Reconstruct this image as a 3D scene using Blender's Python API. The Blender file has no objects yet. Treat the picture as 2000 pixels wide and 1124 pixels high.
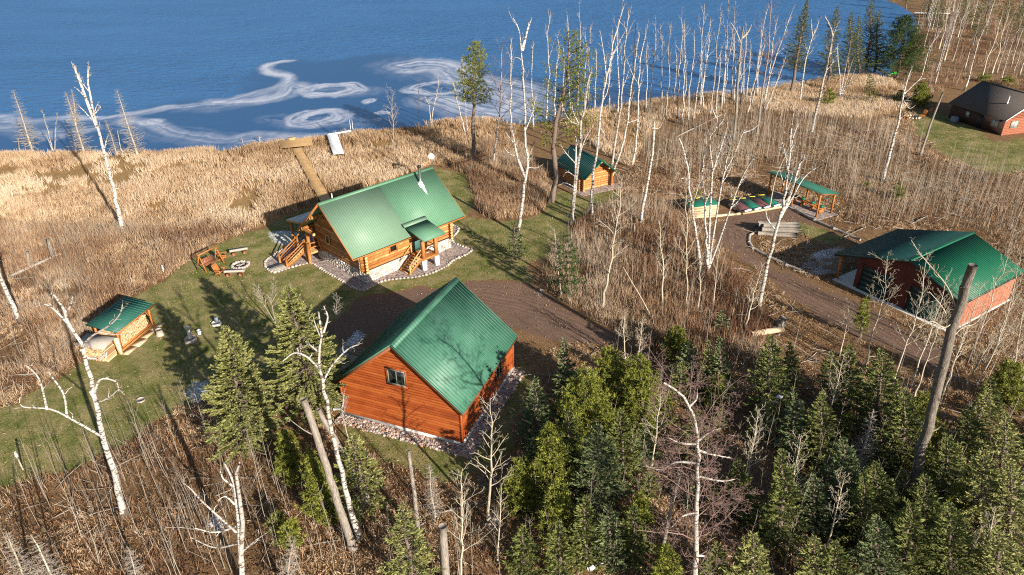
import bpy, math, random
import numpy as np
from mathutils import Matrix

S = bpy.context.scene
COL = S.collection
rad = math.radians

# ------------------------------------------------------------------ camera
FPX, PITCH, ROLL, CAMH = 1391.66, rad(29.1253), rad(-0.7655), 32.0
c_, s_ = math.cos(PITCH), math.sin(PITCH)
R0, U0, FW = np.array([1., 0, 0]), np.array([0, s_, c_]), np.array([0, c_, -s_])
RT = math.cos(ROLL) * R0 + math.sin(ROLL) * U0
UP = -math.sin(ROLL) * R0 + math.cos(ROLL) * U0
cam = bpy.data.cameras.new('camera')
cam.sensor_width = 36
cam.lens = 36 * FPX / 2000
cam.clip_end = 4000
cob = bpy.data.objects.new('camera', cam)
COL.objects.link(cob)
cob.matrix_world = Matrix(((RT[0], UP[0], -FW[0], 0), (RT[1], UP[1], -FW[1], 0), (RT[2], UP[2], -FW[2], CAMH), (0, 0, 0, 1)))
S.camera = cob

# ------------------------------------------------------------------ sky, sun, exposure
SUN_EL, SUN_AZ = 21.5, 127.0          # azimuth the light travels towards, counted from +x
w = bpy.data.worlds.new('World')
S.world = w
w.use_nodes = True
nt = w.node_tree
sky = nt.nodes.new('ShaderNodeTexSky')
sky.sky_type = 'NISHITA'
sky.sun_disc = False
sky.sun_elevation = rad(SUN_EL)
sky.sun_rotation = rad(143)
sky.altitude = 300
nt.links.new(sky.outputs[0], nt.nodes['Background'].inputs[0])
nt.nodes['Background'].inputs[1].default_value = 0.062
sl = bpy.data.lights.new('sun', 'SUN')
sl.energy = 5.0
sl.angle = rad(0.5)
sl.color = (1.0, 0.92, 0.80)
sun = bpy.data.objects.new('sun', sl)
COL.objects.link(sun)
sd = np.array([math.cos(rad(SUN_AZ)) * math.cos(rad(SUN_EL)), math.sin(rad(SUN_AZ)) * math.cos(rad(SUN_EL)), -math.sin(rad(SUN_EL))])
zx = -sd
xx = np.cross([0, 0, 1.], zx); xx /= np.linalg.norm(xx)
yx = np.cross(zx, xx)
sun.matrix_world = Matrix(((xx[0], yx[0], zx[0], 30), (xx[1], yx[1], zx[1], -40), (xx[2], yx[2], zx[2], 60), (0, 0, 0, 1)))
S.view_settings.view_transform = 'Standard'
S.view_settings.look = 'None'
S.view_settings.gamma = 1
S.view_settings.exposure = 1.12
S.cycles.max_bounces = 5
S.cycles.diffuse_bounces = 2
S.cycles.glossy_bounces = 3
S.cycles.use_denoising = False
S.cycles.filter_width = 1.1

# ------------------------------------------------------------------ survey: a reading of the photo to a point of the ground plan
def ray(u, v):
    return FW + (u - 1000) / FPX * RT - (v - 562) / FPX * UP

def at(u, v, z=0.0):
    d = ray(u, v)
    return np.array([0, 0, CAMH]) + d * ((z - CAMH) / d[2])

def at_y(u, v, y):
    d = ray(u, v)
    return np.array([0, 0, CAMH]) + d * (y / d[1])

def poly_w(pts):
    return np.array([at(*p)[:2] for p in pts])

def inside(X, Y, P):
    r = np.zeros(np.shape(X), bool)
    n = len(P)
    for i in range(n):
        x0, y0 = P[i]; x1, y1 = P[(i + 1) % n]
        if y0 == y1: continue
        c = ((y0 > Y) != (y1 > Y)) & (X < (x1 - x0) * (Y - y0) / (y1 - y0) + x0)
        r ^= c
    return r

def dist(X, Y, P, closed=True):
    d = np.full(np.shape(X), 1e9)
    n = len(P)
    for i in range(n if closed else n - 1):
        a = np.array(P[i]); b = np.array(P[(i + 1) % n]); e = b - a
        t = np.clip(((X - a[0]) * e[0] + (Y - a[1]) * e[1]) / max(e @ e, 1e-9), 0, 1)
        d = np.minimum(d, np.hypot(X - a[0] - t * e[0], Y - a[1] - t * e[1]))
    return d

def sdist(X, Y, P):
    d = dist(X, Y, P)
    return np.where(inside(X, Y, P), d, -d)

def vnoise(x, y, seed=0):
    xi, yi = np.floor(x).astype(np.int64), np.floor(y).astype(np.int64)
    fx, fy = x - xi, y - yi
    fx, fy = fx * fx * (3 - 2 * fx), fy * fy * (3 - 2 * fy)
    def h(a, b):
        n = (a * 374761393 + b * 668265263 + seed * 974711) & 0x7fffffff
        n = ((n ^ (n >> 13)) * 1274126177) & 0x7fffffff
        return ((n ^ (n >> 16)) & 0xffff) / 65535.0
    return (h(xi, yi) * (1 - fx) + h(xi + 1, yi) * fx) * (1 - fy) + (h(xi, yi + 1) * (1 - fx) + h(xi + 1, yi + 1) * fx) * fy

def fbm(x, y, seed=0, o=4):
    s, a, t = 0, 0.5, 0
    for i in range(o):
        s = s + a * vnoise(x * 2 ** i, y * 2 ** i, seed + i); t += a; a *= .5
    return s / t

def sstep(a, b, x):
    t = np.clip((x - a) / (b - a), 0, 1)
    return t * t * (3 - 2 * t)

# ------------------------------------------------------------------ mesh builder
class MB:
    def __init__(s):
        s.v, s.l, s.t, s.a, s.n = [], [], [], [], 0
    def add(s, V, F, tint=0.5):
        """V (n,3); F (m,k) faces of one size"""
        V = np.asarray(V, float).reshape(-1, 3); F = np.asarray(F, np.int64)
        s.v.append(V); s.l.append((F + s.n).ravel()); s.t.append(np.full(len(F), F.shape[1]))
        s.a.append(np.broadcast_to(np.asarray(tint, float), (len(F),)).copy()); s.n += len(V)
        return s
    def quad(s, a, b, c, d, tint=.5): return s.add([a, b, c, d], [[0, 1, 2, 3]], tint)
    def ngon(s, P, tint=.5): return s.add(P, [list(range(len(P)))], tint)
    def hexa(s, P, tint=.5):
        """8 corners: bottom loop then top loop"""
        return s.add(P, [[3, 2, 1, 0], [4, 5, 6, 7], [0, 1, 5, 4], [1, 2, 6, 5], [2, 3, 7, 6], [3, 0, 4, 7]], tint)
    def box(s, x0, x1, y0, y1, z0, z1, tint=.5):
        return s.hexa([(x0, y0, z0), (x1, y0, z0), (x1, y1, z0), (x0, y1, z0), (x0, y0, z1), (x1, y0, z1), (x1, y1, z1), (x0, y1, z1)], tint)
    def beam(s, a, b, w, h, up=(0, 0, 1), tint=.5):
        a, b, up = np.array(a, float), np.array(b, float), np.array(up, float)
        d = b - a; d /= np.linalg.norm(d)
        r = np.cross(d, up)
        if np.linalg.norm(r) < 1e-4: r = np.cross(d, [1, 0, 0])
        r /= np.linalg.norm(r); u = np.cross(r, d)
        o = lambda p, i, j: p + r * w / 2 * i + u * h / 2 * j
        return s.hexa([o(a, -1, -1), o(a, 1, -1), o(b, 1, -1), o(b, -1, -1), o(a, -1, 1), o(a, 1, 1), o(b, 1, 1), o(b, -1, 1)], tint)
    def slab(s, a, b, c, d, th, tint=.5):
        P = np.array([a, b, c, d], float); n = np.cross(P[1] - P[0], P[3] - P[0]); n /= np.linalg.norm(n)
        if n[2] < 0: n = -n
        return s.hexa(np.vstack([P - n * th, P]), tint)
    def prism(s, P, z0, z1, tint=.5):
        n = len(P); A = [(x, y, z0) for x, y in P] + [(x, y, z1) for x, y in P]
        s.add(A, [[i, (i + 1) % n, (i + 1) % n + n, i + n] for i in range(n)], tint)
        s.ngon([(x, y, z1) for x, y in P], tint); s.ngon([(x, y, z0) for x, y in P][::-1], tint)
        return s
    def tubes(s, P, R, k=4, tint=.5, cap=True, ct=None):
        """P (N,m,3) polylines, R (N,m) radii"""
        P = np.asarray(P, float); R = np.asarray(R, float)
        if P.ndim == 2: P, R = P[None], R[None]
        N, m, _ = P.shape
        T = np.gradient(P, axis=1)
        T /= np.maximum(np.linalg.norm(T, axis=2, keepdims=True), 1e-9)
        T0 = T.mean(1, keepdims=True)
        ref = np.where(np.abs(T0[..., 2:3]) > .8, np.array([1., .13, 0]), np.array([.05, .1, 1.]))
        A = np.cross(T, ref); A /= np.maximum(np.linalg.norm(A, axis=2, keepdims=True), 1e-9)
        B = np.cross(T, A)
        th = np.arange(k) * 2 * np.pi / k
        V = P[:, :, None] + R[:, :, None, None] * (A[:, :, None] * np.cos(th)[None, None, :, None] + B[:, :, None] * np.sin(th)[None, None, :, None])
        V = V.reshape(-1, 3)
        i, j = np.meshgrid(np.arange(m - 1), np.arange(k), indexing='ij')
        f = np.stack([i * k + j, (i + 1) * k + j, (i + 1) * k + (j + 1) % k, i * k + (j + 1) % k], -1).reshape(-1, 4)
        F = (f[None] + (np.arange(N) * m * k)[:, None, None]).reshape(-1, 4)
        ti = np.repeat(np.broadcast_to(np.asarray(tint, float), (N,)), len(f))
        n0 = s.n
        s.add(V, F, ti)
        if cap and k > 2:
            e = np.arange(k)
            C = np.concatenate([(e[::-1][None] + (np.arange(N) * m * k)[:, None]), (e[None] + (np.arange(N) * m * k + (m - 1) * k)[:, None])])
            s.l.append((C + n0).ravel()); s.t.append(np.full(len(C), k)); s.a.append(np.tile(np.broadcast_to(np.asarray(tint if ct is None else ct, float), (N,)), 2))
        return s
    def tube(s, P, R, k=8, tint=.5, ct=None):
        P = np.asarray(P, float)
        return s.tubes(P, np.broadcast_to(np.asarray(R, float), (len(P),)), k, tint, True, ct)
    def mesh(s, name, m, smooth=False):
        me = bpy.data.meshes.new(name)
        V = np.concatenate(s.v); L = np.concatenate(s.l); T = np.concatenate(s.t); A = np.concatenate(s.a)
        me.vertices.add(len(V)); me.vertices.foreach_set('co', V.ravel().astype(np.float32))
        me.loops.add(len(L)); me.loops.foreach_set('vertex_index', L.astype(np.int32))
        me.polygons.add(len(T)); me.polygons.foreach_set('loop_start', np.concatenate([[0], np.cumsum(T)[:-1]]).astype(np.int32))
        if smooth: me.polygons.foreach_set('use_smooth', np.ones(len(T), bool))
        at_ = me.attributes.new('tint', 'FLOAT', 'FACE'); at_.data.foreach_set('value', A.astype(np.float32))
        me.update(calc_edges=True)
        if m: me.materials.append(m)
        return me
    def build(s, name, m, parent=None, smooth=False):
        o = bpy.data.objects.new(name, s.mesh(name, m, smooth)); COL.objects.link(o)
        if parent: o.parent = parent
        return o

def tag(o, label=None, cat=None, group=None, kind=None):
    if label: o['label'] = label
    if cat: o['category'] = cat
    if group: o['group'] = group
    if kind: o['kind'] = kind
    return o

def thing(name, label, cat, loc=(0, 0, 0), rz=0.0, group=None):
    o = bpy.data.objects.new(name, None); COL.objects.link(o)
    o.empty_display_size = .3
    o.location = (loc[0], loc[1], loc[2] if len(loc) > 2 else 0); o.rotation_euler = (0, 0, rz)
    return tag(o, label, cat, group)

def dup(root, loc, rz, sc=1.0, label=None, group=None):
    r = root.copy(); COL.objects.link(r); r.location = loc; r.rotation_euler = (0, 0, rz); r.scale = (sc, sc, sc)
    if label: r['label'] = label
    if group: r['group'] = group
    for ch in list(root.children):
        c = ch.copy(); COL.objects.link(c); c.parent = r
        for g in list(ch.children):
            d = g.copy(); COL.objects.link(d); d.parent = c
    return r

# ------------------------------------------------------------------ materials
def lin(r, g, b):
    f = lambda c: (c / 255 / 12.92) if c <= 10 else ((c / 255 + .055) / 1.055) ** 2.4
    return (f(r), f(g), f(b), 1)

def mat(name, cols, rough=.85, noise=6.0, use='noise', stretch=(1, 1, 1), bump=0.0, bscale=None, metal=0.0, spec=None, dirt=None, trans=0.0):
    """cols: ramp colours (linear rgb); use: noise | tint | both - what drives the ramp"""
    m = bpy.data.materials.new(name); m.use_nodes = True
    n, l = m.node_tree.nodes, m.node_tree.links
    b = n['Principled BSDF']; b.inputs['Roughness'].default_value = rough; b.inputs['Metallic'].default_value = metal
    b.inputs['Specular IOR Level'].default_value = .25 if spec is None else spec
    tc = n.new('ShaderNodeTexCoord'); mp = n.new('ShaderNodeMapping'); mp.inputs['Scale'].default_value = stretch
    l.new(tc.outputs['Object'], mp.inputs[0])
    no = n.new('ShaderNodeTexNoise'); no.inputs['Scale'].default_value = noise; no.inputs['Detail'].default_value = 5; no.inputs['Roughness'].default_value = .65
    l.new(mp.outputs[0], no.inputs['Vector'])
    r = n.new('ShaderNodeValToRGB'); e = r.color_ramp.elements
    k = len(cols)
    lo, hi = (.3, .7) if use == 'noise' else (0., 1.)
    while len(e) < k: e.new(.5)
    for i, c in enumerate(cols):
        e[i].position = lo + (hi - lo) * i / max(k - 1, 1); e[i].color = (c[0], c[1], c[2], 1)
    if use == 'noise':
        l.new(no.outputs['Fac'], r.inputs[0])
    else:
        a = n.new('ShaderNodeAttribute'); a.attribute_name = 'tint'
        if use == 'tint': l.new(a.outputs['Fac'], r.inputs[0])
        else:
            mx = n.new('ShaderNodeMath'); mx.operation = 'MULTIPLY_ADD'; mx.inputs[1].default_value = .6
            ms = n.new('ShaderNodeMath'); ms.operation = 'MULTIPLY_ADD'; ms.inputs[1].default_value = 1.2; ms.inputs[2].default_value = -.38
            l.new(no.outputs['Fac'], ms.inputs[0]); l.new(a.outputs['Fac'], mx.inputs[0]); l.new(ms.outputs[0], mx.inputs[2]); l.new(mx.outputs[0], r.inputs[0])
    out = r.outputs[0]
    if dirt:
        n2 = n.new('ShaderNodeTexNoise'); n2.inputs['Scale'].default_value = dirt[1]; n2.inputs['Detail'].default_value = 6
        l.new(tc.outputs['Object'], n2.inputs['Vector'])
        r2 = n.new('ShaderNodeValToRGB'); r2.color_ramp.elements[0].position = dirt[2]; r2.color_ramp.elements[1].position = dirt[2] + .2
        l.new(n2.outputs['Fac'], r2.inputs[0])
        mx = n.new('ShaderNodeMix'); mx.data_type = 'RGBA'; l.new(r2.outputs[0], mx.inputs[0]); l.new(out, mx.inputs[6]); mx.inputs[7].default_value = (*dirt[0], 1)
        out = mx.outputs[2]
    l.new(out, b.inputs['Base Color'])
    if bump:
        bn = n.new('ShaderNodeTexNoise'); bn.inputs['Scale'].default_value = bscale or noise * 3; bn.inputs['Detail'].default_value = 4
        l.new(mp.outputs[0], bn.inputs['Vector'])
        bu = n.new('ShaderNodeBump'); bu.inputs['Strength'].default_value = bump; bu.inputs['Distance'].default_value = .05
        l.new(bn.outputs['Fac'], bu.inputs['Height']); l.new(bu.outputs[0], b.inputs['Normal'])
    if trans:
        tr = n.new('ShaderNodeBsdfTranslucent'); l.new(out, tr.inputs['Color'])
        ms = n.new('ShaderNodeMixShader'); ms.inputs[0].default_value = trans
        l.new(b.outputs[0], ms.inputs[1]); l.new(tr.outputs[0], ms.inputs[2]); l.new(ms.outputs[0], n['Material Output'].inputs[0])
    return m

M = {}
M['siding'] = mat('orange_stained_siding', [(.15, .028, .006), (.26, .056, .011), (.33, .092, .02)], .5, 1.3, use='both', stretch=(1, .7, 1.4), spec=.35, dirt=((.30, .15, .08), 1.9, .70))
M['log'] = mat('golden_stained_log', [(.20, .065, .016), (.31, .115, .028), (.40, .17, .05), (.55, .32, .13)], .55, 3.0, use='both', bump=.3, bscale=9, spec=.35)
M['logend'] = mat('pale_cut_log_end', [(.50, .27, .09), (.62, .36, .14)], .7, 5)
M['beam'] = mat('stained_timber', [(.30, .10, .025), (.42, .17, .045)], .6, 4, stretch=(1, 1, 1), bump=.2)
M['fascia'] = mat('brown_fascia_board', [(.14, .045, .018), (.22, .075, .03)], .6, 3)
M['roof_g'] = mat('green_metal_roof_sheet', [(.035, .115, .075), (.052, .15, .10), (.068, .165, .115)], .5, .9, spec=.28, bump=.02)
M['roof_h'] = mat('pale_green_metal_roof_sheet', [(.085, .19, .115), (.105, .22, .14)], .52, .6, spec=.28, bump=.02)
M['roof_h2'] = mat('paler_green_metal_roof_sheet', [(.13, .215, .145), (.155, .245, .17)], .52, .6, spec=.28, bump=.02)
M['roof_d'] = mat('dark_green_roof_sheet_and_barn_shade', [(.008, .042, .042), (.012, .055, .052)], .52, 1, spec=.28, bump=.02)  # sauna's own dark green; also paints shade into the barn's left slope
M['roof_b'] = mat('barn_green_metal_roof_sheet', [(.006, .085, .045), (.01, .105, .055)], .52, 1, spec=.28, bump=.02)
M['shed_roof'] = mat('sea_green_metal_roof_sheet', [(.018, .085, .062), (.026, .11, .08)], .52, 1, spec=.28)
M['shingle'] = mat('dark_brown_shingles', [(.035, .029, .027), (.075, .062, .056), (.115, .094, .084)], .9, 9, stretch=(3, 3, 1), bump=.6, bscale=20)
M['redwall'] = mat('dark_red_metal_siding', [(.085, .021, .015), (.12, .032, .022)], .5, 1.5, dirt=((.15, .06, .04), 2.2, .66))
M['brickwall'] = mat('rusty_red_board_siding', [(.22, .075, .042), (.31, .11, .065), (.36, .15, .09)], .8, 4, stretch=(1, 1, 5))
M['darkgreen'] = mat('dark_green_door_paint', [(.006, .026, .022), (.01, .038, .032)], .4, 2, spec=.4)
M['teal'] = mat('teal_door_paint', [(.05, .13, .12), (.07, .17, .15)], .45, 3)
M['glass'] = mat('dark_window_glass', [(.006, .008, .010), (.012, .014, .016)], .08, 1, spec=.7)
M['winframe'] = mat('grey_green_window_frame', [(.13, .15, .12), (.17, .19, .155)], .5, 5)
M['white'] = mat('white_painted_surface', [(.70, .70, .70), (.80, .80, .79)], .6, 3, dirt=((.5, .48, .45), 5, .66))
M['concrete'] = mat('pale_concrete', [(.38, .36, .34), (.52, .50, .47)], .9, 4, bump=.2)
M['steel'] = mat('galvanised_steel', [(.30, .31, .33), (.45, .46, .48)], .3, 6, metal=.8, spec=.5)
M['black'] = mat('black_metal', [(.012, .012, .013), (.025, .025, .026)], .5, 8)
M['stonewall'] = mat('pale_fieldstone_masonry', [(.26, .23, .20), (.42, .38, .33), (.60, .56, .50), (.50, .36, .27), (.66, .63, .58)], .9, 4, use='tint', bump=.3)
M['mortar'] = mat('grey_mortar', [(.40, .38, .35), (.52, .50, .46)], .95, 8, bump=.4)
M['pebble'] = mat('mixed_river_stones', [(.10, .10, .11), (.24, .22, .20), (.36, .30, .25), (.42, .19, .12), (.30, .28, .28), (.50, .46, .42), (.46, .30, .22), (.2, .13, .10)], .85, 10, use='tint')
M['greystone'] = mat('grey_edging_stone', [(.22, .19, .18), (.36, .30, .27), (.45, .40, .36)], .9, 5, use='both', bump=.3)
M['deckwood'] = mat('tan_deck_boards', [(.33, .19, .075), (.44, .27, .12), (.50, .33, .16)], .8, 3, use='both', bump=.15)
M['greywood'] = mat('weathered_grey_wood', [(.20, .17, .145), (.32, .28, .24), (.42, .36, .30)], .9, 5, use='both', bump=.3)
M['sawnwood'] = mat('fresh_sawn_timber', [(.42, .27, .15), (.55, .39, .24), (.62, .47, .31)], .8, 5, use='both', bump=.2)
M['firewood'] = mat('split_firewood', [(.24, .13, .06), (.50, .33, .17), (.66, .50, .30), (.40, .24, .12), (.60, .46, .30)], .9, 6, use='tint', bump=.3)
M['redwood'] = mat('reddish_bark_wood', [(.22, .07, .035), (.34, .13, .07)], .85, 8, bump=.4)
M['yellow'] = mat('yellow_metal_flashing', [(.55, .42, .03), (.66, .52, .05)], .5, 5)
M['greensheet'] = mat('deep_green_metal_sheet', [(.008, .10, .065), (.02, .14, .09)], .35, 2)
M['brownsheet'] = mat('maroon_metal_sheet', [(.10, .04, .04), (.15, .065, .06)], .45, 2)
M['plasticgreen'] = mat('bright_green_kayak_plastic', [(.05, .42, .05), (.08, .55, .08)], .35, 3)
M['bluegrey'] = mat('blue_grey_tarp', [(.10, .13, .18), (.16, .20, .26)], .6, 4)

# birch bark: white with dark scars, dark at the foot
def bark(name, cols, foot, foot_h, scar=.62):
    m = mat(name, cols, .85, 5, use='both', stretch=(1, 1, .35), bump=.3)
    n, l = m.node_tree.nodes, m.node_tree.links
    b = n['Principled BSDF']; src = b.inputs['Base Color'].links[0].from_socket
    tc = n.new('ShaderNodeTexCoord'); mp = n.new('ShaderNodeMapping'); mp.inputs['Scale'].default_value = (2.5, 2.5, 7)
    l.new(tc.outputs['Object'], mp.inputs[0])
    no = n.new('ShaderNodeTexNoise'); no.inputs['Scale'].default_value = 1.3; no.inputs['Detail'].default_value = 3; l.new(mp.outputs[0], no.inputs['Vector'])
    r = n.new('ShaderNodeValToRGB'); r.color_ramp.elements[0].position = scar; r.color_ramp.elements[1].position = scar + .05; l.new(no.outputs['Fac'], r.inputs[0])
    sx = n.new('ShaderNodeSeparateXYZ'); l.new(tc.outputs['Object'], sx.inputs[0])
    f = n.new('ShaderNodeMath'); f.operation = 'MULTIPLY_ADD'; f.inputs[1].default_value = -1 / foot_h; f.inputs[2].default_value = .55; l.new(sx.outputs[2], f.inputs[0])
    f2 = n.new('ShaderNodeMath'); f2.operation = 'ADD'; f2.use_clamp = True; l.new(f.outputs[0], f2.inputs[0])
    n3 = n.new('ShaderNodeTexNoise'); n3.inputs['Scale'].default_value = 2.; l.new(tc.outputs['Object'], n3.inputs['Vector']); l.new(n3.outputs['Fac'], f2.inputs[1])
    f3 = n.new('ShaderNodeMath'); f3.operation = 'GREATER_THAN'; f3.inputs[1].default_value = .72; l.new(f2.outputs[0], f3.inputs[0])
    mx = n.new('ShaderNodeMath'); mx.operation = 'MAXIMUM'; l.new(r.outputs[0], mx.inputs[0]); l.new(f3.outputs[0], mx.inputs[1])
    mc = n.new('ShaderNodeMix'); mc.data_type = 'RGBA'; l.new(mx.outputs[0], mc.inputs[0]); l.new(src, mc.inputs[6]); mc.inputs[7].default_value = (*foot, 1)
    l.new(mc.outputs[2], b.inputs['Base Color'])
    return m
M['birch'] = bark('white_birch_bark', [(.24, .21, .185), (.40, .365, .33), (.50, .465, .43)], (.10, .078, .062), 1.6, .54)
M['aspen'] = bark('cream_aspen_bark', [(.28, .235, .17), (.39, .335, .25), (.47, .41, .32)], (.13, .11, .085), .8, .72)
M['greybark'] = mat('grey_furrowed_bark', [(.12, .10, .085), (.22, .19, .16), (.32, .28, .24)], .95, 4, stretch=(4, 4, .8), bump=.8, bscale=6)
M['pinebark'] = mat('brown_conifer_bark', [(.10, .075, .06), (.19, .14, .11)], .95, 6, stretch=(3, 3, 1), bump=.6)
M['deadwood'] = mat('silver_dead_wood', [(.26, .22, .18), (.38, .33, .28)], .9, 5, use='both')
M['ridgedbark'] = mat('dark_ridged_bark', [(.06, .05, .042), (.14, .118, .098), (.25, .215, .18)], .95, 3, stretch=(5, 5, 1.2), bump=1.0, bscale=7)
M['darktrunk'] = mat('charred_dark_bark', [(.035, .03, .027), (.09, .075, .062)], .95, 5, stretch=(2, 2, .5), bump=.5)
M['twig'] = mat('tan_twigs', [(.30, .24, .17), (.42, .36, .27)], .9, 5, use='both')
M['redtwig'] = mat('purplish_red_twigs', [(.15, .085, .072), (.26, .175, .15)], .9, 5, use='both')
M['sapling'] = mat('pale_sapling_bark', [(.13, .10, .078), (.23, .19, .15), (.37, .32, .26)], .9, 4, use='tint')
M['brush'] = mat('brown_brush_stems', [(.09, .042, .026), (.20, .105, .058), (.31, .195, .115), (.37, .29, .21)], .9, 4, use='tint')
M['spruce'] = mat('green_spruce_needles', [(.035, .046, .012), (.11, .128, .030), (.215, .225, .062)], .8, 4, use='tint', trans=.06)
M['bluespruce'] = mat('bluish_spruce_needles', [(.038, .054, .024), (.105, .132, .052), (.20, .225, .095)], .8, 4, use='tint', trans=.06)
M['pine'] = mat('yellow_green_pine_needles', [(.055, .072, .012), (.18, .195, .030), (.33, .33, .065)], .75, 4, use='tint', trans=.08)
M['fir'] = mat('olive_old_fir_needles', [(.06, .072, .018), (.16, .17, .045), (.27, .265, .085), (.32, .30, .15)], .85, 4, use='tint', trans=.06)
M['darkpine'] = mat('deep_green_pine_needles', [(.028, .052, .016), (.058, .095, .027), (.10, .145, .04)], .8, 4, use='tint', trans=.12)
M['straw'] = mat('straw_coloured_marsh_grass', [(.20, .12, .062), (.40, .262, .152), (.54, .388, .248), (.62, .49, .35)], .9, 4, use='tint', trans=.25)
M['litter'] = mat('rusty_fallen_leaves', [(.045, .025, .015), (.14, .068, .030), (.26, .14, .06), (.36, .235, .13), (.46, .35, .22)], .95, 4, use='tint')
M['frostroof'] = mat('frosted_metal_roof', [(.34, .37, .38), (.52, .54, .55)], .7, 1.2)
M['shade_siding'] = mat('siding_with_painted_shade', [(.035, .018, .014), (.06, .032, .025)], .8, 3)  # far house siding with the side walls' shade painted into the colour
M['bright_pane'] = mat('glass_with_painted_reflection', [(.28, .29, .27), (.40, .41, .38)], .2, 2, spec=.5)  # pale tone stands in for a whitish reflection on the panes
M['lawnblade'] = mat('short_lawn_blades', [(.075, .095, .020), (.15, .155, .04), (.31, .265, .115)], .9, 4, use='tint', trans=.2)
# ================================================================== LAND AND LAKE
SHORE_PX = [(-500, 302), (-200, 300), (0, 297), (150, 297), (300, 296), (450, 287), (545, 277), (650, 264), (700, 254), (780, 246), (860, 236),
            (950, 228), (1020, 236), (1080, 230), (1150, 214), (1220, 202), (1290, 192), (1350, 186), (1420, 180), (1500, 172), (1560, 162),
            (1620, 150), (1690, 145), (1725, 148), (1745, 120), (1770, 80), (1786, 45), (1778, 25), (1755, 10), (1720, -4), (1650, -22), (1500, -50)]
shore_w = poly_w(SHORE_PX)
lake = np.vstack([shore_w, [(160, 900), (160, 2500), (-2500, 2500), (-2500, 99)]])

PZ = {
 'lawn': [[(-90, 965), (-90, 835), (30, 785), (120, 735), (185, 690), (205, 620), (300, 558), (385, 500), (440, 468), (505, 450), (560, 425), (640, 390),
           (700, 370), (850, 330), (900, 335), (930, 380), (915, 420), (960, 430), (1010, 460), (1020, 500), (1035, 555), (960, 545), (850, 560), (760, 572),
           (690, 592), (650, 640), (690, 640), (650, 720), (560, 740), (480, 740), (400, 770), (330, 812), (260, 862), (170, 905), (60, 935)],
          [(1086, 372), (1140, 388), (1195, 366), (1215, 385), (1150, 412), (1112, 450), (1070, 500), (1030, 520), (1000, 470), (960, 440), (1050, 425), (1075, 398)],
          [(1790, 218), (1850, 222), (1945, 278), (2080, 262), (2080, 328), (1930, 342), (1850, 305), (1790, 258)],
          [(672, 832), (660, 850), (740, 905), (900, 935), (1010, 870), (1045, 740), (1015, 700), (903, 870)],
          [(1556, 430), (1620, 448), (1660, 470), (1620, 482), (1570, 462)]],
 'marsh': [[(-500, 310), (-200, 300), (0, 297), (150, 297), (300, 296), (450, 287), (545, 277), (650, 264), (700, 254), (780, 246), (860, 236), (950, 228), (1020, 238),
            (1000, 270), (985, 310), (960, 345), (900, 320), (850, 322), (760, 352), (640, 392), (560, 428), (500, 445), (400, 452), (330, 450), (230, 438), (110, 448), (0, 430), (-500, 440)],
           [(1080, 232), (1150, 214), (1220, 202), (1290, 192), (1420, 180), (1500, 172), (1560, 162), (1620, 150), (1690, 145), (1740, 160), (1800, 205), (1690, 232), (1600, 228), (1500, 220), (1380, 222), (1300, 235), (1260, 270), (1230, 330), (1180, 300), (1120, 260)]],
 'dirt': [[(640, 650), (690, 592), (760, 574), (850, 562), (960, 547), (1035, 556), (1078, 585), (1195, 645), (1215, 672), (1110, 672), (1005, 640), (1000, 660), (850, 640), (720, 650), (680, 690)],
          [(1330, 440), (1395, 448), (1440, 415), (1560, 400), (1640, 420), (1600, 440), (1500, 436), (1464, 462), (1475, 492), (1530, 527), (1600, 562), (1640, 566), (1700, 600), (1790, 650), (1870, 700), (1890, 760), (1790, 720), (1700, 672), (1620, 632), (1545, 585), (1480, 530), (1420, 490)]],
 'snow': [[(640, 700), (690, 628), (735, 652), (700, 690), (672, 720)], [(505, 452), (560, 445), (600, 452), (575, 490), (530, 480)], [(1545, 522), (1575, 494), (1625, 478), (1660, 480), (1655, 540), (1580, 550)],
          [(1040, 560), (1076, 560), (1058, 600), (1036, 592)], [(340, 775), (365, 740), (425, 730), (430, 775), (370, 805)], [(975, 740), (1030, 720), (1010, 790), (985, 810)],
          [(1460, 800), (1530, 770), (1540, 800), (1470, 840)], [(1190, 1080), (1240, 1060), (1260, 1124), (1180, 1140)], [(410, 960), (470, 1010), (440, 1080), (380, 1040)],
          [(1625, 690), (1650, 680), (1655, 720), (1630, 730)], [(1700, 650), (1790, 680), (1780, 690), (1700, 662)], [(940, 960), (1000, 1000), (980, 1060), (930, 1040)]],
}
PZW = {k: [poly_w(p) for p in v] for k, v in PZ.items()}

def zone(X, Y, k, soft=.8, wob=1.0):
    wx = X + (fbm(X * .45, Y * .45, 5) - .5) * 2.2 * wob; wy = Y + (fbm(X * .45, Y * .45, 9) - .5) * 2.2 * wob
    r = np.zeros(np.shape(X))
    for P in PZW[k]:
        r = np.maximum(r, sstep(-soft, soft, sdist(wx, wy, P)))
    return r

def land_z(X, Y):
    d = -sdist(X, Y, lake)                       # positive on land
    h = (fbm(X * .12, Y * .12, 31, 3) - .5) * .30 + (fbm(X * .7, Y * .7, 41, 3) - .5) * .10
    flat = np.zeros(np.shape(X))
    for P in (PADS): flat = np.maximum(flat, sstep(2.0, 0., -sdist(X, Y, P)))
    h = h * (1 - flat) * sstep(0, 6, d)
    return h + np.where(d > 0, -.42 * (1 - sstep(-1, 4, d)), -.42 - 1.2 * sstep(0, 8, -d))

def rect_w(o, yaw, x0, x1, y0, y1):
    a = np.array([math.cos(yaw), math.sin(yaw)]); b = np.array([-a[1], a[0]]); o = np.array(o)
    return np.array([o + a * x + b * y for x, y in ((x0, y0), (x1, y0), (x1, y1), (x0, y1))])

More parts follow.
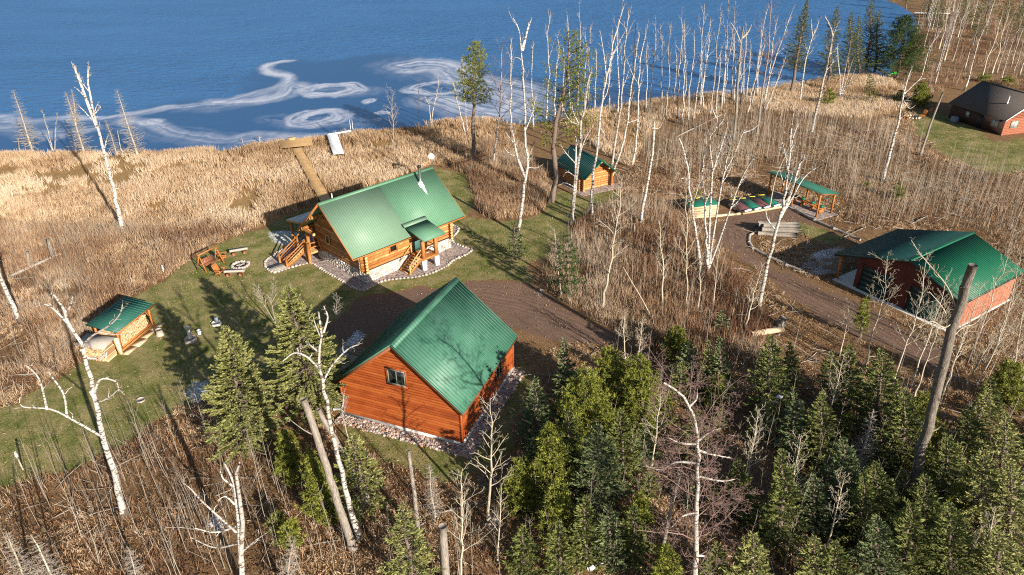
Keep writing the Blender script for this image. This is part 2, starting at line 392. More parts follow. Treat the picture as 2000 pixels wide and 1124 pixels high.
GAR, GYAW = (-7.702, 37.471), 1.190
HOU, HYAW = (-17.549, 60.381), .784
BAR, BYAW = (33.111, 52.704), .564
SAU, SYAW = (10.973, 81.281), 2.066
NEI, NYAW = (76.372, 101.878), 1.848
PADS = [rect_w(GAR, GYAW, -2, 12, -7, 9), rect_w(HOU, HYAW, -4.5, 16, -9, 9), rect_w(BAR, BYAW, -4, 11, -7, 9), rect_w(SAU, SYAW, -1, 8, -4, 4),
        rect_w(NEI, NYAW, -2, 12, -8, 8), np.array([(-33, 46), (-28, 47), (-28, 66), (-35, 56)])]

def axis(parts):
    r = []
    for a, b, n in parts: r.append(np.linspace(a, b, n, endpoint=False))
    return np.concatenate(r + [[parts[-1][1]]])
gx = axis([(-2500, -400, 8), (-400, -110, 20), (-110, -60, 70), (-60, 60, 400), (60, 110, 110), (110, 260, 60), (260, 2500, 10)])
gy = axis([(-600, -20, 8), (-20, 20, 30), (20, 95, 270), (95, 140, 110), (140, 290, 75), (290, 2500, 12)])
GX, GY = np.meshgrid(gx, gy)
GZ = land_z(GX, GY)
near = (np.abs(GX) < 130) & (GY > 10) & (GY < 270)
ATT = {}
for k in ('lawn', 'marsh', 'dirt', 'snow'):
    q = np.zeros(GX.shape); q[near] = zone(GX[near], GY[near], k, .9) if k != 'snow' else zone(GX[near], GY[near], k, .8, .3); ATT[k] = q
ATT['dirt'] *= np.where(GX > 14, .66, .95)
ATT['lawn'] *= 1 - ATT['dirt']
TRK = [poly_w(p) for p in ([(1380, 445), (1440, 440), (1462, 470), (1440, 500), (1500, 530), (1580, 580), (1680, 632), (1780, 690), (1880, 745)], [(1262, 690), (1200, 660), (1110, 618), (1020, 590), (940, 575), (860, 590), (780, 600)], [(1500, 425), (1450, 430), (1425, 455), (1430, 485), (1490, 520)])]
rut = np.zeros(GX.shape); gxn, gyn = GX[near], GY[near]; dm = np.full(gxn.shape, 1e9)
for P_ in TRK: dm = np.minimum(dm, dist(gxn + (fbm(gxn * .3, gyn * .3, 15) - .5) * .6, gyn, P_, False))
ATT['rut'] = rut; rut[near] = np.minimum(dm, 9.)
ATT['marsh'] *= (1 - ATT['lawn'])

def ground_mat():
    m = bpy.data.materials.new('mixed_ground'); m.use_nodes = True
    n, l = m.node_tree.nodes, m.node_tree.links
    b = n['Principled BSDF']; b.inputs['Roughness'].default_value = .95; b.inputs['Specular IOR Level'].default_value = .1
    g = n.new('ShaderNodeNewGeometry')
    def noise(sc, det=5, st=(1, 1, 1), ro=.65):
        mp = n.new('ShaderNodeMapping'); mp.inputs['Scale'].default_value = st; l.new(g.outputs['Position'], mp.inputs[0])
        t = n.new('ShaderNodeTexNoise'); t.inputs['Scale'].default_value = sc; t.inputs['Detail'].default_value = det; t.inputs['Roughness'].default_value = ro
        l.new(mp.outputs[0], t.inputs['Vector']); return t.outputs['Fac']
    def ramp(src, stops):
        r = n.new('ShaderNodeValToRGB'); e = r.color_ramp.elements
        while len(e) < len(stops): e.new(.5)
        for i, (p, c) in enumerate(stops): e[i].position = p; e[i].color = (*c, 1)
        l.new(src, r.inputs[0]); return r.outputs[0]
    def mix(f, a, c, mode='MIX'):
        x = n.new('ShaderNodeMix'); x.data_type = 'RGBA'; x.blend_type = mode
        if isinstance(f, float): x.inputs[0].default_value = f
        else: l.new(f, x.inputs[0])
        l.new(a, x.inputs[6])
        if isinstance(c, tuple): x.inputs[7].default_value = (*c, 1)
        else: l.new(c, x.inputs[7])
        return x.outputs[2]
    def attr(k):
        a = n.new('ShaderNodeAttribute'); a.attribute_name = k; return a.outputs['Fac']
    def sharp(a, nz, lo, hi):
        """zone weight broken up by noise"""
        s = n.new('ShaderNodeMath'); s.operation = 'ADD'; l.new(a, s.inputs[0]); l.new(nz, s.inputs[1])
        r = n.new('ShaderNodeMapRange'); r.inputs['From Min'].default_value = lo; r.inputs['From Max'].default_value = hi; r.clamp = True
        l.new(s.outputs[0], r.inputs['Value']); return r.outputs[0]
    fine, mid, big = noise(9, 6, ro=.75), noise(1.6, 6, ro=.7), noise(.22, 4)
    forest = ramp(fine, [(.28, (.040, .024, .015)), (.45, (.12, .066, .034)), (.58, (.22, .125, .06)), (.72, (.34, .22, .125))])
    forest = mix(ramp(mid, [(.42, (0, 0, 0)), (.62, (1, 1, 1))]), forest, ramp(fine, [(.3, (.06, .03, .018)), (.5, (.20, .12, .06)), (.7, (.36, .25, .13))]))
    lawn = ramp(fine, [(.25, (.040, .058, .012)), (.45, (.090, .108, .024)), (.6, (.155, .158, .045)), (.75, (.28, .235, .10))])
    lawn2 = ramp(fine, [(.3, (.12, .105, .04)), (.5, (.25, .20, .09)), (.7, (.39, .31, .165))])
    patch = noise(.55, 6, ro=.7)
    lawn = mix(ramp(patch, [(.40, (0, 0, 0)), (.60, (1, 1, 1))]), lawn, lawn2)
    marsh = ramp(noise(4, 6, (1, 1, 1), .75), [(.3, (.13, .075, .03)), (.5, (.28, .17, .075)), (.7, (.42, .28, .13))])
    dirt = ramp(noise(14, 6, ro=.8), [(.28, (.055, .030, .022)), (.45, (.13, .077, .055)), (.6, (.22, .14, .105)), (.72, (.38, .28, .225))])
    dirt = mix(ramp(mid, [(.48, (0, 0, 0)), (.7, (.6, .6, .6))]), dirt, ramp(fine, [(.3, (.06, .045, .022)), (.7, (.16, .12, .06))]))
    c = forest
    c = mix(sharp(attr('marsh'), mid, .75, 1.05), c, marsh)
    c = mix(sharp(attr('lawn'), mid, .85, 1.1), c, lawn)
    sn_ = n.new('ShaderNodeMath'); sn_.operation = 'SINE'; mr = n.new('ShaderNodeMath'); mr.operation = 'MULTIPLY'; mr.inputs[1].default_value = 13.0
    l.new(attr('rut'), mr.inputs[0]); l.new(mr.outputs[0], sn_.inputs[0])
    pr = n.new('ShaderNodeMath'); pr.operation = 'MULTIPLY'; l.new(sn_.outputs[0], pr.inputs[0])
    fade = n.new('ShaderNodeMapRange'); fade.inputs['From Min'].default_value = 1.0; fade.inputs['From Max'].default_value = 2.4; fade.inputs['To Min'].default_value = .13; fade.inputs['To Max'].default_value = 0.0
    l.new(attr('rut'), fade.inputs['Value']); l.new(fade.outputs[0], pr.inputs[1])
    pa_ = n.new('ShaderNodeMath'); pa_.operation = 'ADD'; pa_.inputs[1].default_value = 1.0; l.new(pr.outputs[0], pa_.inputs[0])
    hv = n.new('ShaderNodeHueSaturation'); l.new(dirt, hv.inputs['Color']); l.new(pa_.outputs[0], hv.inputs['Value'])
    c = mix(sharp(attr('dirt'), mid, .85, 1.12), c, hv.outputs[0])
    sn = noise(7, 9, ro=.8)
    c = mix(sharp(attr('snow'), sn, 1.47, 1.54), c, (.78, .80, .84))
    l.new(c, b.inputs['Base Color'])
    bu = n.new('ShaderNodeBump'); bu.inputs['Strength'].default_value = .9; bu.inputs['Distance'].default_value = .08
    l.new(fine, bu.inputs['Height']); l.new(bu.outputs[0], b.inputs['Normal'])
    return m
M['ground'] = ground_mat()

ny, nx = GX.shape
ii = np.arange(ny * nx).reshape(ny, nx)
quads = np.stack([ii[:-1, :-1], ii[:-1, 1:], ii[1:, 1:], ii[1:, :-1]], -1).reshape(-1, 4)
def cellmean(A): return (A[:-1, :-1] + A[:-1, 1:] + A[1:, 1:] + A[1:, :-1]).ravel() / 4
cl, cm_, cd = cellmean(ATT['lawn']), cellmean(ATT['marsh']), cellmean(ATT['dirt'])
kindmap = np.where(cd > .5, 3, np.where(cl > .5, 1, np.where(cm_ > .5, 2, 0)))
XYZ = np.stack([GX.ravel(), GY.ravel(), GZ.ravel()], -1)
for k, (nm, lab, cat) in enumerate([('ground', 'brown leaf-covered forest ground around the cabins', 'ground'), ('lawn', 'mown green and tan lawn around the log cabin', 'lawn'),
                                    ('marsh', 'strip of marshy ground along the lake shore', 'marsh'), ('dirt_road', 'brown dirt driveway between the buildings', 'road')]):
    q = quads[kindmap == k]
    u, inv = np.unique(q, return_inverse=True)
    me = bpy.data.meshes.new(nm)
    me.vertices.add(len(u)); me.vertices.foreach_set('co', XYZ[u].ravel().astype(np.float32))
    me.loops.add(q.size); me.loops.foreach_set('vertex_index', inv.ravel().astype(np.int32))
    me.polygons.add(len(q)); me.polygons.foreach_set('loop_start', (np.arange(len(q)) * 4).astype(np.int32))
    me.polygons.foreach_set('use_smooth', np.ones(len(q), bool))
    for an in ATT:
        aa = me.attributes.new(an, 'FLOAT', 'POINT'); aa.data.foreach_set('value', ATT[an].ravel()[u].astype(np.float32))
    me.update(calc_edges=True); me.materials.append(M['ground'])
    o = bpy.data.objects.new(nm, me); COL.objects.link(o); tag(o, lab, cat, kind='structure')

# ------------------------------------------------------------------ water and the skin of new ice on it
WZ = -.30
wx_ = axis([(-2500, -300, 8), (-300, -75, 60), (-75, 40, 420), (40, 140, 60), (140, 700, 10)])
wy_ = axis([(90, 165, 340), (165, 300, 80), (300, 2500, 20)])
WX, WY = np.meshgrid(wx_, wy_)
def ell(u, v, ru, rv):
    c = at(u, v, WZ)[:2]; ex = abs(at(u + ru, v, WZ)[0] - c[0]); ey = abs(at(u, v - rv, WZ)[1] - at(u, v + rv, WZ)[1]) / 2
    return c, ex, ey
def ring(u, v, ru, rv, hole, seed):
    """frosted swirl: 0..1, with an open middle, feathered along the turn"""
    c, ex, ey = ell(u, v, ru, rv)
    dx = WX + (fbm(WX * .3, WY * .15, seed) - .5) * 1.8 - c[0]; dy = WY + (fbm(WX * .3, WY * .15, seed + 3) - .5) * 4 - c[1]
    r = np.hypot(dx / ex, dy / ey); a = np.arctan2(dy / ey, dx / ex)
    q = r * 11 + a * .9
    n_ = fbm(q, np.cos(a) * 1.3 + 7, seed + 11, 5) * .6 + fbm(q * 3, np.sin(a) * 2 + 5, seed + 17, 3) * .4
    rr_ = r + (n_ - .5) * .22
    return sstep(1.04, .74, rr_) * sstep(hole * .7, hole * 1.1 + .05, rr_) * np.clip(.26 + (n_ - .27) * 1.9, 0, 1)
def smooth_line(P, k=6):
    Q = np.vstack([2 * P[0] - P[1], P, 2 * P[-1] - P[-2]]); r = []
    for i in range(1, len(Q) - 2):
        p0, p1, p2, p3 = Q[i - 1], Q[i], Q[i + 1], Q[i + 2]
        for u in np.arange(k) / k: r.append(.5 * ((2 * p1) + (-p0 + p2) * u + (2 * p0 - 5 * p1 + 4 * p2 - p3) * u * u + (-p0 + 3 * p1 - 3 * p2 + p3) * u ** 3))
    return np.array(r + [P[-1]])
def streak(pts, wid, seed, amp=1.0):
    P = smooth_line(np.array([at(*p, WZ)[:2] for p in pts]))
    X = WX + (fbm(WX * .2, WY * .1, seed) - .5) * 2.2; Y = WY + (fbm(WX * .2, WY * .1, seed + 2) - .5) * 5
    best = np.full(X.shape, 1e9); sg = np.zeros(X.shape); ss = np.zeros(X.shape); acc_ = 0
    for i in range(len(P) - 1):
        a, b = P[i], P[i + 1]; e = b - a; L_ = np.hypot(*e) + 1e-9
        t = np.clip(((X - a[0]) * e[0] + (Y - a[1]) * e[1]) / L_ ** 2, 0, 1); d = np.hypot(X - a[0] - t * e[0], Y - a[1] - t * e[1]); k = d < best
        best = np.where(k, d, best); sg = np.where(k, np.sign(e[0] * (Y - a[1]) - e[1] * (X - a[0])), sg); ss = np.where(k, acc_ + t * L_, ss); acc_ += L_
    D = best * sg
    n_ = fbm(D * .9 + 40, ss * .05, seed + 4, 5) * .6 + fbm(D * 2.6 + 40, ss * .12, seed + 8, 3) * .4
    return amp * sstep(wid, wid * .15, best + (n_ - .5) * wid * .9) * np.clip(.22 + (n_ - .26) * 1.9, 0, 1)
ice = np.zeros(WX.shape)
for e in [(645, 176, 82, 17, .38, 1), (622, 231, 75, 21, .25, 2), (862, 172, 88, 16, .45, 3), (720, 200, 22, 7, .0, 4), (748, 218, 16, 4, .0, 5), (735, 236, 12, 4, .3, 6), (290, 240, 34, 9, .1, 8)]:
    ice = np.maximum(ice, ring(*e))
for e in [([(795, 130), (840, 124), (880, 130), (905, 150), (960, 163), (1010, 168)], 9, 21, 1.0), ([(800, 138), (850, 140), (890, 158)], 6, 23, .9),
          ([(0, 226), (60, 236), (170, 230), (250, 224), (330, 210), (420, 200), (500, 182), (560, 160), (520, 130), (560, 120)], 3.2, 25, .95),
          ([(420, 202), (480, 200), (545, 186), (575, 165), (600, 170)], 5, 27, 1.0), ([(245, 236), (330, 255), (420, 275), (540, 262), (600, 272)], 4, 29, .8),
          ([(0, 250), (90, 262), (160, 255)], 6, 31, .7), ([(860, 195), (920, 210), (980, 222), (1010, 205), (990, 185)], 11, 33, .95), ([(480, 282), (560, 268), (640, 262)], 3, 35, .8),
          ([(930, 180), (1000, 190), (1040, 180)], 7, 37, .8), ([(1690, 150), (1720, 110), (1740, 60)], 5, 39, .3), ([(1380, 182), (1480, 172), (1560, 160)], 2.5, 41, .8)]:
    ice = np.maximum(ice, streak(*e))
for e in [([(380, 210), (470, 200), (560, 180), (640, 178), (720, 178)], 9, 61, .42), ([(790, 128), (870, 150), (960, 190), (1000, 220)], 20, 63, .40), ([(0, 240), (120, 250), (240, 240), (330, 262), (430, 280)], 9, 65, .40), ([(540, 235), (620, 240), (690, 236)], 9, 67, .42)]:
    ice = np.maximum(ice, streak(*e))
calm_P = np.array([at(*p, WZ)[:2] for p in [(-300, 215), (0, 222), (170, 228), (330, 205), (470, 180), (520, 128), (580, 118), (700, 112), (800, 108), (900, 118), (1000, 150), (1080, 165), (1150, 185), (1300, 180), (1450, 168), (1600, 150), (1700, 140),
                                              (1700, 160), (1400, 195), (1100, 240), (700, 270), (300, 300), (-300, 305)]])
calm = sstep(-3, 3, sdist(WX + (fbm(WX * .1, WY * .1, 51) - .5) * 8, WY + (fbm(WX * .1, WY * .06, 53) - .5) * 16, calm_P))
def water_mat():
    m = bpy.data.materials.new('lake_water_with_thin_ice'); m.use_nodes = True
    n, l = m.node_tree.nodes, m.node_tree.links
    b = n['Principled BSDF']; b.inputs['IOR'].default_value = 1.33; b.inputs['Specular IOR Level'].default_value = .13
    g = n.new('ShaderNodeNewGeometry')
    ai = n.new('ShaderNodeAttribute'); ai.attribute_name = 'ice'; ac = n.new('ShaderNodeAttribute'); ac.attribute_name = 'calm'
    def nz(sc, st, det=3, rot=0):
        mp = n.new('ShaderNodeMapping'); mp.inputs['Scale'].default_value = st; mp.inputs['Rotation'].default_value = (0, 0, rot); l.new(g.outputs['Position'], mp.inputs[0])
        t = n.new('ShaderNodeTexNoise'); t.inputs['Scale'].default_value = sc; t.inputs['Detail'].default_value = det; t.inputs['Roughness'].default_value = .6
        l.new(mp.outputs[0], t.inputs['Vector']); return t.outputs['Fac']
    def math_(op, a, c, d=None):
        x = n.new('ShaderNodeMath'); x.operation = op
        for i, q in enumerate((a, c) if d is None else (a, c, d)):
            if isinstance(q, (int, float)): x.inputs[i].default_value = q
            else: l.new(q, x.inputs[i])
        return x.outputs[0]
    deep = n.new('ShaderNodeMix'); deep.data_type = 'RGBA'; l.new(nz(.05, (.5, 1, 1), 4), deep.inputs[0])
    deep.inputs[6].default_value = (.024, .090, .225, 1); deep.inputs[7].default_value = (.042, .145, .325, 1)
    skin = n.new('ShaderNodeMix'); skin.data_type = 'RGBA'; l.new(ac.outputs['Fac'], skin.inputs[0]); l.new(deep.outputs[2], skin.inputs[6]); skin.inputs[7].default_value = (.018, .066, .165, 1)
    fr = n.new('ShaderNodeMapRange'); fr.inputs['From Min'].default_value = .16; fr.inputs['From Max'].default_value = .85; fr.inputs['To Max'].default_value = .85
    l.new(math_('MULTIPLY', ai.outputs['Fac'], math_('ADD', math_('MULTIPLY', nz(1.3, (.5, .2, 1), 7), 1.0), .45)), fr.inputs['Value'])
    icem = n.new('ShaderNodeMix'); icem.data_type = 'RGBA'; l.new(fr.outputs[0], icem.inputs[0]); l.new(skin.outputs[2], icem.inputs[6]); icem.inputs[7].default_value = (.46, .48, .55, 1)
    l.new(icem.outputs[2], b.inputs['Base Color'])
    df = n.new('ShaderNodeBsdfDiffuse'); gl = n.new('ShaderNodeBsdfGlossy'); gl.inputs['Color'].default_value = (.75, .88, 1, 1); gl.inputs['Roughness'].default_value = .22
    l.new(icem.outputs[2], df.inputs['Color']); wm = n.new('ShaderNodeMixShader')
    wf = n.new('ShaderNodeMapRange'); wf.inputs['To Min'].default_value = .16; wf.inputs['To Max'].default_value = .03; l.new(fr.outputs[0], wf.inputs['Value']); l.new(wf.outputs[0], wm.inputs[0])
    l.new(df.outputs[0], wm.inputs[1]); l.new(gl.outputs[0], wm.inputs[2]); l.new(wm.outputs[0], n['Material Output'].inputs[0])
    ro = n.new('ShaderNodeMapRange'); ro.inputs['To Min'].default_value = .10; ro.inputs['To Max'].default_value = .7; l.new(fr.outputs[0], ro.inputs['Value']); l.new(ro.outputs[0], b.inputs['Roughness'])
    rip = math_('ADD', nz(.55, (.45, 1, 1), 3, rad(20)), math_('MULTIPLY', nz(1.5, (.5, 1, 1), 2, rad(-12)), .5))
    cw = math_('SUBTRACT', 1.0, math_('MULTIPLY', ac.outputs['Fac'], .93))
    gust = n.new('ShaderNodeMapRange'); gust.inputs['From Min'].default_value = .3; gust.inputs['From Max'].default_value = .6; gust.inputs['To Min'].default_value = .45; l.new(nz(.035, (.4, 1, 1), 3), gust.inputs['Value'])
    bu = n.new('ShaderNodeBump'); bu.inputs['Distance'].default_value = 1.6; l.new(math_('MULTIPLY', math_('MULTIPLY', cw, gust.outputs[0]), .6), bu.inputs['Strength'])
    l.new(rip, bu.inputs['Height']); l.new(bu.outputs[0], b.inputs['Normal']); l.new(bu.outputs[0], df.inputs['Normal']); l.new(bu.outputs[0], gl.inputs['Normal'])
    return m
M['water'] = water_mat()
ny, nx = WX.shape
ii = np.arange(ny * nx).reshape(ny, nx)
q = np.stack([ii[:-1, :-1], ii[:-1, 1:], ii[1:, 1:], ii[1:, :-1]], -1).reshape(-1, 4)
mb = MB().add(np.stack([WX.ravel(), WY.ravel(), np.full(WX.size, WZ)], -1), q)
wo = mb.build('water', M['water'], smooth=True)
for an, A in (('ice', ice), ('calm', calm)):
    aa = wo.data.attributes.new(an, 'FLOAT', 'POINT'); aa.data.foreach_set('value', A.ravel().astype(np.float32))
tag(wo, 'blue lake with swirls of thin white ice near the shore', 'lake', kind='structure')
# ================================================================== BUILDINGS
def roof_sheet(mb, a, b, c, d, th=.10, pitch=.3, rib=.035, rw=.05):
    """a-b eave, d-c ridge; slab with raised seams running from eave to ridge"""
    a, b, c, d = [np.array(p, float) for p in (a, b, c, d)]
    mb.slab(a, b, c, d, th)
    n = np.cross(b - a, d - a); n /= np.linalg.norm(n); n = n if n[2] > 0 else -n
    L = np.linalg.norm(b - a); k = max(2, int(L / pitch)); e = (b - a) / L
    for i in range(k + 1):
        t = min(max(i / k, .006), .994)
        p, q = a + (b - a) * t, d + (c - d) * t
        w_ = e * rw / 2
        mb.hexa([p - w_ + n * .002, p + w_ + n * .002, q + w_ + n * .002, q - w_ + n * .002, p - w_ * .5 + n * rib, p + w_ * .5 + n * rib, q + w_ * .5 + n * rib, q - w_ * .5 + n * rib])
    return mb

def ridge_cap(mb, a, b, drop, w_=.28):
    a, b = np.array(a, float), np.array(b, float)
    d = b - a; d /= np.linalg.norm(d); r = np.array([-d[1], d[0], 0])
    for s in (1, -1):
        o = r * w_ * s
        dn = np.array([0, 0, -drop * w_])
        P = [a + [0, 0, .05], b + [0, 0, .05], b + o + dn + [0, 0, .05], a + o + dn + [0, 0, .05]]
        mb.slab(P[0], P[1], P[2], P[3], .03)
    return mb

def window(parent, face, c, ww, wh, panes=2, trim='winframe', tw=.09, glass='glass', casing=None):
    """face: (origin, u axis, normal) of the wall; c=(u,z) centre"""
    o, u, nn = [np.array(q, float) for q in face]
    P = lambda a, z, d: o + u * a + nn * d + np.array([0, 0, z])
    x0, x1, z0, z1 = c[0] - ww / 2, c[0] + ww / 2, c[1] - wh / 2, c[1] + wh / 2
    fr = MB()
    def bar(a0, a1, b0, b1, d0, d1, mb=fr):
        mb.hexa([P(a0, b0, d0), P(a1, b0, d0), P(a1, b0, d1), P(a0, b0, d1), P(a0, b1, d0), P(a1, b1, d0), P(a1, b1, d1), P(a0, b1, d1)])
    bar(x0 - tw, x1 + tw, z0 - tw, z0, .004, .07); bar(x0 - tw, x1 + tw, z1, z1 + tw, .004, .07)
    bar(x0 - tw, x0, z0, z1, .004, .07); bar(x1, x1 + tw, z0, z1, .004, .07)
    for i in range(1, panes):
        xm = x0 + (x1 - x0) * i / panes; bar(xm - tw * .45, xm + tw * .45, z0, z1, .004, .06)
    wob = fr.build('window', M[trim], parent)
    g = MB(); bar(x0, x1, z0, z1, .006, .03, g)
    gp = g.build('pane', M[glass], wob); gp.parent = wob
    if casing:
        k = MB(); t2 = tw + .12
        bar(x0 - t2, x1 + t2, z1 + tw, z1 + t2, .003, .05, k); bar(x0 - t2, x1 + t2, z0 - t2, z0 - tw, .003, .05, k)
        bar(x0 - t2, x0 - tw, z0 - tw, z1 + tw, .003, .05, k); bar(x1 + tw, x1 + t2, z0 - tw, z1 + tw, .003, .05, k)
        k.build('casing', M[casing], wob)
    return wob

rng = np.random.default_rng(7)

# ---------------------------------------------------------------- orange sided garage in front
t = thing('garage', 'bright orange log-sided garage with green metal roof nearest the camera', 'garage', GAR, GYAW)
L, w_, ze, zr = 9.655, 4.863, 2.988, 7.047
sl_ = (zr - ze) / w_
x0, x1, hw, zb = .28, L - .28, 4.53, .27
def half_at(z): return min(hw, (zr - .20 - z) / sl_)
def siding_gable(mb, x, sgn, z0, top):
    z = z0; p = .215
    while z < top - .1:
        h0, h1 = half_at(z), max(half_at(z + p), .02)
        prof = [(0, 0), (.06, .04), (.085, .10), (.06, .16), (0, .205)]
        cuts = [-1.0] + sorted(rng.uniform(-.9, .9, int(rng.integers(0, 3)))) + [1.0]
        for c0, c1 in zip(cuts[:-1], cuts[1:]):
            V = [(x + sgn * dx, s * (h0 + (h1 - h0) * dz / p), z + dz) for dx, dz in prof for s in (c0 + (.0005 if c0 > -1 else 0), c1 - (.0005 if c1 < 1 else 0))]
            mb.add(V, [[2 * i, 2 * i + 1, 2 * i + 3, 2 * i + 2] for i in range(4)], rng.random())
        z += p
def siding_side(mb, y, sgn, xa, xb, z0, top):
    z = z0; p = .215
    while z < top - .05:
        prof = [(0, 0), (.06, .04), (.085, .10), (.06, .16), (0, .205)]
        V = [(xx_, y + sgn * dx, z + dz) for dx, dz in prof for xx_ in (xa, xb)]
        mb.add(V, [[2 * i, 2 * i + 1, 2 * i + 3, 2 * i + 2] for i in range(4)], rng.random())
        z += p
a = MB(); siding_gable(a, x0, -1, zb, zr - .2)
a.add([(x0 + .01, -hw, zb), (x0 + .01, hw, zb), (x0 + .01, hw, half_at(0) and ze + .1), (x0 + .01, 0, zr - .22), (x0 + .01, -hw, ze + .1)], [[0, 1, 2, 3, 4]])
a.build('front_wall', M['siding'], t)
a = MB(); siding_gable(a, x1, 1, zb, zr - .2); a.build('back_wall', M['siding'], t)
for s in (-1, 1):
    a = MB(); siding_side(a, s * (hw - .06), s, x0 + .02, x1 - .02, zb, ze + .1); a.build('side_wall', M['siding'], t)
for xx_ in (x0, x1):
    for s in (-1, 1): MB().box(xx_ - .08, xx_ + .08, s * hw - .08, s * hw + .08, zb, ze + .12).build('corner_board', M['siding'], t)
a = MB(); a.box(x0 - .1, x1 + .1, -hw - .1, hw + .1, 0, zb - .012); a.build('foundation', M['concrete'], t)
for s in (-1, 1):
    a = MB(); roof_sheet(a, (0, s * w_, ze), (L, s * w_, ze), (L, 0, zr), (0, 0, zr), .11, .30, .04, .065)
    rf = a.build('roof', M['roof_g'], t)
    f = MB(); f.beam((-.012, s * w_, ze - .14), (-.012, 0, zr - .16), .05, .2); f.beam((L + .012, s * w_, ze - .14), (L + .012, 0, zr - .16), .05, .2)
    f.beam((0, s * (w_ - .03), ze - .16), (L, s * (w_ - .03), ze - .16), .05, .14); f.build('fascia', M['fascia'], rf)
    f = MB(); f.beam((-.03, s * w_, ze + .02), (-.03, s * .05, zr + .02), .12, .07); f.build('edge_trim', M['roof_g'], rf)
    f = MB(); f.slab((.05, s * (w_ - .1), ze - .13), (L - .05, s * (w_ - .1), ze - .13), (L - .05, s * (hw - .02), ze - .13 + .26), (.05, s * (hw - .02), ze - .13 + .26), .02); f.build('soffit', M['fascia'], rf)
ridge_cap(MB(), (0, 0, zr), (L, 0, zr), sl_).build('ridge_cap', M['roof_g'], t)
window(t, ((x0 - .06, 0, 0), (0, 1, 0), (-1, 0, 0)), (-.04, 4.45), 1.12, 1.02, 2, 'winframe', .085, 'glass', 'siding')
window(t, ((0, -hw - .0, 0), (1, 0, 0), (0, -1, 0)), (6.6, 1.9), .9, 1.0, 2, 'winframe', .08, 'glass', 'siding')
# side porch on the shaded side with white rail
a = MB()
for i in range(16): a.box(3.6, 5.9, 4.62 + i * .2, 4.8 + i * .2, .62, .70, rng.random())
a.box(3.62, 5.88, 4.64, 7.8, .3, .615)
dk = a.build('porch_deck', M['greywood'], t)
a = MB()
for x, y in ((3.65, 6.2), (3.65, 7.7), (4.8, 7.7), (5.85, 7.7), (5.85, 6.2)): a.box(x - .05, x + .05, y - .05, y + .05, 0, 1.6)
for z in (1.0, 1.25, 1.55):
    a.beam((3.65, 5.0, z), (3.65, 7.75, z), .04, .08); a.beam((3.6, 7.75, z + .002), (5.9, 7.75, z + .002), .04, .08); a.beam((5.85, 5.0, z), (5.85, 7.75, z), .04, .08)
a.build('porch_rail', M['greywood'], t)
for i in range(3):
    a = MB(); a.box(2.95 + .22 * i, 3.2 + .22 * i, 5.2, 6.6, 0, .16 + .16 * i); a.build('porch_step', M['greywood'], t)

# loose stones round the garage foot
ICO = None
def stones(n, fx, smin, smax, seed, flat=.65):
    r = np.random.default_rng(seed); ph = (1 + 5 ** .5) / 2
    V = np.array([(-1, ph, 0), (1, ph, 0), (-1, -ph, 0), (1, -ph, 0), (0, -1, ph), (0, 1, ph), (0, -1, -ph), (0, 1, -ph), (ph, 0, -1), (ph, 0, 1), (-ph, 0, -1), (-ph, 0, 1)]); V /= np.linalg.norm(V[0])
    F = np.array([(0, 11, 5), (0, 5, 1), (0, 1, 7), (0, 7, 10), (0, 10, 11), (1, 5, 9), (5, 11, 4), (11, 10, 2), (10, 7, 6), (7, 1, 8), (3, 9, 4), (3, 4, 2), (3, 2, 6), (3, 6, 8), (3, 8, 9), (4, 9, 5), (2, 4, 11), (6, 2, 10), (8, 6, 7), (9, 8, 1)])
    C = fx(r, n); n = len(C)
    sc = r.uniform(smin, smax, (n, 1, 1)) * r.uniform(.7, 1.25, (n, 1, 3)) * np.array([1, 1, flat])
    P = V[None] * sc * r.uniform(.85, 1.15, (n, 12, 1))
    a_ = r.uniform(0, 6.28, n); ca, sa = np.cos(a_)[:, None], np.sin(a_)[:, None]
    X = P[..., 0] * ca - P[..., 1] * sa; Y = P[..., 0] * sa + P[..., 1] * ca
    P = np.stack([X, Y, P[..., 2]], -1) + C[:, None]
    return MB().add(P.reshape(-1, 3), (F[None] + (np.arange(n) * 12)[:, None, None]).reshape(-1, 3), np.repeat(r.random(n), 20))
def l2w(o, yaw, x, y, z=0):
    c, s = math.cos(yaw), math.sin(yaw); return np.stack([o[0] + x * c - y * s, o[1] + x * s + y * c, np.broadcast_to(z, np.shape(x))], -1)
def fx(r, n):
    k = n // 2
    x1_ = x0 - .12 - r.random(k) ** 1.3 * .85; y1_ = r.uniform(-5.4, 4.8, k)
    x2_ = r.uniform(-.6, 9.4, n - k); y2_ = -hw - .12 - r.random(n - k) ** 1.3 * .85
    z = r.uniform(.0, .09, n)
    return l2w(GAR, GYAW, np.concatenate([x1_, x2_]), np.concatenate([y1_, y2_]), z)
tag(stones(3600, fx, .05, .13, 3).build('river_stones', M['pebble']), 'strip of mixed river stones along the orange garage wall', 'stones', kind='stuff')

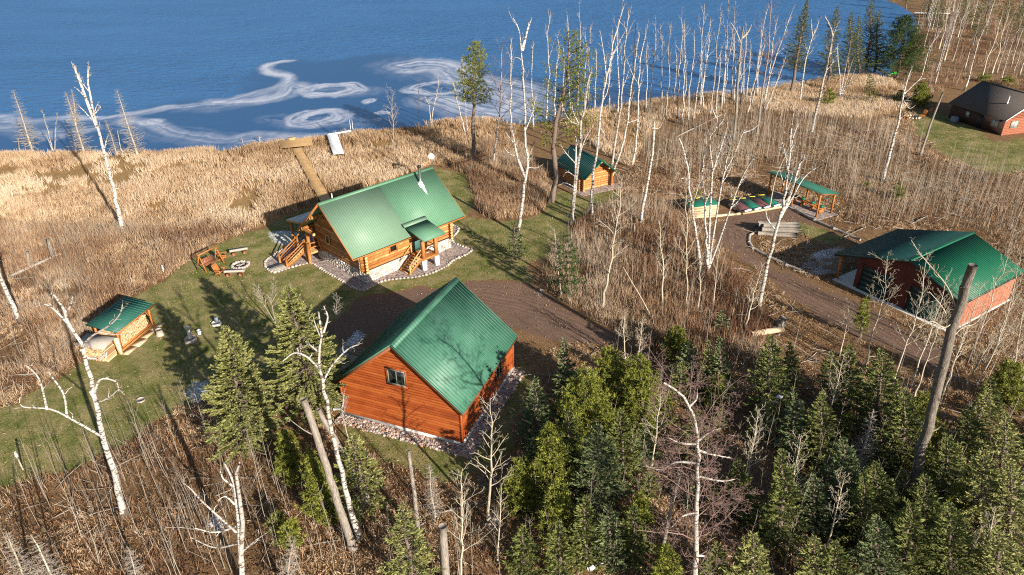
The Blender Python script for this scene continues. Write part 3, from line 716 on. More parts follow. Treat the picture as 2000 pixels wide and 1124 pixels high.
# ---------------------------------------------------------------- log cabin
t = thing('log_cabin', 'golden log cabin with pale green metal roof on a stone foundation', 'cabin', HOU, HYAW)
L, w_, ze, zr = 13.453, 4.754, 3.347, 7.369
sl_ = (zr - ze) / w_
x0, x1, hw, zs = 1.57, 11.88, 3.96, 1.26
rL, pL = .165, .30
def log_run(mb, a, b, r=rL, endmb=None, k=9):
    a, b = np.array(a, float), np.array(b, float)
    n = 5; P = [a + (b - a) * i / (n - 1) for i in range(n)]
    R = r * (1 + rng.uniform(-.07, .07, n))
    mb.tube(P, R, k, rng.random(), 1.7)
def masonry(mb, o, u, nn, W_, H_, seed):
    """irregular faced stones standing proud of a mortar bed"""
    r = np.random.default_rng(seed); o, u, nn = np.array(o, float), np.array(u, float), np.array(nn, float)
    z = .02
    while z < H_ - .08:
        h = min(r.uniform(.17, .30), H_ - z)
        x = -r.random() * .3
        while x < W_:
            ww = r.uniform(.22, .55); a0, a1 = max(x, 0), min(x + ww, W_)
            if a1 - a0 > .08:
                j = lambda: r.uniform(-.02, .02)
                q = [(a0 + .02 + j() * .5, z + .015), (a1 - .02 + j() * .5, z + .015 + j()), (a1 - .02, z + h - .015 + j()), (a0 + .02, z + h - .015 + j())]
                d = r.uniform(.03, .075)
                V = [o + u * p + nn * .0 + np.array([0, 0, zz]) for p, zz in q] + [o + u * (p + (a0 + a1) / 2 * .0 + ((a0 + a1) / 2 - p) * .12) + nn * d + np.array([0, 0, zz + (z + h / 2 - zz) * .12]) for p, zz in q]
                mb.hexa(V, r.random())
            x += ww
        z += h
for s in (-1, 1):
    a = MB()
    for k in range(8): log_run(a, (x0 - .45, s * hw, zs + .15 + k * pL), (x1 + .45, s * hw, zs + .15 + k * pL), rL)
    a.build('side_log_wall', M['log'], t, True)
for xg in (x0, x1):
    a = MB(); k = 0
    while True:
        z = zs + .01 + k * pL
        hh = (zr - .33 - z) / sl_
        if hh < .15: break
        e = min(hw + .45, hh)
        log_run(a, (xg, -e, z), (xg, e, z), rL); k += 1
    a.build('gable_log_wall', M['log'], t, True)
a = MB()
a.box(x0 - .1, x1 + .1, -hw - .1, -hw + .2, 0, zs - .15); a.box(x0 - .1, x1 + .1, hw - .2, hw + .1, 0, zs - .15)
a.box(x0 - .098, x0 + .2, -hw + .203, hw - .203, 0, zs - .152); a.box(x1 - .2, x1 + .098, -hw + .203, hw - .203, 0, zs - .152)
fo = a.build('foundation', M['mortar'], t)
a = MB(); masonry(a, (x0 - .1, -hw - .1, 0), (1, 0, 0), (0, -1, 0), x1 - x0 + .2, zs - .17, 4); masonry(a, (x0 - .1, hw + .1, 0), (0, -1, 0), (-1, 0, 0), 2 * hw + .2, zs - .17, 5)
masonry(a, (x1 + .1, -hw - .1, 0), (0, 1, 0), (1, 0, 0), 2 * hw + .2, zs - .17, 6)
a.build('stone_facing', M['stonewall'], fo)
xs = 6.62
for xa, xb, s, mm in ((0, xs, -1, 'roof_h2'), (xs + .003, L, -1, 'roof_h'), (0, L, 1, 'roof_h')):  # left part of the near slope coloured slightly paler and greyer
    a = MB(); roof_sheet(a, (xa, s * w_, ze), (xb, s * w_, ze), (xb, 0, zr), (xa, 0, zr), .12, .23, .03, .035)
    rf = a.build('roof', M[mm], t)
    if mm == 'roof_h2': rf['label'] = 'paler left half of the green roof'
    f = MB(); f.beam((xa + .02, s * (w_ - .03), ze - .17), (xb - .02, s * (w_ - .03), ze - .17), .05, .12)
    if xa == 0: f.beam((-.015, s * w_, ze - .15), (-.015, s * .02, zr - .15), .05, .2)
    if xb == L: f.beam((L + .015, s * w_, ze - .15), (L + .015, s * .02, zr - .15), .05, .2)
    f.build('fascia', M['beam'], rf)
ridge_cap(MB(), (0, 0, zr), (L, 0, zr), sl_, .22).build('ridge_cap', M['roof_h'], t)
for y, z in ((0, zr - .36), (2.1, 5.22), (-2.1, 5.22), (3.96, 3.58), (-3.96, 3.58)):
    for q in ((.12, x0 + .3), (x1 - .3, L - .12)):
        a = MB(); log_run(a, (q[0], y, z), (q[1], y, z), .18); a.build('purlin', M['log'], t, True)
a = MB(); log_run(a, (.5, 3.9, 1.27), (.5, 3.9, 3.4), .17); a.build('porch_post', M['log'], t, True)
a = MB(); log_run(a, (.3, 2.2, 3.45), (.3, 4.3, 3.45), .16); a.build('porch_beam', M['log'], t, True)
MB().tube([(.55, 3.7, 3.45), (.75, 3.2, 3.25), (.95, 2.75, 2.7), (1.05, 2.6, 1.9), (1.05, 2.58, 1.4)], .09, 7, .4).build('curved_brace', M['log'], t, True)
window(t, ((x0 - .17, 0, 0), (0, 1, 0), (-1, 0, 0)), (1.65, 2.75), .5, .75, 1, 'logend', .14)
window(t, ((0, -hw - .17, 0), (1, 0, 0), (0, -1, 0)), (4.83, 2.62), .7, .72, 1, 'beam', .14)
window(t, ((0, -hw - .17, 0), (1, 0, 0), (0, -1, 0)), (9.35, 3.1), .6, .6, 1, 'redwall', .1)
# chimney
zc = zr - sl_ * 1.1
a = MB().tube([(10.95, -1.1, zc - .2), (10.95, -1.1, zc + 1.75)], [.13, .13], 10)
ch = a.build('chimney_pipe', M['steel'], t, True)
MB().tube([(10.95, -1.1, zc + 1.74), (10.95, -1.1, zc + 1.8), (10.95, -1.1, zc + 1.95), (10.95, -1.1, zc + 2.02)], [.13, .2, .2, .06], 10).build('chimney_cap', M['black'], ch)
a = MB(); P = [(10.7, -1.4), (11.25, -1.4), (11.2, -.95), (10.72, -.9)]
a.slab(*[(x, y, zr + y * sl_ + .06) for x, y in P], .03); P = [(10.93, -2.1), (11.02, -2.0), (11.2, -1.41), (10.8, -1.41)]
a.slab(*[(x, y, zr + y * sl_ + .05) for x, y in P], .03); a.tube([(10.95, -1.1, zc + .02), (10.95, -1.1, zc + .35)], [.30, .15], 10)
a.build('chimney_flashing', M['white'], t)
MB().tube([(2.0, .8, 6.5), (2.0, .8, 7.55)], [.06, .06], 8).build('vent_pipe', M['white'], t)
# entry porch on the sunny side
pc = MB(); pc.box(6.75, 8.65, -6.12, -hw - .18, 1.1, 1.28)
for i in range(11): pc.box(6.77, 8.63, -6.1 + i * .175, -6.1 + i * .175 + .16, 1.283, 1.31, rng.random())
pd = pc.build('porch_deck', M['beam'], t)
roof_sheet(MB(), (6.42, -6.95, 3.62), (9.02, -6.95, 3.62), (9.02, -4.0, 4.22), (6.42, -4.0, 4.22), .14, .23, .03, .035).build('porch_roof', M['roof_h'], t)
a = MB(); a.slab((6.3, -4.25, 4.20), (9.14, -4.25, 4.20), (9.14, -3.85, 4.42), (6.3, -3.85, 4.42), .03); a.build('porch_flashing', M['roof_h2'], t)
for x in (6.95, 8.5): MB().box(x - .15, x + .15, -6.1, -5.8, 1.0, 3.62).build('porch_post', M['log'], t)
a = MB(); a.box(6.6, 8.85, -6.05, -5.85, 3.36, 3.6); a.box(6.9, 7.05, -5.84, -4.1, 3.5, 3.62); a.box(8.45, 8.6, -5.84, -4.1, 3.5, 3.62); a.build('porch_beam', M['log'], t)
for x in (6.95, 8.5): MB().box(x - .2, x + .2, -6.15, -5.75, 0, 1.09).build('porch_pier', M['white'], t)
a = MB()
for z in (1.75, 2.15): a.beam((7.1, -5.95, z), (8.35, -5.95, z), .06, .06); a.beam((8.55, -5.8, z), (8.55, -4.2, z), .06, .06)
a.build('porch_rail', M['steel'], t)
dr = MB().box(7.15, 8.05, -hw - .22, -hw - .12, 1.31, 3.35).build('door', M['teal'], t)
MB().box(7.22, 7.98, -hw - .235, -hw - .222, 2.35, 3.2).build('door_pane', M['glass'], dr)
MB().box(7.95, 8.0, -hw - .28, -hw - .222, 2.2, 2.26).build('handle', M['steel'], dr)
def stair(name, parent, top, bot, y0, y1, z1, n, m, rails=True, w_tr=.3):
    """straight stair along x from (top,z1) to (bot,0)"""
    st = MB()
    dx = (bot - top) / n
    for i in range(n):
        z = z1 * (n - i) / n - z1 / n * .5; xc = top + dx * (i + .5)
        st.box(xc - w_tr / 2, xc + w_tr / 2, y0, y1, z, z + .05, rng.random())
    o = st.build(name, m, parent)
    s2 = MB()
    for y in (y0, y1): s2.beam((top, y, z1 - .15), (bot, y, .05), .07, .26)
    s2.build('stringer', M['beam'], o)
    return o
sa_ = stair('stairs', t, 6.75, 5.25, -5.75, -4.35, 1.28, 7, M['deckwood'])
a = MB(); a.beam((6.8, -5.8, 2.2), (5.35, -5.8, 1.0), .07, .1); a.beam((6.8, -5.8, 1.75), (5.35, -5.8, .55), .06, .06); a.box(5.28, 5.42, -5.87, -5.73, 0, 1.05); a.box(6.68, 6.8, -4.4, -4.28, 1.3, 2.2); a.beam((6.75, -4.35, 2.2), (5.35, -4.35, 1.0), .06, .06)
a.build('handrail', M['deckwood'], sa_)
# side deck with log stairs on the left gable
a = MB(); a.box(.2, x0 - .2, 3.1, 6.3, 1.05, 1.22)
for i in range(16): a.box(.18, x0 - .2, 3.1 + .2 * i, 3.28 + .2 * i, 1.223, 1.26, rng.random())
a.build('side_deck', M['deckwood'], t)
sb = stair('stairs', t, .25, -2.0, 4.25, 5.5, 1.24, 8, M['deckwood'])
a = MB()
for y in (4.18, 5.57):
    for dz, r in ((.95, .06), (.62, .05), (.32, .05)): a.tube([(.2, y, 1.24 + dz), (-2.0, y, dz)], r, 7, rng.random())
    a.tube([(-2.0, y, 0), (-2.0, y, 1.15)], .1, 8, .3); a.tube([(.2, y, 0), (.2, y, 2.3)], .11, 8, .6)
a.tube([(.1, 3.4, 0), (.1, 3.4, 2.25)], .17, 9, .3)
for z in (1.65, 2.1): a.tube([(.1, 3.4, z), (1.4, 3.2, z)], .06, 7, .5)
for z in (1.65, 2.1): a.tube([(.2, 5.6, z), (.2, 6.3, z), ], .06, 7, .5)
a.tube([(.15, 6.3, 0), (.15, 6.3, 2.2)], .11, 8, .7); a.tube([(-.1, 5.3, 2.32), (1.3, 6.2, 2.32)], .09, 7, .7)
a.build('log_railing', M['log'], sb, True)
# rear porch
roof_sheet(MB(), (1.45, 9.6, 2.45), (9.5, 9.6, 2.45), (9.5, 4.4, 3.52), (1.45, 4.4, 3.52), .12, .3).build('rear_porch_roof', M['frostroof'], t)
a = MB()
a.beam((1.43, 9.62, 2.28), (1.43, 4.5, 3.34), .08, .18); a.beam((1.45, 9.5, 2.24), (9.5, 9.5, 2.24), .1, .18)
for x in (1.7, 4.3, 6.9, 9.3): a.tube([(x, 9.3, 0), (x, 9.3, 2.3)], .13, 8)
a.build('rear_porch_frame', M['log'], t)

# landing slab, gravel bed, edging stones
bed_px = [(536, 533), (519, 522), (521, 509), (545, 492), (585, 470), (612, 446), (650, 440), (880, 440), (882, 470), (909, 484), (923, 488), (907, 500), (887, 508), (873, 520), (847, 533),
          (813, 542), (764, 547), (740, 553), (722, 564), (708, 568), (692, 564), (674, 553), (660, 545), (642, 535), (624, 524), (607, 514), (590, 518), (566, 524)]
bed = poly_w(bed_px)
def smooth_loop(P, k=5):
    n = len(P); r = []
    for i in range(n):
        p0, p1, p2, p3 = P[i - 1], P[i], P[(i + 1) % n], P[(i + 2) % n]
        for j in range(k):
            u = j / k
            r.append(.5 * ((2 * p1) + (-p0 + p2) * u + (2 * p0 - 5 * p1 + 4 * p2 - p3) * u * u + (-p0 + 3 * p1 - 3 * p2 + p3) * u ** 3))
    return np.array(r)
bs = smooth_loop(bed, 4)
def gravel_mat(name, cols, sc):
    m = bpy.data.materials.new(name); m.use_nodes = True; n, l = m.node_tree.nodes, m.node_tree.links
    b = n['Principled BSDF']; b.inputs['Roughness'].default_value = .95; b.inputs['Specular IOR Level'].default_value = .1
    g = n.new('ShaderNodeNewGeometry'); v = n.new('ShaderNodeTexVoronoi'); v.inputs['Scale'].default_value = sc; l.new(g.outputs['Position'], v.inputs['Vector'])
    sp = n.new('ShaderNodeSeparateColor'); l.new(v.outputs['Color'], sp.inputs[0])
    r = n.new('ShaderNodeValToRGB'); e = r.color_ramp.elements
    while len(e) < len(cols): e.new(.5)
    for i, c in enumerate(cols): e[i].position = i / (len(cols) - 1); e[i].color = (*c, 1)
    l.new(sp.outputs[0], r.inputs[0]); l.new(r.outputs[0], b.inputs['Base Color'])
    bu = n.new('ShaderNodeBump'); bu.inputs['Strength'].default_value = 1; bu.inputs['Distance'].default_value = .04; bu.invert = True
    l.new(v.outputs['Distance'], bu.inputs['Height']); l.new(bu.outputs[0], b.inputs['Normal'])
    return m
M['gravel'] = gravel_mat('pinkish_grey_gravel', [(.12, .10, .095), (.24, .19, .17), (.36, .28, .25), (.45, .38, .34)], 9)
a = MB(); a.prism([tuple(p) for p in bs], -.3, .035); tag(a.build('gravel_bed', M['gravel']), 'curving bed of pinkish grey gravel round the log cabin', 'gravel', kind='structure')
stone_me = [stones(1, lambda r, n: np.zeros((1, 3)), .16, .2, 50 + i, .7).mesh('edging_stone', M['greystone']) for i in range(5)]
acc = 0; vis = [i for i in range(len(bs))]
seg = np.linalg.norm(np.roll(bs, -1, 0) - bs, axis=1); tot = np.cumsum(seg); cnt = 0
for s in np.arange(0, tot[-1], .36):
    i = int(np.searchsorted(tot, s)); f = 1 - (tot[i] - s) / seg[i]; p = bs[i] + (bs[(i + 1) % len(bs)] - bs[i]) * f
    lx, ly = (p - np.array(HOU)) @ [math.cos(HYAW), math.sin(HYAW)], (p - np.array(HOU)) @ [-math.sin(HYAW), math.cos(HYAW)]
    if 0.8 < lx < 12.4 and -4.2 < ly < 9: continue
    o = bpy.data.objects.new('edging_stone', stone_me[cnt % 5]); COL.objects.link(o); cnt += 1
    o.location = (p[0], p[1], .04); o.rotation_euler = (0, 0, rng.uniform(0, 6)); k = rng.uniform(.7, 1.15); o.scale = (k, k, k)
    tag(o, 'pale stone in the border row round the gravel bed of the log cabin', 'stone', 'edging stones round the gravel bed')
a = MB()
for i in range(5): a.box(-3.45 + i * .29, -3.18 + i * .29, 4.15, 5.7, .03, .13, rng.random())
o = a.build('landing_platform', M['greywood']); o.location = (*HOU, 0); o.rotation_euler = (0, 0, HYAW)
tag(o, 'low pinkish grey board platform at the foot of the cabin log stairs', 'platform')

# ---------------------------------------------------------------- red pole barn at right
t = thing('pole_barn', 'dark red metal pole barn with green roof and two dark garage doors', 'barn', BAR, BYAW)
L, w_, ze, zr = 9.735, 4.948, 2.983, 4.784
w2, ze2 = 6.585, 2.601
x0, x1, y0, y1 = .45, 9.4, -4.6, 4.45
zR = lambda y: zr - (zr - ze) / w_ * -y if y < 0 else zr - (zr - ze2) / w2 * y
def ribwall(mb, pts_fn, a0, a1, pitch=.28):
    n = max(2, int((a1 - a0) / pitch)); xs_ = np.linspace(a0, a1, n * 4 + 1); P, F = [], []
    for i, q in enumerate(xs_):
        d = (0, .02, .02, 0)[i % 4]; lo, hi = pts_fn(q, d); P += [lo, hi]
    mb.add(P, [[2 * i, 2 * i + 2, 2 * i + 3, 2 * i + 1] for i in range(len(xs_) - 1)])
    return mb
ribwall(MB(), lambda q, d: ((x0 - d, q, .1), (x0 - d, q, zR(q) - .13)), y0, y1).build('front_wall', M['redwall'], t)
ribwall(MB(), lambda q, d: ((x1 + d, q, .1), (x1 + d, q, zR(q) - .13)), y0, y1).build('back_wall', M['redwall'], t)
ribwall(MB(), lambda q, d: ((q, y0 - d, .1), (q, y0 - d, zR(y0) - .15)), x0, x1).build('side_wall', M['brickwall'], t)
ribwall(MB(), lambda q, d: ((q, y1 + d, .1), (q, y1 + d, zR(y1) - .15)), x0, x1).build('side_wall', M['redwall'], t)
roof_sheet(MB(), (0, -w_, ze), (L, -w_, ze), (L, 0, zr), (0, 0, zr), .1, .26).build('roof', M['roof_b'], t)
roof_sheet(MB(), (0, w2, ze2), (L, w2, ze2), (L, 0, zr), (0, 0, zr), .1, .26).build('roof', M['roof_d'], t)  # same roof as the other slope; its shade is put into the colour
ridge_cap(MB(), (0, 0, zr), (L, 0, zr), .34, .22).build('ridge_cap', M['roof_b'], t)
a = MB(); a.beam((-.02, w2, ze2 - .08), (-.02, 0, zr - .08), .05, .2); a.beam((-.02, -w_, ze - .08), (-.02, 0, zr - .08), .05, .2); a.beam((0, w2 + .02, ze2 - .09), (L, w2 + .02, ze2 - .09), .05, .18); a.beam((0, -w_ - .02, ze - .09), (L, -w_ - .02, ze - .09), .05, .18)
a.build('roof_trim', M['darkgreen'], t)
for y in (2.55, -1.9):
    a = MB()
    for i in range(5): a.box(x0 - .07, x0 - .025, y - 1.4, y + 1.4, .06 + i * .48, .52 + i * .48)
    d_ = a.build('garage_door', M['darkgreen'], t)
    f = MB(); f.box(x0 - .1, x0 - .03, y - 1.52, y - 1.4, .05, 2.6); f.box(x0 - .1, x0 - .03, y + 1.4, y + 1.52, .05, 2.6); f.box(x0 - .1, x0 - .03, y - 1.4, y + 1.4, 2.46, 2.6); f.build('door_frame', M['redwall'], d_)
for x in (.55, 4.9, 9.2): MB().box(x - .09, x + .09, 6.1, 6.28, .1, 2.62).build('porch_post', M['beam'], t)
a = MB(); a.box(x0 - .4, x1 + .2, y0 - .1, 6.3, -.2, .08); a.build('slab', M['concrete'], t)
a = MB(); a.box(x0 + .3, 8.5, y1 + .05, y1 + .2, .1, 2.2); 
dr = MB().box(2.0, 2.95, y1 + .021, y1 + .07, .1, 2.15).build('door', M['darkgreen'], t); MB().box(2.8, 2.86, y1 + .071, y1 + .12, 1.0, 1.1).build('handle', M['steel'], dr)

# ---------------------------------------------------------------- small log sauna in the trees
t = thing('log_sauna', 'small log sauna hut with dark green roof among white birches', 'cabin', SAU, SYAW)
L, w_, ze, zr = 6.873, 2.48, 1.864, 3.852
sl_ = (zr - ze) / w_; x0, x1, hw, zs = 1.31, 6.3, 2.06, .12
for s in (-1, 1):
    a = MB()
    for k in range(7): log_run(a, (x0 - .4, s * hw, zs + .15 + k * .29), (x1 + .3, s * hw, zs + .15 + k * .29), .155, None, 8)
    a.build('side_log_wall', M['log'], t, True)
for xg in (x0, x1):
    a = MB(); k = 0
    while True:
        z = zs + .0 + k * .29; hh = (zr - .3 - z) / sl_
        if hh < .15: break
        e = min(hw + .38, hh); log_run(a, (xg, -e, z), (xg, e, z), .155, None, 8); k += 1
    a.build('gable_log_wall', M['log'], t, True)
for s in (-1, 1):
    rf = roof_sheet(MB(), (0, s * w_, ze), (L, s * w_, ze), (L, 0, zr), (0, 0, zr), .1, .24).build('roof', M['roof_d'], t)
    MB().beam((-.02, s * w_, ze - .04), (-.02, 0, zr - .04), .06, .12).build('edge_trim', M['roof_b'], rf)
ridge_cap(MB(), (0, 0, zr), (L, 0, zr), sl_, .2).build('ridge_cap', M['roof_d'], t)
for y, z in ((0, zr - .3), (1.2, 2.62), (-1.2, 2.62), (2.06, 2.0), (-2.06, 2.0)):
    a = MB(); log_run(a, (.15, y, z), (x0 + .2, y, z), .13, None, 8); a.build('purlin', M['log'], t, True)
for s in (-1, 1):
    a = MB(); log_run(a, (.7, s * 2.06, .05), (.7, s * 2.06, 1.9), .15, None, 8); a.build('porch_post', M['log'], t, True)
o = MB().prism([(-.4, -2.9), (7, -2.9), (7, 2.9), (-.4, 2.9)], -.2, .05).build('gravel_pad', M['gravel']); o.location = (*SAU, 0); o.rotation_euler = (0, 0, SYAW)
tag(o, 'pale gravel pad under the small log sauna', 'gravel', kind='structure')

# ---------------------------------------------------------------- neighbour's house, upper right
t = thing('house', 'brick red house with dark shingle roof at the far right', 'house', NEI, NYAW)
L, w_, ze, zr = 10.388, 5.477, 2.03, 5.325
ze = 2.35; sl_ = (zr - ze) / w_
x0, x1, hw = .42, 10.0, 5.0
top = lambda y: zr - sl_ * abs(y) - .16
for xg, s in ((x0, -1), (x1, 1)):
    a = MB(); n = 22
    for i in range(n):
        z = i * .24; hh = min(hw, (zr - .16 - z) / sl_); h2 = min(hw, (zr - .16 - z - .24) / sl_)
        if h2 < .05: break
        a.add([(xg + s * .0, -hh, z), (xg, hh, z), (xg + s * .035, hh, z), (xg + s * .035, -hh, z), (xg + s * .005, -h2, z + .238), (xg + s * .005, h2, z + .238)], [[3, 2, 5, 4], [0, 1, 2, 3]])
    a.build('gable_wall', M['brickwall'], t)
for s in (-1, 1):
    a = MB(); a.box(x0, x1, s * hw - .05, s * hw + .05, 0, top(hw)); a.build('side_wall', M['shade_siding'], t)  # same house as the gables, darkened to paint in the shade
for s in (-1, 1):
    a = MB(); a.slab((0, s * w_, ze), (L, s * w_, ze), (L, 0, zr), (0, 0, zr), .12); rf = a.build('roof', M['shingle'], t)
    MB().beam((-.03, s * w_, ze - .06), (-.03, 0, zr - .06), .05, .16).build('edge_trim', M['white'], rf)
ridge_cap(MB(), (0, 0, zr), (L, 0, zr), sl_, .2).build('ridge_cap', M['shingle'], t)
window(t, ((x0 - .03, 0, 0), (0, 1, 0), (-1, 0, 0)), (3.2, 1.5), 1.3, .95, 2, 'winframe', .06, 'bright_pane')
window(t, ((x0 - .03, 0, 0), (0, 1, 0), (-1, 0, 0)), (-.8, 1.5), 1.3, .95, 2, 'winframe', .06, 'bright_pane')
window(t, ((0, hw + .05, 0), (1, 0, 0), (0, 1, 0)), (1.9, 1.4), 1.2, .95, 2, 'winframe', .06, 'bright_pane')
window(t, ((0, hw + .05, 0), (1, 0, 0), (0, 1, 0)), (6.8, 1.5), .6, .7, 1, 'winframe', .06, 'bright_pane')
d_ = MB().box(4.0, 4.95, hw + .051, hw + .1, 0, 2.0).build('door', M['black'], t); MB().box(4.85, 4.9, hw + .101, hw + .14, .95, 1.02).build('handle', M['steel'], d_)
MB().tube([(2.9, 2.7, zr - sl_ * 2.7 - .2), (2.9, 2.7, zr - sl_ * 2.7 + 1.1)], [.09, .09], 8).build('vent_pipe', M['white'], t)
# ================================================================== SMALL STRUCTURES AND YARD THINGS
def frame2(p, q):
    """origin p, yaw so that local x runs p->q, length"""
    d = q[:2] - p[:2]; return (p[0], p[1]), math.atan2(d[1], d[0]), float(np.hypot(*d))
# ---------------------------------------------------------------- firewood shed
A, B = at(229.1, 650.3, 2.0), at(300.7, 593.6, 2.0)
o2, yw, LS = frame2(A, B)
t = thing('wood_shed', 'open timber shed with green roof full of stacked split firewood', 'shed', o2, yw)
DS = 2.75                                     # local y grows to the back
roof_sheet(MB(), (0, 0, 2.0), (LS, 0, 2.0), (LS, DS, 2.42), (0, DS, 2.42), .07, .30, .035, .05).build('roof', M['shed_roof'], t)
a = MB(); a.beam((0, -.02, 1.93), (LS, -.02, 1.93), .04, .12); a.build('fascia', M['beam'], t)
for x in (.35, LS - .35):
    MB().box(x - .07, x + .07, .35, .49, 0, 1.94).build('post', M['beam'], t); MB().box(x - .07, x + .07, DS - .5, DS - .36, 0, 2.2).build('post', M['beam'], t)
a = MB(); a.box(.2, LS - .2, .28, .34, .05, .2); a.box(.2, LS - .2, .5, DS - .2, .05, .12); a.build('floor_frame', M['beam'], t)
a = MB(); a.beam((.4, .42, .9), (.9, .42, 1.85), .05, .08); a.beam((LS - .4, .42, .9), (LS - .9, .42, 1.85), .05, .08); a.build('brace', M['beam'], t)
def wood_stack(x0, x1, y0, y1, z0, z1, seed, along='y'):
    r = np.random.default_rng(seed); mb = MB(); z = z0
    while z < z1 - .05:
        x = x0 + r.random() * .08
        while x < x1 - .06:
            s_ = r.uniform(.055, .095); k = int(r.integers(3, 6)); a0 = r.uniform(0, 6)
            q = [(x + s_ * math.cos(a0 + i * 6.283 / k), z + .07 + s_ * math.sin(a0 + i * 6.283 / k)) for i in range(k)]
            ya, yb = y0 + r.uniform(-.05, .05), y1
            if along == 'y': V = [(p, ya, zz) for p, zz in q] + [(p, yb, zz) for p, zz in q]
            else: V = [(ya, p, zz) for p, zz in q] + [(yb, p, zz) for p, zz in q]
            tt = r.random(); mb.add(V, [[i, (i + 1) % k, (i + 1) % k + k, i + k] for i in range(k)], tt * .5); mb.ngon(V[:k], .5 + tt * .5); mb.ngon(V[k:], .5 + tt * .5)
            x += s_ * 1.75
        z += .135
    return mb
tag(wood_stack(.5, LS - .5, .7, 1.6, .14, 1.15, 11).build('firewood_stack', M['firewood'], t), 'stack of split firewood inside the shed')
tag(wood_stack(.5, LS - .5, 1.65, 2.5, .14, 1.4, 12).build('firewood_stack', M['firewood'], t), 'rear stack of firewood')
o = wood_stack(0, 2.2, 0, 1.0, 0, 1.15, 13, 'x').build('firewood_pile', M['firewood']); 
c, s = math.cos(yw), math.sin(yw)
def L2(x, y, z=0): return (o2[0] + x * c - y * s, o2[1] + x * s + y * c, z)
o.location = L2(-1.25, .45); o.rotation_euler = (0, 0, yw); tag(o, 'outdoor pile of split logs under a grey sheet beside the wood shed', 'firewood')
a = MB(); a.slab((-1.5, .25, 1.36), (-.12, .25, 1.6), (-.12, 2.75, 1.72), (-1.5, 2.75, 1.48), .03)
o = a.build('cover_sheet', M['greywood']); o.location = (*o2, 0); o.rotation_euler = (0, 0, yw); tag(o, 'weathered grey board sheet covering the log pile beside the wood shed', 'cover')
a = MB(); a.box(-.15, .05, .1, .5, 0, 1.5); o = a.build('firewood_pile', M['firewood']); o.location = (*o2, 0); o.rotation_euler = (0, 0, yw); tag(o, 'narrow pale bundle of firewood against the front corner of the wood shed', 'firewood')
a = MB()
for i in range(4): a.box(-.1 + i * 1.2, 1.09 + i * 1.2, -.45 + rng.uniform(-.1, .1), .2, -.05, .03, rng.random())
o = a.build('board_apron', M['sawnwood']); o.location = (*o2, 0); o.rotation_euler = (0, 0, yw); tag(o, 'strip of pale flat boards along the front of the wood shed', 'step')
o = wood_stack(0, 3.6, 0, .5, 0, .55, 15).build('firewood_pile', M['greywood']); o.location = L2(.2, 3.0); o.rotation_euler = (0, 0, yw); tag(o, 'shaded low heap of grey wood behind the wood shed', 'firewood')

# ---------------------------------------------------------------- stumps, bird baths, bucket on the lawn
def stump(u, v, r, h, lab, m='greywood', lean=0):
    p = at(u, v); a = MB().tube([(0, 0, 0), (0, 0, h * .4), (lean, 0, h)], [r * 1.12, r, r * .95], 12, .6)
    o = a.build('tree_stump', M[m], None); o.location = p; tag(o, lab, 'stump'); return o
stump(313, 655, .28, .55, 'upright sawn log round on the lawn right of the wood shed')
stump(276, 785, .30, .22, 'low pale sawn stump alone on the lower lawn')
t = thing('bird_bath', 'grey stone pedestal with flared top standing on a round stone on the lawn', 'bird bath', at(373, 666))
MB().tube([(0, 0, 0), (0, 0, .28)], [.5, .46], 14).build('base', M['greystone'], t); MB().tube([(0, 0, .28), (0, 0, 1.0), (0, 0, 1.15), (0, 0, 1.3)], [.17, .12, .15, .24], 10).build('pedestal', M['concrete'], t)
t = thing('bird_bath', 'pale flat stone disc with a short blue-grey block on top by the firs', 'bird bath', at(423, 634))
MB().tube([(0, 0, 0), (0, 0, .2)], [.42, .38], 14).build('base', M['concrete'], t); MB().box(-.1, .16, 0, .24, .2, .62).build('block', M['bluegrey'], t)
t = thing('bucket', 'small white bucket upright on the lawn between the two bird baths', 'bucket', at(390, 653))
MB().tube([(0, 0, 0), (0, 0, .36)], [.13, .17], 12).build('body', M['white'], t); MB().tube([(-.17, 0, .35), (-.1, 0, .5), (.1, 0, .5), (.17, 0, .35)], .012, 5).build('handle', M['steel'], t)
t = thing('post', 'thin wooden post with white top standing at the lower left lawn edge', 'post', at(46, 920))
MB().tube([(0, 0, 0), (0, 0, 1.2)], [.05, .05], 7).build('stake', M['greywood'], t); MB().tube([(0, 0, 1.2), (0, 0, 1.55)], [.08, .07], 8).build('cap', M['white'], t)
t = thing('post', 'short white topped stake at the brush edge left of the fire pit', 'post', at(320, 532))
MB().tube([(0, 0, 0), (0, 0, .75)], [.09, .08], 7).build('stake', M['white'], t)

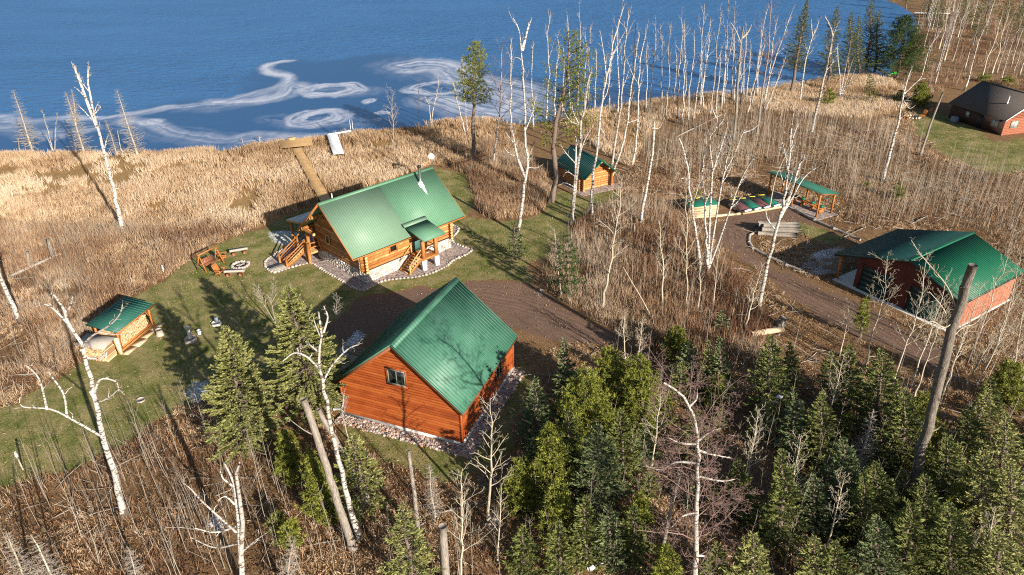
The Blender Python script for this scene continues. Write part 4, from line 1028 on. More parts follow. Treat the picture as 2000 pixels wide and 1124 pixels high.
# ---------------------------------------------------------------- fire pit circle
P0 = at(470, 520)
t = thing('fire_pit', 'round stone fire pit with ashes in the middle of the lawn seats', 'fire pit', P0)
for i in range(18):
    q = i * 2 * math.pi / 18; a = stones(1, lambda r, n: np.zeros((1, 3)), .15, .19, 300 + i, .9)
    o = a.build('ring_stone', M['greystone'], t); o.location = (.78 * math.cos(q), .78 * math.sin(q), .12)
MB().tube([(0, 0, .0), (0, 0, .06)], [.66, .6], 16).build('ash_bed', M['black'], t)
for q in ((-.35, -.1, .4, .15), (-.1, -.4, .25, .35)): MB().tube([(q[0], q[1], .1), (q[2], q[3], .16)], [.06, .05], 7).build('charred_log', M['greywood'], t)
def log_bench(ua, va, ub, vb, lab):
    p, q = at(ua, va), at(ub, vb); o_, y_, L_ = frame2(p, q); t = thing('log_bench', lab, 'bench', o_, y_)
    a = MB(); n = 10; P = [(.24 * math.cos(math.pi + i * math.pi / (n - 1)), .55 + .24 * math.sin(math.pi + i * math.pi / (n - 1))) for i in range(n)]
    V = [(0, y, z) for y, z in P] + [(L_, y, z) for y, z in P]
    a.add(V, [[i, i + 1, i + 1 + n, i + n] for i in range(n - 1)] + [[0, n, 2 * n - 1, n - 1]], .8); a.ngon(V[:n], 1.); a.ngon(V[n:], 1.); a.build('seat', M['greywood'], t)
    for x in (.35, L_ - .35): MB().tube([(x, -.3, .17), (x, .3, .17)], [.17, .17], 10, .5, 1.5).build('leg', M['redwood'], t)
    return t
log_bench(450, 499, 485, 493, 'half log bench at the upper side of the fire pit')
log_bench(440, 539, 479, 537, 'half log bench at the near side of the fire pit')
def adirondack(u, v, rz, lab):
    t = thing('lawn_chair', lab, 'chair', at(u, v), rz)
    a = MB()
    for i in range(5): a.beam((-.28 + i * .14, -.22, .36), (-.28 + i * .14, -.55, 1.05), .12, .03, (0, 1, 0), rng.random())
    a.build('backrest', M['beam'], t)
    a = MB()
    for i in range(5): a.beam((-.3, .3 - i * .12, .42 - i * .03), (.3, .3 - i * .12, .42 - i * .03), .10, .03, (0, 0, 1), rng.random())
    a.build('seat', M['beam'], t)
    for s in (-1, 1):
        MB().beam((s * .33, .3, 0), (s * .33, .3, .62), .09, .04, (0, 1, 0)).build('leg', M['beam'], t); MB().beam((s * .31, .3, .38), (s * .31, -.62, .02), .04, .12).build('leg', M['beam'], t)
        MB().beam((s * .38, .42, .62), (s * .38, -.42, .60), .13, .03).build('armrest', M['beam'], t)
adirondack(436, 507, rad(-75), 'brown slatted lawn chair beside the upper log bench, facing the fire pit')
adirondack(430, 537, rad(-110), 'dark brown slatted lawn chair left of the near log bench')
t = thing('garden_swing', 'wooden A-frame bench swing at the left of the fire pit', 'swing', at(412, 521), rad(62))
t.scale = (.84, .84, .84)
for x in (-1.25, 1.25):
    for y in (-.75, .75): MB().beam((x * 1.05, y, 0), (x, 0, 2.0), .1, .1, (1, 0, 0)).build('leg', M['beam'], t)
    MB().beam((x * 1.02, -.42, .9), (x * 1.02, .42, .9), .08, .05).build('brace', M['beam'], t)
MB().beam((-1.4, 0, 2.03), (1.4, 0, 2.03), .1, .14).build('top_beam', M['beam'], t)
a = MB()
for i in range(5): a.box(-.8, .8, -.3 + i * .11, -.21 + i * .11, .5, .53, rng.random())
st = a.build('seat', M['redwood'], t)
a = MB()
for i in range(5): a.beam((-.8, .3 + i * .03, .6 + i * .12), (.8, .3 + i * .03, .6 + i * .12), .03, .09, (0, 0, 1), rng.random())
a.build('backrest', M['redwood'], t)
for x in (-.78, .78): MB().tubes([[(x, -.25, .52), (x, 0, 2.0)]], [[.012, .012]], 4).build('chain', M['steel'], t)

# ---------------------------------------------------------------- boardwalk and docks
def boards(mb, p, q, w_, z, pitch=.17, th=.05):
    """boards laid across the run p->q"""
    p, q = np.array(p[:2]), np.array(q[:2]); L_ = np.hypot(*(q - p)); d = (q - p) / L_; r = np.array([-d[1], d[0]])
    n = int(L_ / pitch)
    for i in range(n):
        c0, c1 = p + d * (i * pitch), p + d * ((i + .92) * pitch); V = [(*(c0 - r * w_ / 2), z), (*(c1 - r * w_ / 2), z), (*(c1 + r * w_ / 2), z), (*(c0 + r * w_ / 2), z)]
        mb.hexa([(x, y, zz - th) for x, y, zz in V] + V, rng.random())
    return mb
t = thing('boardwalk', 'tan wooden boardwalk leading from the cabin to the lake with a wide end deck', 'boardwalk', (0, 0, 0))
ZD = .62
pa, pb = at(640, 398, ZD), at(579, 289, ZD)
a = boards(MB(), pa, pb, 1.25, ZD); a.build('walkway', M['deckwood'], t)
ca, cb, cc, cd_ = at(547, 291, ZD), at(612, 284, ZD), at(608, 269, ZD), at(544, 275, ZD)
a = boards(MB(), (ca + cb) / 2, (cc + cd_) / 2, float(np.linalg.norm((ca - cb)[:2])) * .98, ZD + .08, .22); a.build('end_deck', M['deckwood'], t)
ba, bb = at(562, 270.5, ZD + .35), at(577, 269, ZD + .35)
a = MB(); a.beam(ba, bb, .5, .08); a.beam(ba + [.1, 0, -.2], bb + [-.1, 0, -.2], .35, .3); a.build('bench', M['deckwood'], t)
a = MB(); d = (pb - pa) / np.linalg.norm(pb - pa); r = np.array([-d[1], d[0], 0])
for s in (-1, 1): a.beam(pa + r * s * .55 - [0, 0, .12], pb + r * s * .55 - [0, 0, .12], .05, .14)
a.build('side_rail', M['greywood'], t)
for i in range(6):
    for s in (-1, 1):
        p = pa + (pb - pa) * (i + .5) / 6 + r * s * .5; MB().tube([(p[0], p[1], -.4), (p[0], p[1], ZD - .06)], [.06, .06], 6).build('post', M['greywood'], t)
for p in (ca, cb, cc, cd_, (cc + cd_) / 2): q = p * .96 + (ca + cc) / 2 * .04; MB().tube([(q[0], q[1], -1.2), (q[0], q[1], ZD)], [.08, .08], 6).build('post', M['greywood'], t)
t = thing('dock', 'white L-shaped dock section parked in the marsh grass right of the boardwalk', 'dock', (0, 0, 0))
zw = .85
p1, p2, p3 = at(661, 300, zw), at(648, 260, zw), at(688, 254, zw)
a = boards(MB(), p1, p2, 1.45, zw, .5, .1); a.build('dock_section', M['white'], t)
a = boards(MB(), at(640, 262, zw + .01), p3, 1.0, zw + .012, .5, .1); a.build('dock_section', M['white'], t)
for p in (p1, p2, p3): MB().tube([(p[0] + .4, p[1], -.6), (p[0] + .4, p[1], zw - .12)], [.04, .04], 6).build('post', M['steel'], t)
for dx in (0, .35): MB().tube([(p3[0] - .3 + dx, p3[1] + .3, zw), (p3[0] - .3 + dx, p3[1] + .3, zw + 1.5)], [.035, .035], 6).build('ladder_rail', M['white'], t)
t = thing('satellite_dish', 'white round satellite dish on a pole behind the log cabin', 'dish', (-9.53, 83.3, 0))
MB().tube([(0, 0, 0), (0, .1, 3.9)], [.045, .045], 7).build('pole', M['steel'], t)
a = MB(); n = 16; P = []
for k, (rr, dd) in enumerate(((.02, .14), (.2, .11), (.38, 0))):
    for i in range(n): q = i * 2 * math.pi / n; P.append((rr * math.cos(q) , -.12 + dd - .06 * math.sin(q) * rr, 4.0 + rr * math.sin(q)))
a.add(P, [[k * n + i, k * n + (i + 1) % n, (k + 1) * n + (i + 1) % n, (k + 1) * n + i] for k in range(2) for i in range(n)]); a.build('reflector', M['white'], t, True)
MB().tube([(0, -.1, 3.6), (0, -.6, 3.75)], [.02, .02], 5).build('feed_arm', M['steel'], t)
t = thing('post', 'grey mooring post with crossbar standing in ice left of the boardwalk deck', 'post', at(508, 278, -.3))
MB().tube([(0, 0, -.5), (0, 0, 1.1)], [.09, .08], 7).build('stake', M['greywood'], t); MB().beam((-.35, 0, .75), (.35, 0, .75), .08, .08).build('crossbar', M['greywood'], t)
t = thing('post', 'thin grey stake in the ice at far left of the boardwalk', 'post', at(474, 279, -.3)); MB().tube([(0, 0, -.5), (0, 0, .9)], [.05, .05], 6).build('stake', M['greywood'], t)

# ---------------------------------------------------------------- sawmill shelter, lumber, logs around the barn yard
A, B = at(1498.7, 335.5, 3.0), at(1604.5, 378.5, 3.0)
o3, y3, L3 = frame2(B, A)                       # local x from near end to far end, local y to the right-hand (camera-left negative)
t = thing('open_shelter', 'open-sided timber shelter with sloping green metal roof behind the log pile', 'shelter', o3, y3)
D3 = -3.05
roof_sheet(MB(), (0, D3, 2.4), (L3, D3, 2.4), (L3, 0, 3.0), (0, 0, 3.0), .08, .3).build('roof', M['shed_roof'], t)
for x in (.35, L3 / 2, L3 - .35):
    MB().box(x - .08, x + .08, -.45, -.29, 0, 2.86).build('post', M['beam'], t); MB().box(x - .08, x + .08, D3 + .3, D3 + .46, 0, 2.4).build('post', M['beam'], t)
a = MB(); a.beam((.1, -.37, 2.80), (L3 - .1, -.37, 2.80), .1, .16); a.beam((.1, D3 + .38, 2.34), (L3 - .1, D3 + .38, 2.34), .1, .14); a.beam((.3, -.3, 2.72), (.3, D3 + .4, 2.28), .08, .14)
a.build('roof_beam', M['beam'], t)
for x in (.35, L3 - .35): MB().beam((x, -.37, 2.1), (x + (.6 if x < 1 else -.6), -.37, 2.74), .07, .09).build('brace', M['beam'], t)
o = MB().prism([(-.3, .4), (L3, .4), (L3, D3), (-.3, D3)], -.3, .03).build('gravel_pad', M['gravel']); o.location = (*o3, 0); o.rotation_euler = (0, 0, y3); tag(o, 'gravel floor under the open shelter', 'gravel', kind='structure')
t = thing('saw_bench', 'long low wooden log carriage with green clamps under the open shelter', 'bench', o3, y3)
a = MB(); a.beam((.6, -1.5, .62), (L3 - 1.2, -1.5, .62), .12, .18); a.beam((.6, -1.9, .62), (L3 - 1.2, -1.9, .62), .12, .18); a.build('bed', M['beam'], t)
for i in range(5):
    x = .9 + i * (L3 - 2.4) / 4.2
    MB().box(x - .05, x + .05, -2.1, -1.35, 0, .53).build('leg', M['beam'], t); MB().box(x - .16, x + .16, -1.95, -1.45, .715, .92).build('clamp', M['greensheet'], t)
def stack(u, v, rz, n, rows, ln, lab, mk, w1=.24, h1=.2, cover=None):
    t = thing('lumber_pile', lab, 'lumber', at(u, v), rz)
    for r_ in range(rows):
        a = MB()
        for i in range(n):
            y = (i - (n - 1) / 2) * (w1 + .02); s_ = rng.uniform(-.12, .12)
            a.box(-ln / 2 + s_, ln / 2 + s_, y - w1 / 2, y + w1 / 2, .1 + r_ * (h1 + .05), .1 + r_ * (h1 + .05) + h1, rng.random())
        a.build('timber_layer', M[mk], t)
    return t, .1 + rows * (h1 + .05)
t, zt = stack(1366, 418, rad(14), 7, 4, 3.3, 'stack of squared pale timbers under a green metal sheet', 'sawnwood', .25, .26)
a = MB(); a.slab((-1.7, -1.1, zt + .06), (1.75, -1.1, zt + .06), (1.75, 1.2, zt + .16), (-1.7, 1.2, zt + .16), .03); a.build('cover', M['greensheet'], t)
for x, y in ((-1.35, .2), (.5, .55), (-.2, .9)): MB().beam((x, y, zt + .2), (x + .55, y + .1, zt + .2), .16, .06).build('flashing', M['yellow'], t)
t, zt = stack(1473, 406, rad(20), 9, 1, 5.2, 'low timber stack covered with green and maroon metal sheets edged yellow and white', 'sawnwood', .3, .25)
for i in range(4):
    x = -2.6 + i * 1.3; a = MB()
    a.slab((x, -1.6, zt + .03 + .03 * (i % 2)), (x + 1.28, -1.6, zt + .03 + .03 * (i % 2)), (x + 1.28, 1.6, zt + .3 + .03 * (i % 2)), (x, 1.6, zt + .3 + .03 * (i % 2)), .02); a.build('cover', M['brownsheet' if i in (0, 2) else 'greensheet'], t)
    MB().beam((x + .2, 1.5, zt + .37), (x + .95, 1.3, zt + .36), .16, .05).build('flashing', M['yellow'], t)
    MB().beam((x + .1, -1.5, zt + .15), (x + 1.0, -1.35, zt + .17), .3, .12).build('flashing', M['white'], t)
def log_(pa, pb, r0, r1, lab, m='greywood', nm='log', z=None, group=None, k=9):
    p, q = np.array(pa, float), np.array(pb, float); mid = (p + q) / 2
    P = np.array([p + (q - p) * i / 5 for i in range(6)]) - [mid[0], mid[1], 0]; P[1:-1, :2] += rng.uniform(-.05, .05, (4, 2)) 
    mb = MB().tubes(P[None], np.linspace(r0, r1, 6)[None], k, rng.random(), True, 1.2)
    o = mb.build(nm, M[m]); o.location = (mid[0], mid[1], 0); return tag(o, lab, 'log', group)
lp = at(1517, 456); d1 = np.array([math.cos(rad(-8)), math.sin(rad(-8)), 0]); n1 = np.array([-d1[1], d1[0], 0])
for i in range(11):
    row = 0 if i < 5 else 1 if i < 9 else 2; j = i - (0, 5, 9)[row]
    d1 = np.array([math.cos(rad(-8) + rng.normal(0, .10)), math.sin(rad(-8) + rng.normal(0, .10)), rng.normal(0, .03)]); c = lp + n1 * (-1.0 + j * .52 + row * .26) + [0, 0, .24 + row * .42]; hl = rng.uniform(1.7, 2.3); s_ = d1 * rng.uniform(-.4, .5)
    log_(c - d1 * hl + s_, c + d1 * hl + s_, rng.uniform(.17, .25), rng.uniform(.15, .2), 'grey weathered log in the pile on the barn yard grass', 'greybark', 'log', None, 'logs piled in the barn yard')
def edge(pts, lab, r=.16, m='greywood', z=.12):
    for i in range(len(pts) - 1):
        p, q = at(*pts[i]), at(*pts[i + 1]); p[2] = q[2] = z; log_(p, q, r, r * .93, lab[i] if isinstance(lab, list) else lab, m, 'edging_log', None, 'logs edging the barn yard')
edge([(1478, 455), (1464, 462), (1462, 476), (1470, 488), (1500, 503), (1535, 520), (1570, 533)], 'grey log in the row edging the near side of the barn yard')
edge([(1545, 408), (1590, 432), (1628, 449), (1680, 471)], 'grey log in the row edging the far side of the barn yard')
edge([(1343, 428), (1400, 424), (1437, 421), (1520, 406)], 'pale log in the row along the gravel in front of the lumber piles', .14, 'sawnwood')
t = thing('log_bench', 'thick pale peeled log lying on two round blocks beside the barn road', 'bench', at(1497, 655), rad(14))
MB().tube([(-1.45, 0, .33), (0, .03, .34), (1.45, 0, .33)], [.24, .25, .23], 12, .8, 1.3).build('seat', M['sawnwood'], t)
for x in (-1.0, 1.0): MB().tube([(x, -.3, .05), (x, .3, .05)], [.1, .1], 8).build('leg', M['greywood'], t)
stump(1524, 636, .36, .75, 'big leaning stump at the right end of the pale log bench', 'greybark', .2)

# ---------------------------------------------------------------- by the neighbour's house
t = thing('fire_pit', 'ring of stones with low seats on the lawn of the house at far right', 'fire pit', at(1783, 230))
for i in range(12):
    q = i * 2 * math.pi / 12; o = stones(1, lambda r, n: np.zeros((1, 3)), .2, .25, 400 + i, .8).build('ring_stone', M['stonewall'], t); o.location = (.9 * math.cos(q), .9 * math.sin(q), .1)
def lounge(u, v, rz, lab):
    t = thing('lawn_chair', lab, 'chair', at(u, v), rz)
    a = MB()
    for i in range(5): a.box(-.3 + i * .13, -.19 + i * .13, -.35, .35, .36, .4, rng.random())
    a.build('seat', M['beam'], t)
    a = MB()
    for i in range(5): a.beam((-.25 + i * .13, .36, .4), (-.25 + i * .13, .7, 1.15), .11, .03, (0, 1, 0), rng.random())
    a.build('backrest', M['beam'], t)
    for x in (-.3, .3):
        for y in (-.3, .33): MB().box(x - .04, x + .04, y - .04, y + .04, 0, .355).build('leg', M['beam'], t)
lounge(1799, 230, rad(-70), 'orange-brown lawn chair right of the fire pit at the far house'); lounge(1809, 225, rad(-95), 'tall backed orange-brown lawn chair nearest the far house')
lounge(1769, 232, rad(80), 'orange-brown lawn chair left of the fire pit at the far house')
t = thing('kayak', 'bright green kayak lying on the bank under the big pine', 'kayak', at(1744, 147), rad(20))
a = MB(); n = 9; k = 10; P = []
for i in range(n):
    f = i / (n - 1) * 2 - 1; r = .38 * (1 - abs(f) ** 2.4) + .02
    for j in range(k): q = j * 2 * math.pi / k; P.append((f * 1.8, r * math.cos(q), .32 + r * .55 * math.sin(q) + .14 * f * f))
a.add(P, [[i * k + j, (i + 1) * k + j, (i + 1) * k + (j + 1) % k, i * k + (j + 1) % k] for i in range(n - 1) for j in range(k)]); a.build('hull', M['plasticgreen'], t, True)
MB().tube([(-.3, 0, .5), (-.3, 0, .56)], [.3, .27], 12).build('cockpit', M['black'], t)
t = thing('dock', 'long pale plank dock lying up the bank beside the green kayak', 'dock', (0, 0, 0))
a = boards(MB(), at(1700, 128, .3), at(1738, 148, .4), 1.1, .4, .3); a.build('dock_section', M['greywood'], t)
for q in ((1704, 130), (1735, 147)): p = at(*q); MB().tube([(p[0], p[1], -.8), (p[0], p[1], .34)], [.06, .06], 6).build('post', M['steel'], t)
t = thing('dock', 'white plank dock on the far bank at the top right', 'dock', (0, 0, 0))
a = boards(MB(), at(1785, 25, .5), at(1856, 26, .5), 1.2, .5, .4, .1); a.build('dock_section', M['white'], t)
for q in ((1792, 25), (1822, 26), (1850, 26)): p = at(*q); MB().tube([(p[0], p[1], -1.), (p[0], p[1], .4)], [.08, .08], 6).build('post', M['greywood'], t)
t = thing('utility_box', 'dark tarp covered box at the left corner of the far house', 'box', at(1862, 240)); MB().hexa([(-.5, -.4, 0), (.5, -.4, 0), (.5, .4, 0), (-.5, .4, 0), (-.45, -.35, .9), (.45, -.35, .9), (.4, .3, .98), (-.4, .3, .98)]).build('cover', M['bluegrey'], t)
# ================================================================== TREES
TW = {}
class Limbs:
    """collects polylines by number of points so they can be meshed in one go"""
    def __init__(s): s.d = {}
    def add(s, P, R, k=4, tint=.5):
        s.d.setdefault((len(P), k), []).append((np.asarray(P, float), np.asarray(R, float), tint))
    def mb(s):
        m = MB()
        for (n, k), L_ in s.d.items():
            m.tubes(np.array([q[0] for q in L_]), np.array([q[1] for q in L_]), k, np.array([q[2] for q in L_]), k > 3)
        return m
    def __len__(s): return sum(len(v) for v in s.d.values())

def unit(v): return v / max(np.linalg.norm(v), 1e-9)
def wiggle(r, p, d, ln, n, amp, lift=0.0):
    """a polyline that wanders from p along d"""
    P = [np.array(p, float)]; d = unit(np.array(d, float)); s_ = ln / (n - 1)
    for i in range(n - 1):
        d = unit(d + r.normal(0, amp, 3) + np.array([0, 0, lift])); P.append(P[-1] + d * s_)
    return np.array(P)
def along(P, f):
    x = f * (len(P) - 1); i = min(int(x), len(P) - 2); return P[i] + (P[i + 1] - P[i]) * (x - i), unit(P[i + 1] - P[i])
def sprout(r, L_, P, R, n, f0, f1, ln, up, amp=.18, lift=.05, kids=(), fr=.55, k=4, taper=.35, az=None, shrink=.6):
    """n branches off polyline P between fractions f0,f1; kids: deeper levels (n, f0, f1, length ratio, up, lift)"""
    for i in range(n):
        f = f0 + (f1 - f0) * (i + r.random()) / n
        p, t = along(P, f)
        a = (i * 2.4 + r.uniform(-.5, .5)) if az is None else az + r.uniform(-.6, .6)
        side = np.array([math.cos(a), math.sin(a), 0]); side = unit(side - t * (side @ t))
        d = side * (1 - up) + t * up
        l_ = ln * r.uniform(.6, 1.2) * (1 - shrink * (f - f0) / max(f1 - f0, .01))
        rr = np.interp(f * (len(R) - 1), np.arange(len(R)), R) * fr
        m = 5 if kids else 4
        Q = wiggle(r, p, d, l_, m, amp, lift); q = np.linspace(rr, max(rr * taper, .0065), m)
        L_.add(Q, q, k, r.random())
        if kids:
            kn, k0, k1, kl, ku, kf = kids[0]
            sprout(r, L_, Q, q, kn, k0, k1, l_ * kl, ku, amp * 1.1, kf, kids[1:], .6, 3, .5)

def bare_tree(name, label, cat, base, pts, r0, r1, style, seed, bm='birch', lm=None, group=None, limbs=(), stems=(), foot=True):
    """base: world point, pts: trunk polyline (relative to base); limbs: explicit limb polylines with root radius"""
    r = np.random.default_rng(seed)
    pts = np.array(pts, float); n = len(pts); H = np.linalg.norm(pts[-1] - pts[0])
    # resample the trunk
    m = max(7, n + 2); cum = np.concatenate([[0], np.cumsum(np.linalg.norm(np.diff(pts, axis=0), axis=1))]); cum /= cum[-1]
    f = np.linspace(0, 1, m); P = np.stack([np.interp(f, cum, pts[:, i]) for i in range(3)], -1)
    P[1:-1] += r.normal(0, H * (.002 if r0 > .15 or style in ('pole', 'stubs') else .005), (m - 2, 3)) * [1, 1, .3]
    R = r0 + (r1 - r0) * f ** .8
    if foot: R[0] *= 1.3; P[0, 2] -= .15
    t = thing(name, label, cat, base, 0, group)
    tr = Limbs(); tr.add(P, R, 8 if r0 > .12 else 6, r.random())
    Lb = Limbs()
    for Q, q0, q1 in stems:
        Q = np.array(Q, float); tr.add(Q, np.linspace(q0, q1, len(Q)), 7, r.random())
    S_ = [(P, R)] + [(np.array(Q, float), np.linspace(q0, q1, len(Q))) for Q, q0, q1 in stems]
    for Q, q0 in limbs:
        Q = np.array(Q, float); mm = max(4, len(Q)); 
        R_ = np.linspace(q0, q0 * .3, len(Q)); (tr if style == 'crown' else Lb).add(Q, R_, 5, r.random())
        if style != 'pole': sprout(r, Lb, Q, R_, 4 if style in ('snag', 'hero') else 8, .25, 1, np.linalg.norm(Q[-1] - Q[0]) * .28, .5, .22, .04, ((2, .3, 1, .5, .5, .03),) if style != 'snag' else (), .5, 4)
    for j, (P_, R_) in enumerate(S_):
        h = np.linalg.norm(P_[-1] - P_[0])
        if style == 'snag':
            sprout(r, Lb, P_, R_, int(r.integers(5, 9)), .50, 1, h * .17, .72, .16, .05, ((4, .2, 1, .5, .6, .05), (3, .2, 1, .5, .55, .03)), .52, 5)
            sprout(r, Lb, P_, R_, int(r.integers(2, 5)), .25, .8, h * .05, .3, .2, .0, (), .35, 4)
        elif style == 'fork':
            sprout(r, Lb, P_, R_, 5, .50, .98, h * .26, .80, .13, .06, ((4, .2, 1, .42, .6, .05), (2, .3, 1, .5, .6, .03)), .62, 5)
        elif style == 'aspen':
            sprout(r, Lb, P_, R_, 22, .30, .99, h * .26, .55, .12, .07, ((5, .2, 1, .42, .55, .06), (2, .3, 1, .5, .6, .04)), .5, 4, .35, None, .68)
        elif style == 'young':
            sprout(r, Lb, P_, R_, 12, .30, .99, h * .22, .62, .12, .06, ((3, .2, 1, .45, .6, .05),), .5, 4, .4, None, .6)
        elif style == 'fine':
            sprout(r, Lb, P_, R_, 16, .40, .99, h * .24, .55, .14, .05, ((6, .2, 1, .42, .5, .03), (4, .25, 1, .45, .5, .0)), .5, 4, .35, None, .5)
        elif style == 'crown':
            sprout(r, Lb, P_, R_ * .62, 34, .15, .99, h * .30, .42, .16, .03, ((9, .12, 1, .42, .42, .0), (7, .15, 1, .45, .45, -.02), (4, .2, 1, .45, .4, -.02)), .40, 4, .35, None, .40)
        elif style == 'deadspruce':
            sprout(r, Lb, P_, R_, int(40 + h * 11), .08, .99, min(h * .22, 1.9), .02, .10, .02, ((6, .15, 1, .34, .35, -.10), (2, .3, 1, .5, .3, -.12)), .30, 3, .45, None, .80)
        elif style == 'stubs':
            sprout(r, Lb, P_, R_, 8, .3, .98, h * .05, .3, .2, .0, (), .3, 4)
    tr.mb().build('trunk', M[bm], t, True)
    if len(Lb): Lb.mb().build('limbs', M[lm or bm], t)
    return t

def px_poly(pts, Y, r=None, dz=0.0):
    """photo readings -> points near the upright plane through the tree's foot"""
    out = []
    for i, (u, v) in enumerate(pts):
        out.append(at_y(u, v, Y + (0 if r is None or i == 0 else dz * i * r)))
    return np.array(out)

NT = [0]
def hero(label, cat, trunk, r0, r1, style, bm='birch', lm=None, limbs=(), stems=(), name='bare_tree', group=None, lr=.5):
    """trunk: photo readings from foot to tip"""
    NT[0] += 1; r = np.random.default_rng(1000 + NT[0]); b = at(*trunk[0])
    k_ = float(np.interp(np.hypot(b[0], b[1]), [32, 40, 58, 115], [.86, .80, 1.02, 1.18])) if r0 > .095 else .9
    r0 *= k_; r1 *= k_; Y = b[1]
    P = px_poly(trunk, Y) - b
    if len(P) > 3: P = smooth_line(P, 3)
    Lw = []
    for q in limbs:
        dd = r.uniform(-1, 1) * .35
        Lw.append((smooth_line(px_poly(q, Y, 1, dd) - b, 4), r0 * lr * .9))
    Sw = [(px_poly(q, Y, 1, r.uniform(-.15, .15)) - b, r0 * .75, r1) for q in stems]
    return bare_tree(name, label, cat, b, P, r0, r1, style, 2000 + NT[0], bm, lm, group, Lw, Sw)

# ---------------------------------------------------------------- conifers
def kites(C, D, ln, wd, r, up=None):
    """flat four-cornered sprays at C pointing along D"""
    n = len(C); D = D / np.maximum(np.linalg.norm(D, axis=1, keepdims=True), 1e-9)
    U = r.normal(0, 1, (n, 3)) * .7 + np.array([0, 0, 1.]) if up is None else up
    S1 = np.cross(D, U); S1 /= np.maximum(np.linalg.norm(S1, axis=1, keepdims=True), 1e-9)
    ln = np.broadcast_to(np.asarray(ln, float).reshape(-1, 1), (n, 1)); wd = np.broadcast_to(np.asarray(wd, float).reshape(-1, 1), (n, 1))
    N_ = np.cross(S1, D)
    V = np.stack([C, C + D * ln * .45 + S1 * wd * .5 - N_ * ln * .05, C + D * ln, C + D * ln * .45 - S1 * wd * .5 - N_ * ln * .05], 1)
    return V.reshape(-1, 3), np.arange(n * 4).reshape(n, 4)

